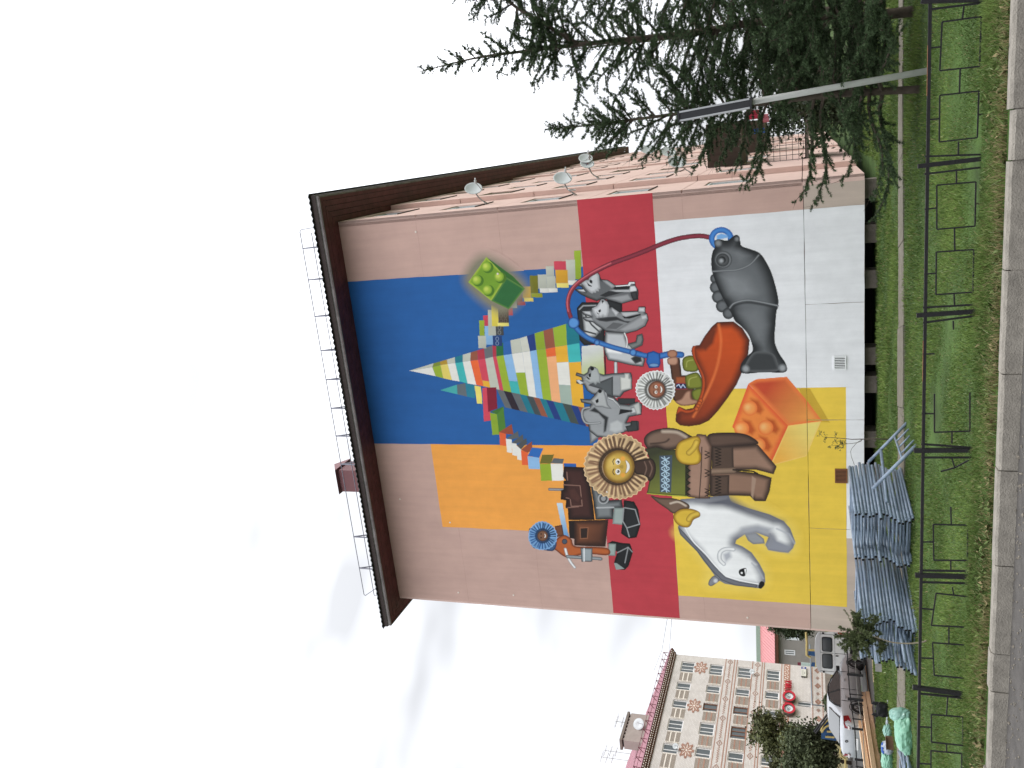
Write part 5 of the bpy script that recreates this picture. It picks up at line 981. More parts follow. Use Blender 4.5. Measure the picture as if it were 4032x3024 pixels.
# ------------------------------------------------------------------ grey low house with a pink roof between the two
YH = 128.0
hx = lambda px, py: at_y(px, py, YH)
a0 = hx(3058, 2455); a1 = hx(3058, 2640); zr = at_y(2994, 2560, YH + 6)[2]; ze = hx(3052, 2560)[2]
H3 = empty('low_house', (a0[0], YH, 0), 0, 'grey house with a salmon pink metal roof behind the van', 'building')
m_gwall = mat('grey_cladding', alb(150, 144, 138, 1.1), .85, .08, 1); m_sroof = mat('salmon_roof', alb(206, 138, 138, 1.35), .5, .08, 1.5); m_green = mat('pale_green_ridge', alb(150, 176, 160, 1.2), .6, .1)
xr, xl = a0[0] + 9, a1[0] - 14
mb = MB(); mb.box((xl, YH, -.5), (xr, YH + 12, ze)); mb.build('wall', m_gwall, H3, True)
mb = MB(); mb.prism([(xl, YH - .8, ze), (xl, YH + 6, zr), (xl, YH + 6.2, zr), (xl, YH + 13, ze), ], (xr - xl, 0, 0)); rf = mb.build('roof', m_sroof, H3, True)
mb = MB()
for k in range(60): x = xl + (xr - xl) * k / 60; mb.bar((x, YH - .8, ze + .03), (x, YH + 6, zr + .03), .06, .05)
mb.build('roof_seam', m_sroof, rf, False) if False else mb.build('roof_seam', m_sroof, H3, True)
mb = MB(); mb.box((xl, YH + 5.9, zr - .1), (xr, YH + 6.6, zr + .6)); mb.build('ridge_cap', m_green, H3, True)
mb = MB(); mb.box((xl, YH - .75, ze - .5), (xr, YH - .1, ze - .02)); mb.build('eave_shadow_strip', m_corn, H3, True)  # dark strip stands in for the shadow under the eave
def hw(p, q_, mm, nm, fr=True):
    A_, B_ = hx(*p), hx(*q_); x0, x1 = sorted((A_[0], B_[0])); z0, z1 = sorted((A_[2], B_[2]))
    mb = MB(); f = .15; y = YH - .06
    mb.box((x0, y, z0), (x1, YH - .01, z0 + f)); mb.box((x0, y, z1 - f), (x1, YH - .01, z1)); mb.box((x0, y, z0 + f), (x0 + f, YH - .01, z1 - f)); mb.box((x1 - f, y, z0 + f), (x1, YH - .01, z1 - f)); mb.box(((x0 + x1) / 2 - .07, y, z0 + f), ((x0 + x1) / 2 + .07, YH - .01, z1 - f))
    w = mb.build('window', m_wframe, H3, True); mb = MB(); mb.quad((x0 + f, YH - .03, z0 + f), (x1 - f, YH - .03, z0 + f), (x1 - f, YH - .03, z1 - f), (x0 + f, YH - .03, z1 - f)); inv = WM[H3.name].inverted(); mb.v = [tuple(inv @ Vector(p)) for p in mb.v]; mb.build('pane', mm, w)
hw(KZ(758, 430), KZ(930, 525), m_glass, 'w'); hw(KZ(768, 150), KZ(992, 290), m_lens, 'w')
A_ = hx(*KZ(975, 430)); B_ = hx(*KZ(1042, 690)); mb = MB(); mb.box((B_[0] - 12, YH - 6, -.5), (A_[0], YH - 5.8, A_[2])); fz1 = tag(mb.build('sheet_fence', mat('maroon_fence', alb(110, 46, 58, 1.0), .6, .1)), 'maroon sheet fence in front of the grey house', 'fence')
mb = MB(); mb.box((B_[0] - 12, YH - 9, -.5), (A_[0] + 1, YH - 8.8, B_[2] + .05)); tag(mb.build('pale_fence', mat('pale_fence', alb(190, 204, 200, 1.2), .6, .1)), 'pale greenish low fence below the maroon one', 'fence')
# overhead wires
m_wire = mat('wire', (.05, .05, .055), .6, 0)
for (p, q_, lab) in (((2628, 2432), (2575, 2640), 'upper overhead wire running to the pink roof'), ((2645, 2434), (2610, 2660), 'lower overhead wire running to the pink roof')):
    A_ = at_y(*p, 60.0); s_, z = bf(*q_, -3); Q = PB + fdir * s_ - fout * 3 + np.array([0, 0, z]); mb = MB(); A2 = at_y(p[0] + 20, p[1] - 120, 58.0)
    mb.tube([A2 + (A2 - A_) * 2, A2, A_, (A_ + Q) / 2 - np.array([0, 0, .25]), Q], .016, 4); tag(mb.build('overhead_wire', m_wire), lab, 'wire', 'overhead wires')
# ------------------------------------------------------------------ low black metal fence behind the kerb
m_blk = mat('black_paint', (.014, .013, .015), .45, .25, 20, .2, 60)
FP = np.array([0.0, 10.50, 0.0]); FD = np.array([KD[0], KD[1], 0]); FN = np.array([KN[0], KN[1], 0])
def fpt(px, py, off=0.0): P = at_plane(px, py, FP + FN * off, FN); return P
RAILZ = float(at_plane(*F2(355, 900), FP, FN)[2])
FE = empty('metal_fence', FP, 0, 'low black metal fence with broken square ornaments behind the kerb', 'fence')
rail_l = fpt(*F2(350, 1659))
s_of = lambda P: (P - FP) @ FD
m_rust = mat('rusty_top', alb(170, 110, 80, 1.6), .8, .4, 30)
b = MB(); b.bar(FP + FD * (-6.5) + [0, 0, RAILZ], FP + FD * 7 + [0, 0, RAILZ], .036, .032); b.build('rail', m_blk, FE, True)
for s0, s1 in ((-3.55, -3.05), (-.42, .05)):
    b = MB(); b.bar(FP + FD * s0 + [0, 0, RAILZ + .0165], FP + FD * s1 + [0, 0, RAILZ + .0165], .02, .003); b.build('bare_patch', m_rust, FE, True)
def vbar(f, x0, y0, x1, y1, w, nm='upright', ext=True):
    a = fpt(*f(x0, y0)); c = fpt(*f(x1, y1)); 
    if ext: d = (a - c) / max(a[2] - c[2], .01); c = c - d * (c[2] + .06)
    b = MB(); b.bar(a, c, w, w * .9, upv=tuple(FD)); b.build(nm, m_blk, FE, True)
for f, x0, y0, x1, y1 in ((F6, 300, 12, 905, -6), (F6, 270, 1552, 890, 1480), (F3, 768, 968, 1110, 945), (F2, 325, 298, 570, 296), (F2, 330, 832, 575, 840), (F2, 320, 1312, 590, 1350)): vbar(f, x0, y0, x1, y1, .052, 'post')
for f, x0, y0, x1, y1 in ((F6, 375, 90, 880, 25), (F6, 335, 1460, 910, 1440), (F6, 330, 1625, 920, 1555), (F3, 806, 922, 1105, 905), (F3, 806, 1012, 1060, 978), (F2, 356, 270, 560, 285), (F2, 356, 328, 560, 328), (F2, 353, 812, 545, 815), (F2, 353, 862, 560, 868), (F2, 350, 1340, 600, 1365)): vbar(f, x0, y0, x1, y1, .022)
def chain(f, pts, nm='ornament_bar', w=.015):
    P = [fpt(*f(*p)) for p in pts]; b = MB()
    for p, q in zip(P[:-1], P[1:]): b.bar(p, q, w, w * .9, upv=tuple(FN))
    b.build(nm, m_blk, FE, True)
for f, pts in ((F2, [(413, 55), (413, 220), (565, 215), (565, 50)]), (F2, [(555, 755), (556, 640)]), (F2, [(555, 618), (408, 615), (410, 768), (572, 770)]), (F2, [(558, 925), (420, 910), (400, 1048), (540, 1055)]), (F2, [(405, 1122), (545, 1132), (547, 1275), (412, 1262), (405, 1122)]),
               (F2, [(400, 1430), (535, 1440), (535, 1563), (400, 1548), (400, 1430)]), (F2, [(398, 1760), (398, 1585), (530, 1597), (530, 1770)]), (F3, [(888, 195), (1120, 175), (1115, 438), (888, 457), (888, 195)]), (F3, [(885, 592), (1108, 577), (1103, 830), (883, 845), (885, 592)]),
               (F6, [(497, 205), (475, 660), (850, 620)]), (F6, [(497, 205), (862, 155), (848, 600)]), (F6, [(475, 890), (840, 850), (825, 1285), (470, 1325), (475, 890)])): chain(f, pts, 'square_ornament')
for f, pts in ((F2, [(358, 140), (413, 140)]), (F2, [(488, 222), (488, 268)]), (F2, [(358, 690), (408, 690)]), (F2, [(483, 540), (485, 612)]), (F2, [(483, 772), (483, 808)]), (F2, [(557, 690), (590, 690)]), (F2, [(358, 975), (408, 980)]), (F2, [(490, 885), (495, 914)]), (F2, [(475, 1057), (475, 1124)]),
               (F2, [(358, 1187), (408, 1190)]), (F2, [(350, 1482), (400, 1485)]), (F2, [(470, 1350), (465, 1433)]), (F2, [(465, 1558), (465, 1588)]), (F2, [(535, 1505), (562, 1508)]), (F2, [(350, 1640), (398, 1642)]), (F2, [(440, 388), (500, 372), (560, 340)]), (F2, [(488, 332), (500, 372)]),
               (F3, [(815, 338), (888, 330)]), (F3, [(1005, 182), (1005, 112)]), (F3, [(993, 450), (995, 582)]), (F3, [(1120, 305), (1170, 302)]), (F3, [(812, 723), (882, 718)]), (F3, [(990, 838), (993, 905)]), (F3, [(1105, 705), (1136, 702)]), (F3, [(985, 1000), (987, 1052)]), (F3, [(803, 1198), (874, 1196)]),
               (F6, [(370, 450), (485, 437)]), (F6, [(700, 60), (685, 182)]), (F6, [(665, 645), (658, 872)]), (F6, [(870, 380), (960, 372)]), (F6, [(350, 1120), (470, 1108)]), (F6, [(650, 1320), (648, 1445)]), (F6, [(832, 1072), (880, 1062)])): chain(f, pts, 'connector')
# ------------------------------------------------------------------ stacked scaffold frames in front of the painted wall
m_scaf = mat('scaffold_paint', alb(144, 162, 182, 1.6), .36, .34, 7, .15, 60, spec=.5)
m_bore = mat('tube_bore', (.008, .008, .009), .9, 0)
def scaffold_frame(label, group):
    t = empty('scaffolding', (0, 0, 0), 0, label, 'scaffold frame', group)
    for wy in (0, .90):
        b = MB(); b.smooth = True; b.tube([(0.0, wy, 0), (1.93, wy, 0)], .029, 10); ra = b.build('rail_tube', m_scaf, t)
        b = MB(); b.tube([(-.012, wy, 0), (.012, wy, 0)], .034, 10); b.tube([(-.11, wy, 0), (0, wy, 0)], .0255, 10, cap=False); b.build('spigot', m_scaf, ra)
        b = MB(); b.add([(-.108, wy + .0235 * math.cos(k), .0235 * math.sin(k)) for k in np.linspace(0, 6.283, 10, endpoint=False)], [tuple(range(10))]); b.build('tube_bore', m_bore, ra)
    for x in (.25, .95, 1.65):
        b = MB(); b.tube([(x, .03, 0), (x, .87, 0)], .019, 7); b.build('rung', m_scaf, t)
    return t
glab = ('blue grey scaffold frame in the right stack before the painted wall', 'blue grey scaffold frame in the left stack before the painted wall'); ggrp = ('scaffold frames in the right stack', 'scaffold frames in the left stack')
protos = [scaffold_frame(glab[0], ggrp[0]), scaffold_frame(glab[1], ggrp[1])]
TD = np.array([.70, 1.80]); TANG = math.atan2(TD[1], TD[0])
ends = [(np.array([-2.52, 16.45]), 17, 0), (np.array([-4.42, 16.38]), 16, 1)]
first = [True, True]
for base, nl, k in ends:
    for i in range(nl):
        o = protos[k] if first[k] else copy_tree(protos[k]); first[k] = False
        e = base + np.array([.008 * i - .02, 0]) + TD / np.linalg.norm(TD) * random.uniform(-.10, .12) + np.array([random.uniform(-.02, .02), .0])
        e = e + TD / np.linalg.norm(TD) * (.10 if 6 <= i <= 8 else 0)
        z = .04 + i * .0595 + (.0 if k == 0 else -.02)
        rz_ = TANG + random.uniform(-.016, .016) + (.03 if i > 14 else 0) - (.05 if k else 0)
        nth = ('lowest', 'second from the bottom', 'third from the bottom', 'fourth from the bottom', 'fifth from the bottom', 'sixth from the bottom', 'seventh from the bottom', 'eighth from the bottom')[i] if i < 8 else ('topmost', 'second from the top', 'third from the top', 'fourth from the top', 'fifth from the top', 'sixth from the top', 'seventh from the top', 'eighth from the top', 'ninth from the top')[nl - 1 - i]
        o['label'] = 'blue grey scaffold frame, ' + nth + ' in the ' + ('right' if k == 0 else 'left') + ' stack'
        o.location = (e[0], e[1], z + float(gz(e[0], e[1]))); o.rotation_euler = (random.uniform(-.008, .008), random.uniform(-.012, .004), rz_)
# extra loose tubes pushed into the stack
LT = None
def loose_tube(a, c, r, label, group=None):
    b = MB(); b.smooth = True; b.tube([a, c], r, 10); return tag(b.build('scaffold_tube', m_scaf), label, 'tube', group)
for k, (px, py, L, lab) in enumerate(((3606, 2655, 1.9, 'x'), (3590, 2632, 1.8, 'x'), (3566, 2605, 1.9, 'x'))):
    P = at_y(px, py, 15.9); P[2] = max(P[2], .035); d = np.array([.36, .93, .0]); loose_tube(P, P + d * L + [0, 0, .02], .029, ('lowest', 'middle', 'upper')[k] + ' loose scaffold tube sticking out at the left end of the stacks', 'loose tubes at the end of the stacks')
# jack with a square base plate
P = at_y(*K5(1562, 780), 15.5); t = empty('base_jack', P, 0, 'scaffold jack with a square grey plate at the left end of the stack', 'jack')
b = MB(); b.tube([P, P + [.45, 1.3, .03]], .018, 8); b.build('jack_tube', m_scaf, t, True); b = MB(); b.box((-.065, -.01, -.05), (.065, .004, .05), None, Matrix.Translation(P) @ Matrix.Rotation(.35, 4, 'Z')); b.build('base_plate', m_metal, t, True)
# guard frame leaning on the right end of the pile
FG = fz(3300, 1600, .2411)
g1 = at_z(*FG(1130, 265)); g2 = at_z(*FG(1290, 625)); up1 = at_y(*FG(500, 905), 17.9)
pn = np.cross(g2 - g1, up1 - g1); pn /= np.linalg.norm(pn)
lp = lambda x, y: at_plane(*FG(x, y), g1, pn)
LF = empty('guard_frame', g1, 0, 'pale scaffold guard frame with short prongs leaning on the stack', 'scaffold frame')
for nm, p, q, r in (('rail_tube', (500, 905), (1130, 265), .03), ('rail_tube', (565, 1340), (1290, 622), .032), ('cross_tube', (925, 505), (1045, 850), .02), ('prong', (955, 570), (1155, 368), .016), ('prong', (1000, 662), (1170, 480), .016), ('prong', (1037, 760), (1242, 548), .016)):
    b = MB(); b.smooth = True; b.tube([lp(*p), lp(*q)], r, 9); b.build(nm, m_scaf, LF, True)
a = lp(700, 712); c = at_y(*FG(800, 1560), 16.6); b = MB(); b.smooth = True; b.tube([a, c], .03, 9); b.build('cross_tube', m_scaf, LF, True)
# tubes lying under the green plastic
for k, ((x0, y0), (x1, y1)) in enumerate((((1180, 1225), (1290, 1700)), ((1195, 1240), (1330, 1720)), ((1215, 1260), (1370, 1720)), ((1240, 1300), (1400, 1720)), ((1345, 1480), (1400, 1700)), ((1250, 1440), (1300, 1730)), ((1195, 1540), (1240, 1740)), ((1270, 1350), (1350, 1730)))):
    A_ = on_ground(*K4(x0 + 30, y0)); C_ = on_ground(*K4(x1 + 30, y1)); loose_tube(A_ + [0, 0, .03 + .05 * (k % 3)], C_ + [0, 0, .03 + .05 * ((k + 1) % 3)], .024, 'thin grey tube lying in the bundle under the green plastic', 'grey tubes under the green plastic')
# ------------------------------------------------------------------ planks, bags and rubbish on the lawn
m_wood2 = mat('sawn_wood', alb(232, 202, 166, .95), .8, .2, 5, .3, 30, stretch=(1.5, 14, 14)); m_bag = mat('black_plastic', (.007, .007, .008), .45, .2, 12, spec=.25)
pbase = on_ground(*K4(800, 640)); pl = on_ground(*K4(955, 1659))
pdir = (pl - pbase); pdir[2] = 0; pdir /= np.linalg.norm(pdir); pperp = np.array([pdir[1], -pdir[0], 0]); pperp = pperp if pperp[0] < 0 else -pperp
gzp = float(gz(pbase[0], pbase[1])); 
plab = ['sawn plank at the front bottom of the timber pile', 'sawn plank second in the bottom row of the timber pile', 'sawn plank lying on the front plank of the pile', 'sawn plank with a pointed end on top of the timber pile', 'sawn plank at the back bottom of the timber pile', 'sawn plank topmost at the back of the timber pile']
for i, (w_, z_, s_, len_) in enumerate(((0, 0, 0.0, 7.5), (.22, .02, .9, 7), (.02, .165, .05, 7.4), (.38, .19, 1.3, 7), (.45, 0.0, 2.0, 6.5), (.34, .36, 1.9, 6.5))):
    o = pbase + pdir * s_ + pperp * w_; M_ = Matrix.Translation((o[0], o[1], gzp + .05 + z_)) @ Matrix.Rotation(math.atan2(pdir[1], pdir[0]) + .012 * (i - 2), 4, 'Z')
    b = MB(); b.box((0, -.1, 0), (len_, .1, .14))
    ob = b.build('plank', m_wood2); ob.matrix_world = M_; tag(ob, plab[i], 'plank', 'planks in the timber pile')
for k, s_ in enumerate((1.2, 5.0)):
    o = pbase + pdir * s_; b = MB(); b.box((-.06, -.1, -.02), (.06, .7, .05)); ob = b.build('bearer', m_wood2); ob.matrix_world = Matrix.Translation((o[0], o[1], gzp)) @ Matrix.Rotation(math.atan2(pdir[1], pdir[0]) + math.pi, 4, 'Z'); tag(ob, ('short timber bearer under the right end of the planks', 'short timber bearer under the left end of the planks')[k], 'bearer')
def blob(name, mm, cen, rad, seed, n=(22, 14), amp=.22, rz_=0.0, flat=.0, freq=5, sq=1.0):
    r = np.random.default_rng(seed); ph = r.uniform(0, 6.28, (12,)); k = r.normal(0, freq, (12, 3)); vs = []; fs = []
    nu, nv = n
    for j in range(nv + 1):
        th = math.pi * j / nv
        for i in range(nu):
            p_ = 2 * math.pi * i / nu; d = np.array([math.sin(th) * math.cos(p_), math.sin(th) * math.sin(p_), math.cos(th)])
            w = 1 + amp * sum(abs(math.sin(k[q] @ d + ph[q])) - .5 for q in range(12)) / 4; v = np.sign(d) * np.abs(d) ** sq * w * np.array(rad)
            v[2] = max(v[2], -rad[2] * (1 - flat)); vs.append(v)
    for j in range(nv):
        for i in range(nu): fs.append((j * nu + i, (j + 1) * nu + i, (j + 1) * nu + (i + 1) % nu, j * nu + (i + 1) % nu))
    R_ = np.array([[math.cos(rz_), -math.sin(rz_), 0], [math.sin(rz_), math.cos(rz_), 0], [0, 0, 1]])
    b = MB(); b.add([R_ @ v + np.array(cen) for v in vs], fs); return b
bc = on_ground(*K4(1068, 885)); b = blob('bag', None, bc + [0, .1, .17], (.17, .09, .15), 3, (30, 20), flat=.1, amp=.13, freq=6, sq=.55)
for sx in (-.14, .15): b.prism([bc + [sx - .06, .05, .28], bc + [sx + .05, .05, .28], bc + [sx + .04, .06, .40], bc + [sx - .01, .05, .43]], (0, .03, 0))
tag(b.build('plastic_bag', m_bag), 'black plastic carrier bag with two handles standing on the lawn', 'bag')
m_green = mat('green_plastic', alb(146, 204, 176, 1.5), .35, .15, 6, .5, 14, spec=.5); m_teal = mat('clear_teal_plastic', alb(150, 196, 182, 1.5), .25, .15, 8, spec=.5)
ga = on_ground(*K4(1365, 980)); gb_ = on_ground(*K4(1390, 1470)); mid_ = (ga + gb_) / 2; ang = math.atan2((gb_ - ga)[1], (gb_ - ga)[0])
gt = empty('plastic_sheet', mid_, 0, 'crumpled mint green plastic sheet with a clear end over grey tubes', 'plastic sheet')
b = blob('s', None, mid_ + [0.02, .1, .13], (.36, .17, .17), 5, (40, 26), .17, ang, .15, 4); b.smooth = False; b.build('green_sheet', m_green, gt, True)
b = blob('s', None, ga + [-.0, .12, .17], (.14, .15, .2), 9, (26, 18), .16, ang, .1, 5); b.build('clear_end', m_teal, gt, True)
m_box = mat('brown_card', alb(110, 84, 66, 1.4), .85, .2, 8); m_pack = mat('blue_white_pack', alb(190, 200, 214, 1.4), .5, .15, 6); m_blu = mat('blue_print', alb(40, 90, 180, 1.4), .5, .1)
p_ = on_ground(*K4(1128, 1320)); t = empty('cardboard_box', p_, 0, 'small open brown cardboard box among the rubbish', 'box')
b = MB(); b.box((-.14, -.1, .0), (.14, .1, .19), None, Matrix.Translation(p_) @ Matrix.Rotation(.2, 4, 'Z')); b.build('box_body', m_box, t, True); b = MB(); b.box((-.14, -.16, .192), (.14, -.1, .2), None, Matrix.Translation(p_) @ Matrix.Rotation(.2, 4, 'Z')); b.build('box_flap', m_box, t, True)
p_ = on_ground(*K4(1130, 1415)); t = empty('packaging', p_, 0, 'white and blue plastic packaging beside the brown box', 'packaging'); b = blob('q', None, p_ + [0, .1, .15], (.15, .12, .13), 12, amp=.2); b.build('pack_body', m_pack, t, True); b = blob('q', None, p_ + [-.02, .1, .25], (.13, .09, .04), 14, amp=.2); b.build('pack_print', m_blu, t, True)
p_ = on_ground(*K4(1130, 1590)); b = blob('q', None, p_ + [0, .1, .15], (.32, .15, .13), 22, (34, 20), .2, -.3, .1, 5); tag(b.build('plastic_bag', m_green), 'crumpled green plastic bag left of the white packaging', 'bag')
p_ = on_ground(*K4(1098, 1185)); b = blob('q', None, p_ + [0, .1, .09], (.15, .1, .1), 31, amp=.3); tag(b.build('litter', m_teal), 'clear crushed plastic litter right of the brown box', 'litter')
p_ = on_ground(*K4(1065, 1060)); b = MB(); b.tube([p_ + [-.2, .1, .04], p_ + [.0, .1, .05], p_ + [.1, .1, .05], p_ + [.17, .1, .05]], [.045, .045, .03, .015], 10); tag(b.build('bottle', m_pack), 'clear plastic bottle lying beside the black bag', 'bottle')
p_ = on_ground(*K4(1050, 765)); b = MB(); b.prism([p_ + [-.05, 0, .005], p_ + [.07, .03, .005], p_ + [.02, .12, .03]], (.01, .0, .012)); tag(b.build('paper_scrap', m_white), 'small white paper scrap right of the black bag', 'paper')
for (x0, y0, x1, y1, lab) in ((1490 * 1.0, 612, 1510, 970, 'long pale lath lying on the grass left of the stack'), (1398, 760, 1440, 1085, 'second pale lath lying on the grass near the parked car')):
    a_ = on_ground(*K5(x0, y0)); c_ = on_ground(*K5(x1, y1)); b = MB(); b.bar(a_ + [0, 0, .03], c_ + [0, 0, .03], .06, .03); tag(b.build('lath', m_wood2), lab, 'lath')
# ------------------------------------------------------------------ vehicles on the yard
m_car = mat('silver_paint', alb(192, 196, 200, 1.25), .34, .03, 2, metal=.12, coat=.6, spec=.5); m_tyre = mat('tyre', (.012, .012, .012), .85, .2); m_rim = mat('rim', (.05, .05, .052), .5, .1); m_red = mat('tail_lamp', (.24, .012, .018), .15, .1, spec=.6); m_trim = mat('black_trim', (.015, .015, .016), .6, .1)
m_cglass = mat('car_glass', (.025, .03, .032), .05, 0, spec=.9); m_lampw = mat('lamp_clear', (.55, .5, .48), .2, .05)
m_spoke = mat('spoke', (.07, .07, .072), .5, .1)
def wheel(parent, x, y, r, w, side):
    b = MB(); b.smooth = True; q = Matrix.Translation((x, y, r)) @ Matrix.Rotation(math.pi / 2, 4, 'X'); b.lathe([(r * .62, -w / 2), (r * .9, -w / 2), (r, -w * .32), (r, w * .32), (r * .9, w / 2), (r * .62, w / 2)], q, 22); wh = b.build('wheel', m_tyre, parent)
    b = MB(); yy = y + side * (w / 2 - .03); b.add([(x, yy + side * .01, r)] + [(x + r * .64 * math.cos(t), yy, r + r * .64 * math.sin(t)) for t in np.linspace(0, 6.283, 20, endpoint=False)], [(0, 1 + k, 1 + (k + 1) % 20) if side < 0 else (0, 1 + (k + 1) % 20, 1 + k) for k in range(20)]); b.build('rim', m_rim, wh)
    for k in range(6):
        t = k * math.pi / 3; b = MB(); b.bar((x + .04 * math.cos(t), yy + side * .012, r + .04 * math.sin(t)), (x + r * .6 * math.cos(t), yy + side * .008, r + r * .6 * math.sin(t)), .05, .02, upv=(0, 1, 0)); b.build('spoke', m_spoke, wh)
def loft(sections, close=True):
    """sections: list of (x, [(y, z)...]) with equal counts"""
    b = MB(); n = len(sections[0][1]); vs = [(x, y, z) for x, s in sections for y, z in s]; fs = []
    for i in range(len(sections) - 1):
        for j in range(n - 1): k = i * n + j; fs.append((k, k + n, k + n + 1, k + 1))
    fs.append(tuple(range(n))); fs.append(tuple((len(sections) - 1) * n + j for j in reversed(range(n)))); b.add(vs, fs); b.smooth = True; return b
def sect(hw_, zb, zm, zt, crown=.03, tum=.06):
    return [(-hw_ * .86, zb), (-hw_ * .98, zb + .1), (-hw_, zm), (-hw_ * .985, zm + (zt - zm) * .7), (-(hw_ - tum), zt - .02), (-(hw_ - tum) * .8, zt + crown * .6), (0, zt + crown), ((hw_ - tum) * .8, zt + crown * .6), (hw_ - tum, zt - .02), (hw_ * .985, zm + (zt - zm) * .7), (hw_, zm), (hw_ * .98, zb + .1), (hw_ * .86, zb), (0, zb)]
def mod_auto(o, angle=35):
    for p in o.data.polygons: p.use_smooth = True
    m = o.modifiers.new('edges', 'EDGE_SPLIT'); m.split_angle = math.radians(angle)
# silver saloon: x forward, nose at +2.2, boot at -2.2
cg = on_ground(*K4(705, 760)); cg_z = float(gz(cg[0], cg[1])); rear = on_ground(3405, 2870)
CANG = math.radians(71)
CR = empty('parked_car', (-12.75, 35.4, cg_z + .17), CANG, 'silver saloon car parked behind the lawn', 'car')
S_ = [(-2.20, sect(.72, .38, .62, .86, .02, .12)), (-2.12, sect(.79, .25, .60, .95, .03, .10)), (-1.75, sect(.84, .20, .58, .99, .03)), (-1.2, sect(.855, .18, .58, .97, .02)), (-.4, sect(.86, .18, .58, .93, .0)), (.5, sect(.86, .18, .58, .92, .0)), (1.0, sect(.855, .18, .58, .93, .02)), (1.6, sect(.83, .20, .56, .83, .05)), (2.0, sect(.78, .24, .5, .72, .04)), (2.2, sect(.66, .32, .48, .62, .02))]
body = loft(S_).build('body', m_car, CR); mod_auto(body, 50)
def csec(hb, ht, zb, zt): return [(-hb, zb), (-(hb + ht) / 2 - .015, (zb + zt) / 2), (-ht, zt - .03), (-ht * .75, zt), (0, zt + .02), (ht * .75, zt), (ht, zt - .03), ((hb + ht) / 2 + .015, (zb + zt) / 2), (hb, zb), (0, zb - .02)]
Cs = [(-1.62, csec(.74, .60, .95, 1.02)), (-1.30, csec(.77, .58, .94, 1.22)), (-.92, csec(.79, .57, .92, 1.38)), (-.4, csec(.80, .58, .91, 1.43)), (.1, csec(.80, .58, .90, 1.41)), (.55, csec(.79, .57, .90, 1.28)), (1.05, csec(.77, .60, .90, .98))]
cab = loft(Cs).build('cabin', m_car, CR); mod_auto(cab, 60)
def patch(poly_, off, mm, nm, par=None):
    b = MB(); b.prism(poly_, off); return b.build(nm, mm, par or CR)
for sd in (-1, 1):
    y = lambda z: sd * (.803 - (z - .92) * .47)
    side = [(-1.22, .99), (-1.05, 1.17), (-.80, 1.31), (-.38, 1.37), (-.36, .97)]; patch([(x, y(z) + sd * .012, z) for x, z in side], (0, sd * .012, 0), m_cglass, 'side_window')
    side = [(-.28, .97), (-.30, 1.37), (.08, 1.355), (.5, 1.2), (.82, 1.02), (.80, .97)]; patch([(x, y(z) + sd * .012, z) for x, z in side], (0, sd * .012, 0), m_cglass, 'side_window')
    b = MB(); b.tube([(-1.28, y(.98) + sd * .012, .985), (-1.08, y(1.18) + sd * .012, 1.19), (-.80, y(1.33) + sd * .012, 1.345), (-.3, y(1.39) + sd * .012, 1.405), (.1, y(1.38) + sd * .012, 1.385), (.54, y(1.21) + sd * .012, 1.225), (.9, y(1.0) + sd * .012, 1.0)], .022, 6); b.build('window_trim', m_trim, CR)
    patch([(-.37, y(.96) + sd * .013, .96), (-.29, y(.96) + sd * .013, .96), (-.31, y(1.38) + sd * .013, 1.38), (-.39, y(1.38) + sd * .013, 1.38)], (0, sd * .012, 0), m_trim, 'door_pillar')
    for x in (-.78, .22): b = MB(); b.box((x - .09, sd * .862 - .02, .765), (x + .09, sd * .862 + .025, .80)); b.build('door_handle', m_car, CR)
    for x in (-1.02, -.33, .72): b = MB(); b.bar((x, sd * .866, .28), (x + .02, sd * .85, .93), .012, .012, upv=(1, 0, 0)); b.build('door_gap', m_trim, CR)
    b = MB(); b.box((.78, sd * .90 - .07, .93), (.92, sd * .90 + .07, 1.06)); b.build('wing_mirror', m_trim, CR)
    for x in (-1.32, 1.33): wheel(CR, x, sd * .76, .31, .2, sd)
    for x in (-1.32, 1.33): b = MB(); b.tube([(x + .37 * math.cos(t), sd * .852, .31 + .35 * math.sin(t)) for t in np.linspace(.1, math.pi - .1, 12)], .012, 5); b.build('wheel_arch', m_trim, CR)
    tl = [(-2.07, sd * .80, .64), (-1.84, sd * .866, .72), (-1.88, sd * .862, .90), (-2.14, sd * .72, .90), (-2.205, sd * .58, .87), (-2.215, sd * .58, .67)]
    patch([(x, y2, z) for x, y2, z in tl], (-.02, sd * .03, 0), m_red, 'tail_light'); patch([(-2.24, sd * .56, .70), (-2.24, sd * .72, .70), (-2.20, sd * .72, .76), (-2.20, sd * .56, .76)], (-.02, 0, 0), m_lampw, 'reversing_light')
patch([(-1.66, -.60, 1.01), (-1.66, .60, 1.01), (-1.0, .50, 1.36), (-1.0, -.50, 1.36)], (-.03, 0, .025), m_cglass, 'rear_window')
patch([(1.08, -.66, .99), (1.08, .66, .99), (.58, .52, 1.27), (.58, -.52, 1.27)], (.03, 0, .03), m_cglass, 'windscreen')
patch([(-2.23, -.78, .30), (-2.23, .78, .30), (-2.26, .76, .56), (-2.26, -.76, .56)], (-.05, 0, 0), m_car, 'rear_bumper'); patch([(-2.31, -.26, .40), (-2.31, .26, .40), (-2.31, .26, .51), (-2.31, -.26, .51)], (-.01, 0, 0), m_white, 'number_plate')
b = MB(); b.lathe([(.06, 0), (.05, .012), (.03, .012)], Matrix.Translation((-2.215, 0, .80)) @ Matrix.Rotation(-math.pi / 2, 4, 'Y'), 16); b.build('badge', m_rim, CR)
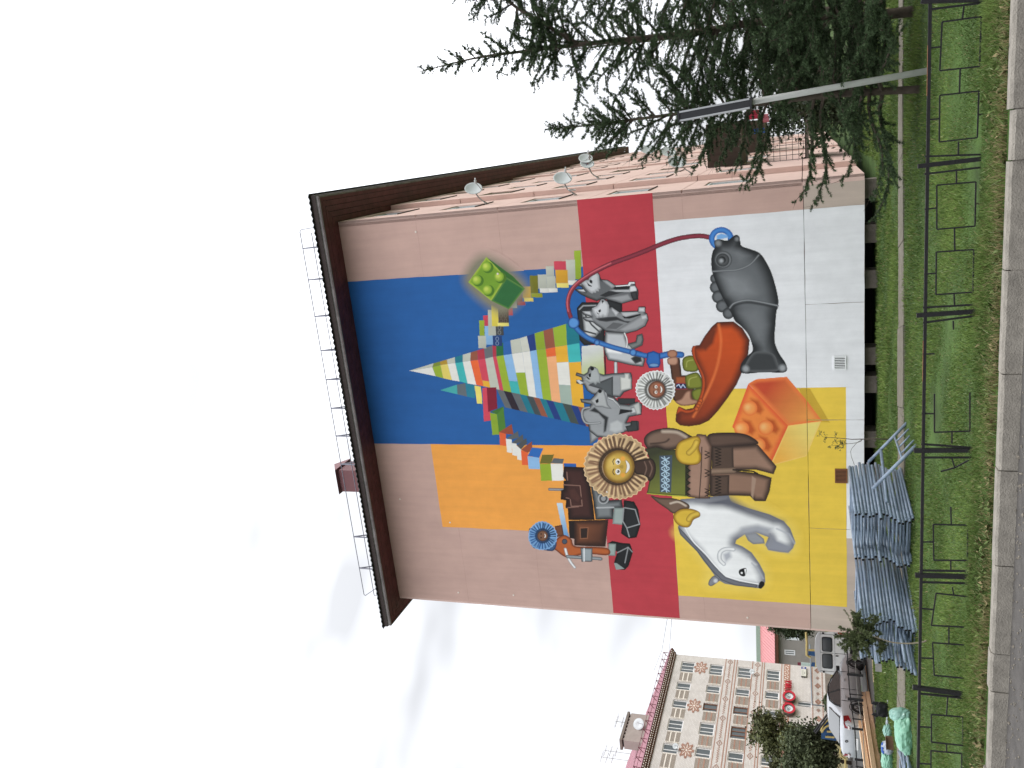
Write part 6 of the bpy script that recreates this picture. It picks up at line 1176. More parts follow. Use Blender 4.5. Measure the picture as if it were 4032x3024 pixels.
# grey van seen from behind, partly hidden by the wall
vb = at_y(*KZ(1690, 505), 37.5); VN = empty('parked_van', (vb[0], 37.5, float(gz(vb[0], 37.5)) + .16), math.radians(106), 'grey van with two square rear windows half hidden by the painted wall', 'van')
m_van = mat('van_grey', alb(206, 208, 205, .92), .45, .06, 2, spec=.4); m_vroof = mat('van_roof_white', alb(226, 228, 228, 1.5), .4, .05)
hw2 = .86; vz0, vz1 = .42, 1.62
b = MB(); prof = [(-hw2, vz0), (-hw2 - .02, .8), (-hw2, 1.2), (-hw2 + .06, vz1), (hw2 - .06, vz1), (hw2, 1.2), (hw2 + .02, .8), (hw2, vz0)]; b.prism([(0, y, z) for y, z in prof], (4.2, 0, 0)); b.build('body', m_van, VN)
b = MB(); b.prism([(-.02, y, z) for y, z in ((-hw2 + .03, vz1 + .002), (-hw2 + .10, vz1 + .10), (-.5, vz1 + .19), (0, vz1 + .22), (.5, vz1 + .19), (hw2 - .10, vz1 + .10), (hw2 - .03, vz1 + .002))], (4.1, 0, 0)); b.build('roof', m_vroof, VN)
def rrect(y0, y1, z0, z1, x, r=.08): 
    out_ = []
    for (cy, cz, a0) in ((y1 - r, z1 - r, 0), (y0 + r, z1 - r, 90), (y0 + r, z0 + r, 180), (y1 - r, z0 + r, 270)):
        for k in range(5): t = math.radians(a0 + 22.5 * k); out_.append((x, cy + r * math.cos(t), cz + r * math.sin(t)))
    return out_
for y0, y1 in ((-.60, -.07), (.07, .60)):
    b = MB(); b.prism(rrect(y0 - .035, y1 + .035, 1.14, 1.56, -.004), (-.012, 0, 0)); fr = b.build('rear_window', m_trim, VN); b = MB(); b.prism(rrect(y0, y1, 1.175, 1.525, -.0165), (-.008, 0, 0)); b.build('window_glass', m_cglass, fr)
for (z, w_) in ((1.05, .03), (.66, .015)): b = MB(); b.box((-.012, -hw2, z), (-.002, hw2, z + w_)); b.build('door_rib', m_vroof if w_ > .02 else m_trim, VN)
for y in (0.0, -.74, .74): b = MB(); b.box((-.006, y - .008, .5), (-.001, y + .008, 1.70)); b.build('door_gap', m_trim, VN)
b = MB(); b.box((-.05, .08, .92), (-.003, .12, 1.02)); b.build('door_handle', m_trim, VN); b = MB(); b.box((-.015, -.02, .50), (-.002, .5, .62)); b.build('number_plate', m_white, VN)
for y in (-.78, .78):
    for z in (1.0, .62, 1.5): b = MB(); b.box((-.03, y - .03, z - .04), (-.002, y + .03, z + .04)); b.build('hinge', m_trim, VN)
    s2 = math.copysign(.83, y); b = MB(); b.box((-.03, s2 - .05, .62), (-.001, s2 + .05, .92)); b.build('tail_light', m_red, VN)
b = MB(); b.box((-.14, -.9, .33), (-.0, .9, .46)); b.build('bumper', m_trim, VN)
for (y, z) in ((.45, .80), (.45, .66)): b = MB(); b.box((-.06, y - .09, z - .035), (-.002, y + .06, z + .035)); b.build('step_bracket', m_trim, VN)
for sd in (-1, 1):
    for x in (.8, 3.3): wheel(VN, x, sd * .76, .34, .22, sd)
# low black fence along the yard
YF_ = empty('yard_fence', (-12, 31, -.2), 0, 'low black rail fence along the edge of the parking yard', 'fence')
yr = [K4(480, 170), K4(505, 560), K4(540, 860), K4(580, 1100), K4(612, 1700)]
y_of = lambda py: 31.6 - (3024 - py) / 424 * 0 + (2750 - py) * -.004
pts = [at_y(*p, 30.5 + (p[1] - 2600) * -.0045) for p in yr]
pts = [np.array([-7.2, 30.9, pts[0][2] + .03])] + pts
b = MB(); b.tube(pts, .02, 6); b.build('rail', m_blk, YF_, True)
b = MB(); b.tube([p - [0, 0, .24] for p in pts], .013, 6); b.build('rail', m_metal, YF_, True)
for k4 in ((485, 365, .075), (495, 705, .075), (552, 1115, .06), (590, 1540, .06), (484, 200, .03), (515, 640, .03), (530, 780, .03), (560, 980, .03), (606, 1640, .03)):
    p_ = K4(k4[0], k4[1]); p = at_y(*K4(k4[0], k4[1]), 30.5 + (K4(k4[0], k4[1])[1] - 2600) * -.0045); g = at_y(3399, p_[1], p[1])[2]; b = MB(); b.bar(p + [0, 0, .03], (p[0], p[1], g), k4[2], k4[2]); b.build('post', m_blk, YF_, True)
# playground pieces
m_pblu = mat('playground_blue', alb(44, 84, 130, 1.3), .5, .15, 3); m_pyel = mat('playground_yellow', alb(214, 190, 120, 1.4), .5, .12)
PGy = 47.0; pg = lambda x, y, d=0.0: at_y(*K4(x, y), PGy + d)
PG = empty('climbing_arch', pg(340, 1130), 0, 'blue arched playground panels with yellow edges behind the car', 'climbing frame')
arc = [(120, 1150), (128, 1110), (150, 1060), (185, 1020), (235, 985), (330, 975)]
b = MB(); b.prism([pg(*p) for p in arc] + [pg(330, 1285), pg(120, 1255)], (0, .08, 0)); b.build('arch_panel', m_pblu, PG, True)
b = MB(); b.tube([pg(x - 3, y, -.06) for x, y in arc], .05, 6); b.build('arch_edge', m_pyel, PG, True)
b = MB(); b.tube([pg(x, y, -.08) for x, y in ((125, 1170), (150, 1125), (185, 1090), (245, 1062), (330, 1055))], .05, 6); b.build('arch_edge', m_pyel, PG, True)
for x0, y0, x1, y1 in ((195, 1155, 268, 1158), (175, 1228, 300, 1236)): b = MB(); b.bar(pg(x0, y0, -.1), pg(x1, y1, -.1), .08, .08); b.build('step_slot', m_pyel, PG, True)
b = MB(); b.tube([pg(20, 1160, -.5), pg(210, 905, -.5)], .05, 5); b.tube([pg(40, 1180, -.6), pg(225, 940, -.6)], .05, 5); b.bar(pg(95, 1060, -.5), pg(115, 1080, -.6), .05); b.bar(pg(150, 985, -.5), pg(170, 1010, -.6), .05); tag(b.build('ladder', m_blk), 'dark ladder leaning beside the blue playground arch', 'ladder')
b = MB(); b.tube([pg(405, 1375, -6), pg(385, 1400, -6), pg(378, 1440, -6), pg(385, 1490, -6), pg(415, 1515, -6), pg(450, 1530, -6), pg(452, 1700, -6)], .045, 6); tag(b.build('hoop_rail', m_pyel), 'yellow hoop rail behind the boot of the silver car', 'rail')
HP = empty('play_house_frame', at_y(*KZ(1180, 500), 52), 0, 'yellow tube frame with a blue panel seen above the van roof', 'climbing frame')
hp = lambda x, y: at_y(*KZ(x, y), 52.0)
b = MB(); b.tube([hp(1110, 350), hp(1110, 520), hp(1175, 560)], .07, 6); b.tube([hp(1140, 440), hp(1260, 445)], .06, 6); b.tube([hp(1100, 160), hp(1115, 350)], .07, 6); b.tube([hp(1260, 330), hp(1260, 700)], .06, 6); b.build('tube_frame', m_pyel, HP, True)
b = MB(); b.prism([hp(1135, 450), hp(1135, 520), hp(1250, 540), hp(1250, 450)], (0, .1, 0)); b.prism([hp(1190, 640), hp(1180, 700), hp(1300, 710), hp(1300, 645)], (0, .1, 0)); b.build('blue_panel', m_pblu, HP, True)
# ------------------------------------------------------------------ round pole with a shallow box sign turned edge-on
m_pole = mat('pole_grey', alb(186, 186, 184, .95), .6, .1, 6); m_alu = mat('aluminium', (.42, .43, .44), .35, .1, metal=.5); m_sback = mat('sign_dark', (.03, .03, .034), .5, .15)
pb = at_z(3668, 275, 0.0); ptop = at_y(2961, 401, pb[1]); ptop2 = at_y(2690, 452, pb[1])
PO = empty('sign_pole', pb, 0, 'grey round pole carrying a narrow dark box sign among the larches', 'sign post')
b = MB(); b.smooth = True; b.tube([pb - [0, 0, .1], ptop, ptop + (ptop2 - ptop) * .9], .047, 14); b.build('pole', m_pole, PO, True)
ax = Vector(ptop2 - ptop).normalized(); vdir = Vector((pb[0], pb[1], 0)).normalized(); latx = Vector((vdir.y, -vdir.x, 0))
rot = Matrix((latx, vdir, ax)).transposed().to_4x4(); hh = (ptop2 - ptop); L_ = np.linalg.norm(hh)
rot = rot @ Matrix.Rotation(math.radians(1.5), 4, 'Z'); rot.translation = Vector(ptop) + ax * .02 - latx * .02
b = MB(); b.box((-.05, -.30, 0), (.05, .30, L_), None, rot); sb = b.build('sign_box', m_sback, PO, True)
for sx in (-1, 1):
    b = MB(); b.box((sx * .064 - .013, -.31, .0), (sx * .064 + .013, .31, L_), None, rot); b.build('sign_frame', m_alu, PO, True)
b = MB(); b.box((-.085, -.32, L_ + .003), (.085, .32, L_ + .03), None, rot); b.box((-.085, -.32, -.03), (.085, .32, -.004), None, rot); b.build('frame_end', m_sback, PO, True)
# ------------------------------------------------------------------ larches: trunk, limbs and needle tufts
m_bark = mat('larch_bark', alb(92, 82, 72, 1.3), .95, .35, 8, .7, 40); m_needle = mat('larch_needles', (1, 1, 1), .7, 0, attr=True, spec=.2); m_leaf = mat('leaf', (1, 1, 1), .65, 0, attr=True, spec=.25)
def unit(v): return v / (np.linalg.norm(v, axis=-1, keepdims=True) + 1e-9)
def tufts_mesh(name, P, D, r, nn=14, ln=.050, wd=.0088, base=(.03, .05, .024), var=.5):
    """each tuft: nn thin needles fanning round its axis D"""
    n = len(P); D = unit(D); a = unit(np.cross(D, r.normal(size=(n, 3)))); b_ = np.cross(D, a)
    ang = r.uniform(0, 6.28, (n, nn)); tilt = r.uniform(.25, 1.25, (n, nn)); L = ln * r.uniform(.65, 1.2, (n, nn))
    rad = a[:, None] * np.cos(ang)[..., None] + b_[:, None] * np.sin(ang)[..., None]
    dirs = D[:, None] * np.cos(tilt)[..., None] + rad * np.sin(tilt)[..., None]
    side = unit(np.cross(dirs, r.normal(size=(n, nn, 3)))) * (wd / 2)
    p0 = P[:, None] - dirs * .004; tip = P[:, None] + dirs * L[..., None]
    V = np.stack([p0 - side, p0 + side, tip], 2).reshape(-1, 3); F = np.arange(len(V)).reshape(-1, 3)
    c = np.array(base) * np.exp(r.normal(0, var * .55, (n, 1, 1))) * r.uniform(.8, 1.25, (n, nn, 1)) * np.array([1 + .0, 1, 1]); c = np.broadcast_to(c, (n, nn, 3)).reshape(-1, 3)
    return np_mesh(name, V, F, np.clip(c, .004, .2))
def larch(label, trunk_pts, r0, Lmax, seed, h_lo=.08, nbr=70, density=1.0, base=(.050, .080, .036), curve=.35, leader_bare=.06, mask=None, nn=12, group='larches on the lawn'):
    r = np.random.default_rng(seed); T = smooth_pts(trunk_pts, 8, False); seg = np.linalg.norm(np.diff(T, axis=0), axis=1); S_l = np.concatenate([[0], np.cumsum(seg)]); Lt = S_l[-1]
    at = lambda s: np.array([np.interp(s, S_l, T[:, k]) for k in range(3)])
    t = empty('larch_tree', T[0], 0, label, 'tree', group)
    b = MB(); b.smooth = True; n = 26; ss = np.linspace(0, Lt, n); b.tube([at(s) for s in ss], [max(.006, r0 * (1 - s / Lt) ** .85 + .004) for s in ss], 9); b.build('trunk', m_bark, t, True)
    limb = MB(); P, D = [], []
    def along(pts, step, jit=.012):
        q = np.array(pts); sg = np.linalg.norm(np.diff(q, axis=0), axis=1); sl_ = np.concatenate([[0], np.cumsum(sg)]); m = max(2, int(sl_[-1] / step)); u = np.linspace(0, sl_[-1], m)
        X = np.stack([np.interp(u, sl_, q[:, k]) for k in range(3)], 1); dX = np.gradient(X, axis=0); X = X + r.normal(0, jit * .4, X.shape); out_ = unit(dX) * .25 + r.normal(size=X.shape) * .8 + np.array([0, 0, .15]); P.append(X); D.append(out_)
    hs = np.sort(r.uniform(h_lo, .985, nbr)); az0 = r.uniform(0, 6.28)
    for i, h in enumerate(hs):
        s = h * Lt; o = at(s); az_ = az0 + i * 2.39996 + r.uniform(-.4, .4); L = Lmax * ((1 - h) ** .85) * r.uniform(.7, 1.15) * (1 if h < .8 else .75) + .14 * r.uniform(.5, 1.2)
        if mask is not None and not mask(az_, h): continue
        out_d = np.array([math.cos(az_), math.sin(az_), 0]); up0 = .25 + .75 * h + r.uniform(-.1, .15)
        m = 7; pts = [o]
        for k in range(1, m + 1):
            u = k / m; slope = up0 - curve * (1 - h) * 1.4 * math.sin(u * math.pi) + .25 * u * u
            d = out_d * 1.0 + np.array([0, 0, slope]) + r.normal(0, .06, 3); pts.append(pts[-1] + d / np.linalg.norm(d) * L / m)
        pts = np.array(pts); limb.tube([tuple(p) for p in pts], [max(.0032, (.006 + .013 * L) * (1 - k / (m + .6))) for k in range(m + 1)], 5, cap=False)
        along(pts[1:-1] if L > .3 else pts[:-2], .013 / density)
        nt_ = int(L / .085 * density)
        for k in range(nt_):
            u = .10 + .9 * (k + r.uniform(0, 1)) / nt_; i0 = min(int(u * m), m - 1); f_ = u * m - i0; o2 = pts[i0] * (1 - f_) + pts[i0 + 1] * f_; dd = unit(pts[i0 + 1] - pts[i0]); sd_ = (1 if k % 2 else -1)
            lat = unit(np.cross(dd, [0, 0, 1])) * sd_; L2 = min(.55, .36 * L) * (1.05 - u * .75) * r.uniform(.5, 1.2) + .03
            d2 = dd * .62 + lat * r.uniform(.4, .9) + np.array([0, 0, r.uniform(-.35, .15)]); q = [o2]
            for kk in range(3): d2 = d2 + r.normal(0, .10, 3) + np.array([0, 0, -.10 + .05 * kk]); q.append(q[-1] + unit(d2) * L2 / 3)
            if L2 > .10: limb.tube([tuple(p) for p in q], [.0035, .003, .0024, .0016], 3, cap=False)
            along(q, .014 / density)
        if L > .5:                                                       # bare shoots at the tip
            for kk in range(2): d2 = unit(pts[-1] - pts[-2]) + r.normal(0, .35, 3); limb.tube([tuple(pts[-1]), tuple(pts[-1] + unit(d2) * r.uniform(.08, .22))], [.0028, .0014], 3, cap=False)
    q = [at(s) for s in np.linspace(Lt * .6, Lt * .97, 18)]; along(q, .025)
    if leader_bare:
        for s_, n_ in ((.965, 4), (.93, 3)):
            for k in range(n_): a_ = k * 6.283 / n_ + .5; o = at(Lt * s_); e_ = o + np.array([math.cos(a_), math.sin(a_), .45]) * r.uniform(.10, .17); limb.tube([tuple(o), tuple(e_)], [.004, .002], 4, cap=False); along([o, (o + e_) / 2, e_], .03)
    limb.build('limbs', m_bark, t, True)
    P = np.concatenate(P); D = np.concatenate(D); me = tufts_mesh('crown', P - T[0], D, r, nn=nn, base=base); link('crown', me, m_needle, t); return len(P)
def rayline(px, py, dist):
    r_ = ray(px, py); return EY + r_ * (dist / math.hypot(r_[0], r_[1]))
tb = at_z(3600, 45, 0); dm = math.hypot(tb[0], tb[1])
main = [tb - [0, 0, .1], rayline(3346, 70, dm), rayline(2961, 90, dm), rayline(2744, 127, dm), rayline(2278, 176, dm), rayline(2000, 210, dm - .1), rayline(1855, 232, dm - .15), rayline(1648, 284, dm - .2)]
larch('tall dark larch with the long bare leading shoot behind the fence', main, .085, 2.0, 11, .08, 110, 1.1)
fk = [rayline(2278, 176, dm), rayline(2160, 105, dm + .1), rayline(2050, 40, dm + .2), rayline(1900, -60, dm + .3), rayline(1700, -130, dm + .3)]
larch('forked larch leaning out of frame beside the tallest larch', fk, .04, 1.3, 12, .04, 55, 1.1, leader_bare=0)
ts = at_z(3623, 353, 0); dsn = math.hypot(ts[0], ts[1])
larch('slim larch just left of the grey sign pole', [ts - [0, 0, .1], rayline(3300, 372, dsn), rayline(2900, 418, dsn), rayline(2500, 470, dsn), rayline(2300, 495, dsn), rayline(2146, 510, dsn)], .06, 2.05, 13, .10, 105, 1.05, curve=.5, base=(.052, .082, .037))
t3 = at_z(3640, -70, 0); d3 = math.hypot(t3[0], t3[1])
larch('dark larch at the right edge of the lawn, its top out of frame', [t3 - [0, 0, .1], rayline(3000, -40, d3), rayline(2400, -90, d3), rayline(1900, -150, d3)], .09, 2.0, 14, .08, 110, 1.05, mask=lambda a, h: math.cos(a - 3.3) > -.25)
t4 = np.array([8.4, 20.5, 0.0])
larch('further larch standing behind the others at the right edge', [t4, t4 + [.05, 0, 2], t4 + [.0, 0.1, 4.5], t4 + [.1, .1, 7.5]], .09, 2.2, 15, .06, 90, .8, nn=6, mask=lambda a, h: math.cos(a - 3.6) > -.4)
t5 = np.array([6.4, 18.6, 0.0])
larch('young larch in the gap between the trunks, behind the path', [t5, t5 + [.02, 0, 1.2], t5 + [-.03, 0, 2.4], t5 + [.0, 0, 3.4]], .04, 1.2, 16, .06, 50, .95, nn=6)
# small crooked larch at the left, behind the fence
sb_ = at_z(3652, 2521, 0); dl = math.hypot(sb_[0], sb_[1])
st = [sb_, rayline(*K5(2130, 440), dl), rayline(*K5(1950, 455), dl), rayline(*K5(1750, 440), dl), rayline(*K5(1600, 395), dl), rayline(*K5(1400, 330), dl), rayline(*K5(1255, 285), dl), rayline(*K5(1190, 150), dl), rayline(*K5(1115, 15), dl)]
def small_larch():
    r = np.random.default_rng(5); T = smooth_pts(st, 5, False); t = empty('young_larch', T[0], 0, 'small crooked young larch growing in front of the scaffold stacks', 'tree')
    b = MB(); b.smooth = True; n = len(T); b.tube([tuple(p) for p in T], [max(.004, .012 * (1 - k / n) + .003) for k in range(n)], 7); b.build('trunk', mat('pale_bark', alb(150, 140, 122, 1.4), .9, .3, 20), t, True)
    P, D = [], []; limb = MB()
    for k, tgt in enumerate(((1050, 240), (990, 370), (1040, 470), (1110, 550), (1240, 660), (1350, 560), (1450, 610), (1560, 560), (1640, 520), (1530, 120), (1480, 200), (1340, 200), (1220, 40), (1270, 60), (1290, 180), (1180, 330), (1100, 420), (1300, 430), (1400, 480), (1480, 400), (1560, 300), (1250, 560), (1160, 470))):
        i = int(np.clip(n * .52 + (k % 7) * n * .055, 0, n - 2)); o = T[i]; e = rayline(*K5(*tgt), dl + r.uniform(-.25, .25)); mid_p = (o + e) / 2 + r.normal(0, .03, 3) + [0, 0, -.02]; q = smooth_pts([o, mid_p, e], 6, False)
        limb.tube([tuple(p) for p in q], [.006 * (1 - j / len(q)) + .002 for j in range(len(q))], 4, cap=False); X = np.repeat(q[3:], 9, 0) + r.normal(0, .014, (len(q[3:]) * 9, 3)); P.append(X); D.append(r.normal(size=X.shape) * .8 + unit(e - o) * .3)
        for s_ in range(4):
            o2 = q[3 + 2 * s_ % (len(q) - 4)]; e2 = o2 + unit(e - o) * r.uniform(.04, .12) + r.normal(0, .07, 3); X = o2 + (e2 - o2) * np.linspace(0, 1, 18)[:, None] + r.normal(0, .01, (18, 3)); P.append(X); D.append(r.normal(size=X.shape)); limb.tube([tuple(o2), tuple(e2)], [.003, .0015], 3, cap=False)
    P.append(T[int(n * .62):]); D.append(r.normal(size=T[int(n * .62):].shape)); P.append(T[int(n * .7):] + .01); D.append(r.normal(size=T[int(n * .7):].shape)); limb.build('limbs', m_bark, t, True)
    P = np.concatenate(P); D = np.concatenate(D); link('crown', tufts_mesh('crown', P - T[0], D, r, nn=11, ln=.036, wd=.011, base=(.085, .105, .045)), m_needle, t)
small_larch()
# bare rowan sapling in front of the wall
H_ = fz(3150, 1650, .1356); ds_ = 21.0
def rowan():
    r = np.random.default_rng(8); h = lambda x, y: rayline(*H_(x, y), ds_); base = h(2750, 600); base[2] = -.02; t = empty('rowan_sapling', base, 0, 'thin rowan sapling with a few leaves before the orange painted brick', 'tree')
    b = MB(); b.smooth = True; b.tube([tuple(base)] + [tuple(h(*p)) for p in ((2212, 572), (1880, 582), (1800, 580), (1500, 590), (1300, 566), (1050, 546), (780, 534), (670, 518), (590, 440))], [.016, .015, .014, .012, .010, .009, .008, .006, .004, .003], 6); b.build('trunk', m_bark, t, True)
    b = MB(); b.tube([tuple(h(*p)) for p in ((1815, 590), (1760, 650), (1640, 690), (1480, 712), (1310, 725), (1100, 762), (870, 778))], [.007, .007, .006, .006, .005, .004, .003], 5); b.tube([tuple(h(*p)) for p in ((1790, 590), (1640, 700), (1500, 860), (1470, 950), (1490, 1090), (1580, 1330))], .005, 5); b.build('limbs', m_bark, t, True)
    V, F, Cc = [], [], []
    for (x0, y0, x1, y1) in ((600, 440, 560, 330), (600, 440, 500, 510), (760, 520, 690, 390), (760, 530, 690, 690), (760, 510, 740, 570), (1040, 545, 1030, 370), (1045, 550, 955, 730), (1050, 555, 1070, 730), (1180, 740, 1190, 600), (1200, 740, 1150, 620), (1220, 735, 1240, 620), (1300, 725, 1330, 610), (1250, 740, 1250, 840), (1160, 750, 1165, 930), (1060, 765, 1000, 870), (1100, 760, 1040, 880), (1120, 755, 1080, 840), (880, 778, 830, 830), (1200, 735, 1240, 680)):
        for k in range(9):
            u = (k + 1) / 10
            for sd_ in (-1, 1):
                dx, dy = x1 - x0, y1 - y0; l = math.hypot(dx, dy) + 1e-6; cx2, cy2 = x0 + dx * u, y0 + dy * u; ln_ = 22 * (1.1 - .5 * u); a = h(cx2, cy2); tx, ty = cx2 + (-dy / l * sd_ * .85 + dx / l * .5) * ln_, cy2 + (dx / l * sd_ * .85 + dy / l * .5) * ln_; c_ = h(tx, ty); m1 = (a + c_) / 2; w_ = np.cross(unit(c_ - a), [0.3, .9, .2]) * .009; off = r.normal(0, .01, 3)
                i = len(V); V += [a, m1 + w_ + off, c_ + off * 2, m1 - w_ + off]; F.append([i, i + 1, i + 2, i + 3]); Cc.append(np.array([.055, .082, .045]) * r.uniform(.6, 1.3))
    link('leaves', np_mesh('leaves', np.array(V) - base, np.array(F), np.array(Cc)), m_leaf, t)
rowan()
# ------------------------------------------------------------------ leafy trees and bushes
def leafy(name, label, base, trunk_h, crown_c, crown_r, nleaf, size, col, seed, nclump=40, group=None, tr=.08, hollow=.3, cat='tree'):
    r = np.random.default_rng(seed); base = np.array(base, float); t = empty(name, base, 0, label, cat, group); cc = np.array(crown_c, float); cr = np.array(crown_r, float)
    b = MB(); b.smooth = True; top = cc + [0, 0, cr[2] * .2]; b.tube([tuple(base - [0, 0, .1]), tuple(base * .5 + top * .5 + r.normal(0, .1, 3)), tuple(top)], [tr, tr * .7, tr * .2], 7); b.build('trunk', m_bark, t, True)
    d = unit(r.normal(size=(nclump, 3))) * (r.uniform(hollow, 1.0, (nclump, 1)) ** .6); cl = cc + d * cr * r.uniform(.75, 1.08, (nclump, 1))
    b = MB()
    for k in range(0, nclump, 2): s = base + (top - base) * r.uniform(.35, .95); m_ = (s + cl[k]) / 2 + r.normal(0, .08 * cr[0], 3); b.tube([tuple(s), tuple(m_), tuple(cl[k])], [tr * .3, tr * .2, tr * .06], 4, cap=False)
    b.build('limbs', m_bark, t, True)
    idx = r.integers(0, nclump, nleaf); sig = .17 * cr.mean() * r.uniform(.6, 1.5, (nclump, 1)); P = cl[idx] + r.normal(size=(nleaf, 3)) * sig[idx] * np.array([1.1, 1.1, .8])
    nrm = unit(r.normal(size=(nleaf, 3)) + [0, 0, .6]); a = unit(np.cross(nrm, r.normal(size=(nleaf, 3)))) ; b2 = np.cross(nrm, a); s = size * r.uniform(.6, 1.3, (nleaf, 1))
    V = np.stack([P - a * s, P - b2 * s * .5, P + a * s, P + b2 * s * .5], 1).reshape(-1, 3); c = np.array(col) * np.exp(r.normal(0, .28, (nclump, 1)))[idx] * r.uniform(.75, 1.25, (nleaf, 1))
    link('crown', np_mesh('crown', V - base, np.arange(nleaf * 4).reshape(-1, 4), np.clip(c, .004, .3)), m_leaf, t)
bx = lambda px, py, d: rayline(px, py, d)
def bush_at(px0, px1, py0, py1, dist):
    """centre and half size of a crown that fills photo rows px0..px1 (height) and columns py0..py1 (width) at a distance"""
    a, c = bx(px0, (py0 + py1) / 2, dist), bx(px1, (py0 + py1) / 2, dist); l, r_ = bx((px0 + px1) / 2, py1, dist), bx((px0 + px1) / 2, py0, dist); w = np.linalg.norm(r_ - l) / 2; return (a + c) / 2, (w, w, abs(a[2] - c[2]) / 2)
def leafy_px(name, label, box, dist, nleaf, size, col, seed, **k):
    c, rr_2 = bush_at(*box, dist); g = float(gz(c[0], c[1])); leafy(name, label, (c[0], c[1], g), 1, c, rr_2, nleaf, size, col, seed, **k)
leafy_px('bushy_tree', 'dense dark green bushy tree before the brick house', (3078, 3300, 2870, 3100), 58, 30000, .12, (.066, .082, .040), 21, nclump=70, hollow=.0, tr=.12)
leafy_px('willow_tree', 'sparse yellow green willow in front of the red sign end', (2945, 3160, 2806, 2975), 60, 9000, .11, (.105, .115, .045), 22, nclump=46, tr=.10)
leafy_px('willow_tree', 'sparse yellow green willow at the left border of the photo', (3020, 3160, 2970, 3070), 62, 3500, .11, (.10, .105, .045), 23, nclump=24, tr=.10)
leafy_px('low_bush', 'low green bush at the foot of the ornamented wall', (3245, 3290, 2735, 2800), 66, 3500, .09, (.07, .09, .045), 24, nclump=24, cat='bush')
leafy_px('spruce_like_tree', 'dark conifer showing beside the left edge of the painted wall', (3035, 3195, 2440, 2505), 75, 7000, .12, (.038, .055, .026), 25, nclump=40, hollow=.1)
for i, (x, y, h_, w_, lab) in enumerate(((26, 75, 5, 5, 'dark far tree low on the horizon between the larch trunks'), (34, 78, 6, 6, 'dark far tree to the right behind the larches'), (9.6, 30, 2.2, 1.6, 'low bush on the far grass between the larches'))):
    leafy('far_tree' if i < 2 else 'low_bush', lab, (x, y, 0), 1, (x, y, h_ * .55), (w_, w_, h_ * .5), (9000, 9000, 5000)[i], (.2, .2, .09)[i], (.04, .056, .026), 40 + i, nclump=40, hollow=.1, cat='tree' if i < 2 else 'bush')
# ------------------------------------------------------------------ grass
m_grass = mat('grass_blades', (1, 1, 1), .75, 0, attr=True, spec=.2)
def patchy(x, y):
    return .5 + .25 * (np.sin(x * 1.3 + 1.7 * np.sin(y * .9)) + np.sin(y * 1.7 + 1.2 * np.sin(x * .8 + 2))) + .25 * np.sin(x * 3.1 + y * 2.3)
def grass(name, t0, t1, s0, s1, dens, hgt, wid, seed, dry=0.0, label=None):
    r = np.random.default_rng(seed); n = int(abs(t1 - t0) * abs(s1 - s0) * dens); s = r.uniform(s0, s1, n); t = r.uniform(t0, t1, n)
    X = K0[0] + KD[0] * s + KN[0] * t; Y = K0[1] + KD[1] * s + KN[1] * t
    fx_ = 17.05 + (5.6 - X) * .128; fw_ = np.where(X < 5.6, .75 + (5.6 - X) / 12.9 * .85, .75); onp = (Y > fx_ + .05 + .1 * np.sin(X * 5)) & (Y < fx_ + fw_ - .05 - .08 * np.sin(X * 7)) & (r.uniform(0, 1, n) > .03)
    lx, ly = (X - O[0]) * HW[0] + (Y - O[1]) * HW[1], (X - O[0]) * NW[0] + (Y - O[1]) * NW[1]; inb = (ly > .4) & (lx > -.1) & (lx < 13.4); yd = (Y > 31.8 + (X + 8.4) * -.05) & (X < -5)
    vis = (np.abs(X) < Y * .50 + 3.5)
    k = vis & ~onp & ~inb & ~yd; X, Y, t = X[k], Y[k], t[k]; n = len(X); Zg = gz(X, Y); pt = patchy(X, Y)
    h_ = hgt * r.uniform(.45, 1.25, n) * (.65 + .7 * pt); lean = r.normal(0, .45, (n, 2)) + np.array([.12, -.1]); a = r.uniform(0, 6.28, n); w_ = wid * r.uniform(.7, 1.3, n)
    B0 = np.stack([X, Y, Zg - .01], 1); side = np.stack([np.cos(a), np.sin(a), 0 * a], 1) * w_[:, None] / 2; up = np.stack([lean[:, 0] * h_ * .45, lean[:, 1] * h_ * .45, h_ * .62], 1); tip = np.stack([lean[:, 0] * h_ * 1.1, lean[:, 1] * h_ * 1.1, h_], 1)
    V = np.stack([B0 - side, B0 + side, B0 + up + side * .7, B0 + up - side * .7, B0 + tip], 1).reshape(-1, 3); i0 = np.arange(n) * 5
    F = np.concatenate([np.stack([i0, i0 + 1, i0 + 2], 1), np.stack([i0, i0 + 2, i0 + 3], 1), np.stack([i0 + 3, i0 + 2, i0 + 4], 1)])
    g0 = np.array([.072, .124, .026]); g1 = np.array([.130, .190, .044]); c = g0 + (g1 - g0) * np.clip(pt + r.normal(0, .35, n), 0, 1)[:, None]; c = c * r.uniform(.8, 1.15, (n, 1))
    c = c * (.78 + .3 * pt)[:, None]
    isdry = r.uniform(0, 1, n) < (.05 + dry * np.exp(-t / .28)); c[isdry] = np.array([.19, .155, .075]) * r.uniform(.7, 1.4, (isdry.sum(), 1)); pale = r.uniform(0, 1, n) < .012; c[pale] = np.array([.30, .36, .18]) * r.uniform(.7, 1.2, (pale.sum(), 1))
    link(name, np_mesh(name, V, F, np.concatenate([c, c, c])), m_grass, label=label, cat='grass', kind='stuff')
grass('grass', .02, 1.1, -8, 8.5, 4200, .075, .0065, 1, .75, 'rough green grass with dry brown tufts behind the kerb')
grass('grass', .6, 4.5, -8.5, 10, 2600, .042, .0075, 2, .05, 'green mown grass on both sides of the low fence')
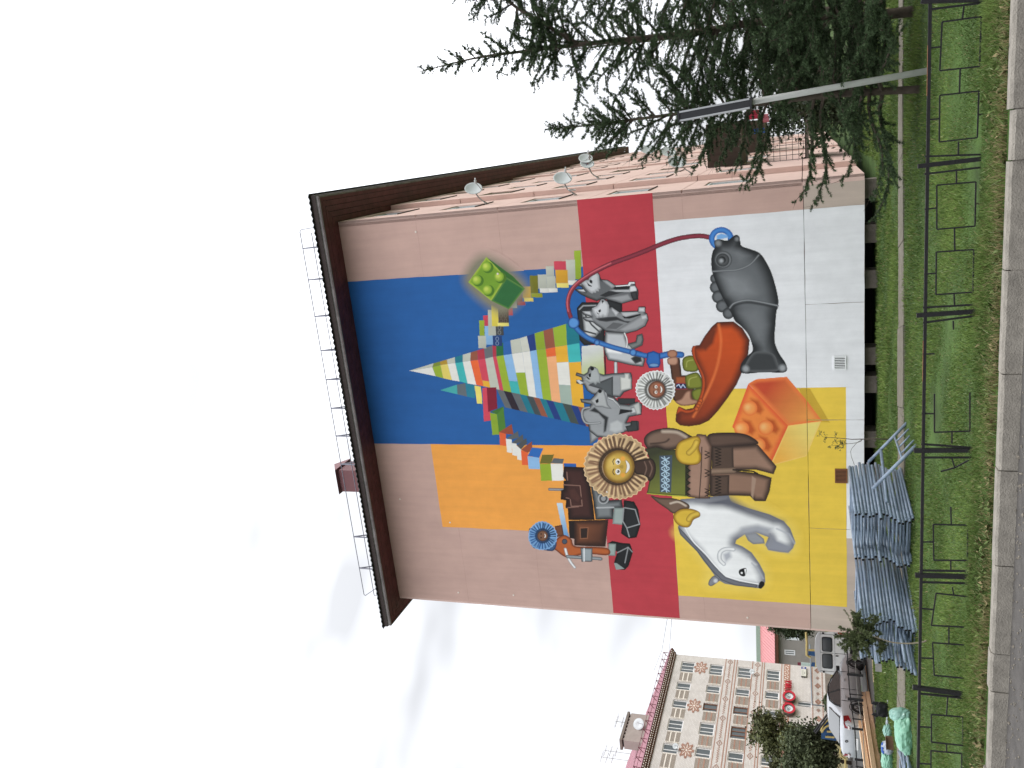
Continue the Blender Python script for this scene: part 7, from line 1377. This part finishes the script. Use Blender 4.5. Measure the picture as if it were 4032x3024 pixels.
grass('grass', 4.5, 12, -9.5, 15, 900, .06, .011, 3, .0, 'green grass between the fence and the footpath')
grass('grass', 11.5, 27, -8, 19, 380, .08, .018, 4, .0, 'green grass between the footpath and the parking yard')
# broad weeds near the kerb
r = np.random.default_rng(77); V, F, Cc = [], [], []
for k in range(420):
    s_ = r.uniform(-6, 6); t_ = abs(r.normal(0.25, .3)) + .03; p = np.array(kp(s_, t_)); n_ = r.integers(4, 8)
    for j in range(n_):
        a = r.uniform(0, 6.28); L = r.uniform(.04, .11); d = np.array([math.cos(a), math.sin(a), r.uniform(.3, 1.1)]); d /= np.linalg.norm(d); w_ = np.cross(d, [0, 0, 1]); w_ = w_ / (np.linalg.norm(w_) + 1e-6) * L * .17; i = len(V); V += [p, p + d * L * .5 + w_, p + d * L + [0, 0, -.01], p + d * L * .5 - w_]; F.append([i, i + 1, i + 2, i + 3]); Cc.append(np.array([.085, .115, .035]) * r.uniform(.6, 1.4) if r.uniform() < .7 else np.array([.2, .16, .08]) * r.uniform(.6, 1.2))
link('weeds', np_mesh('weeds', np.array(V), np.array(F), np.array(Cc)), m_grass, label='broad leaved weeds growing along the kerb', cat='weeds', kind='stuff')
# gravel on the road edge
r = np.random.default_rng(5); b = MB()
for k in range(700):
    s_ = r.uniform(-6, 5); t_ = -.17 - abs(r.normal(0, .5)); p = np.array(kp(s_, t_, -.17)); q = r.uniform(.004, .016) * (1.6 if k % 9 == 0 else 1); R_ = Matrix.Translation(p + [0, 0, q * .4]) @ Matrix.Rotation(r.uniform(0, 3), 4, (r.normal(), r.normal(), r.normal())); b.add([R_ @ (Vector(v) * q) for v in ((1, 0, 0), (-1, 0, 0), (0, 1.2, 0), (0, -1, 0), (0, 0, .8), (0, 0, -.8))], [(0, 2, 4), (2, 1, 4), (1, 3, 4), (3, 0, 4), (2, 0, 5), (1, 2, 5), (3, 1, 5), (0, 3, 5)])
b.build('gravel', mat('gravel', alb(150, 142, 130, 1.8), .95, .4, 40), kind='stuff', label='loose grey gravel along the foot of the kerb', cat='gravel')
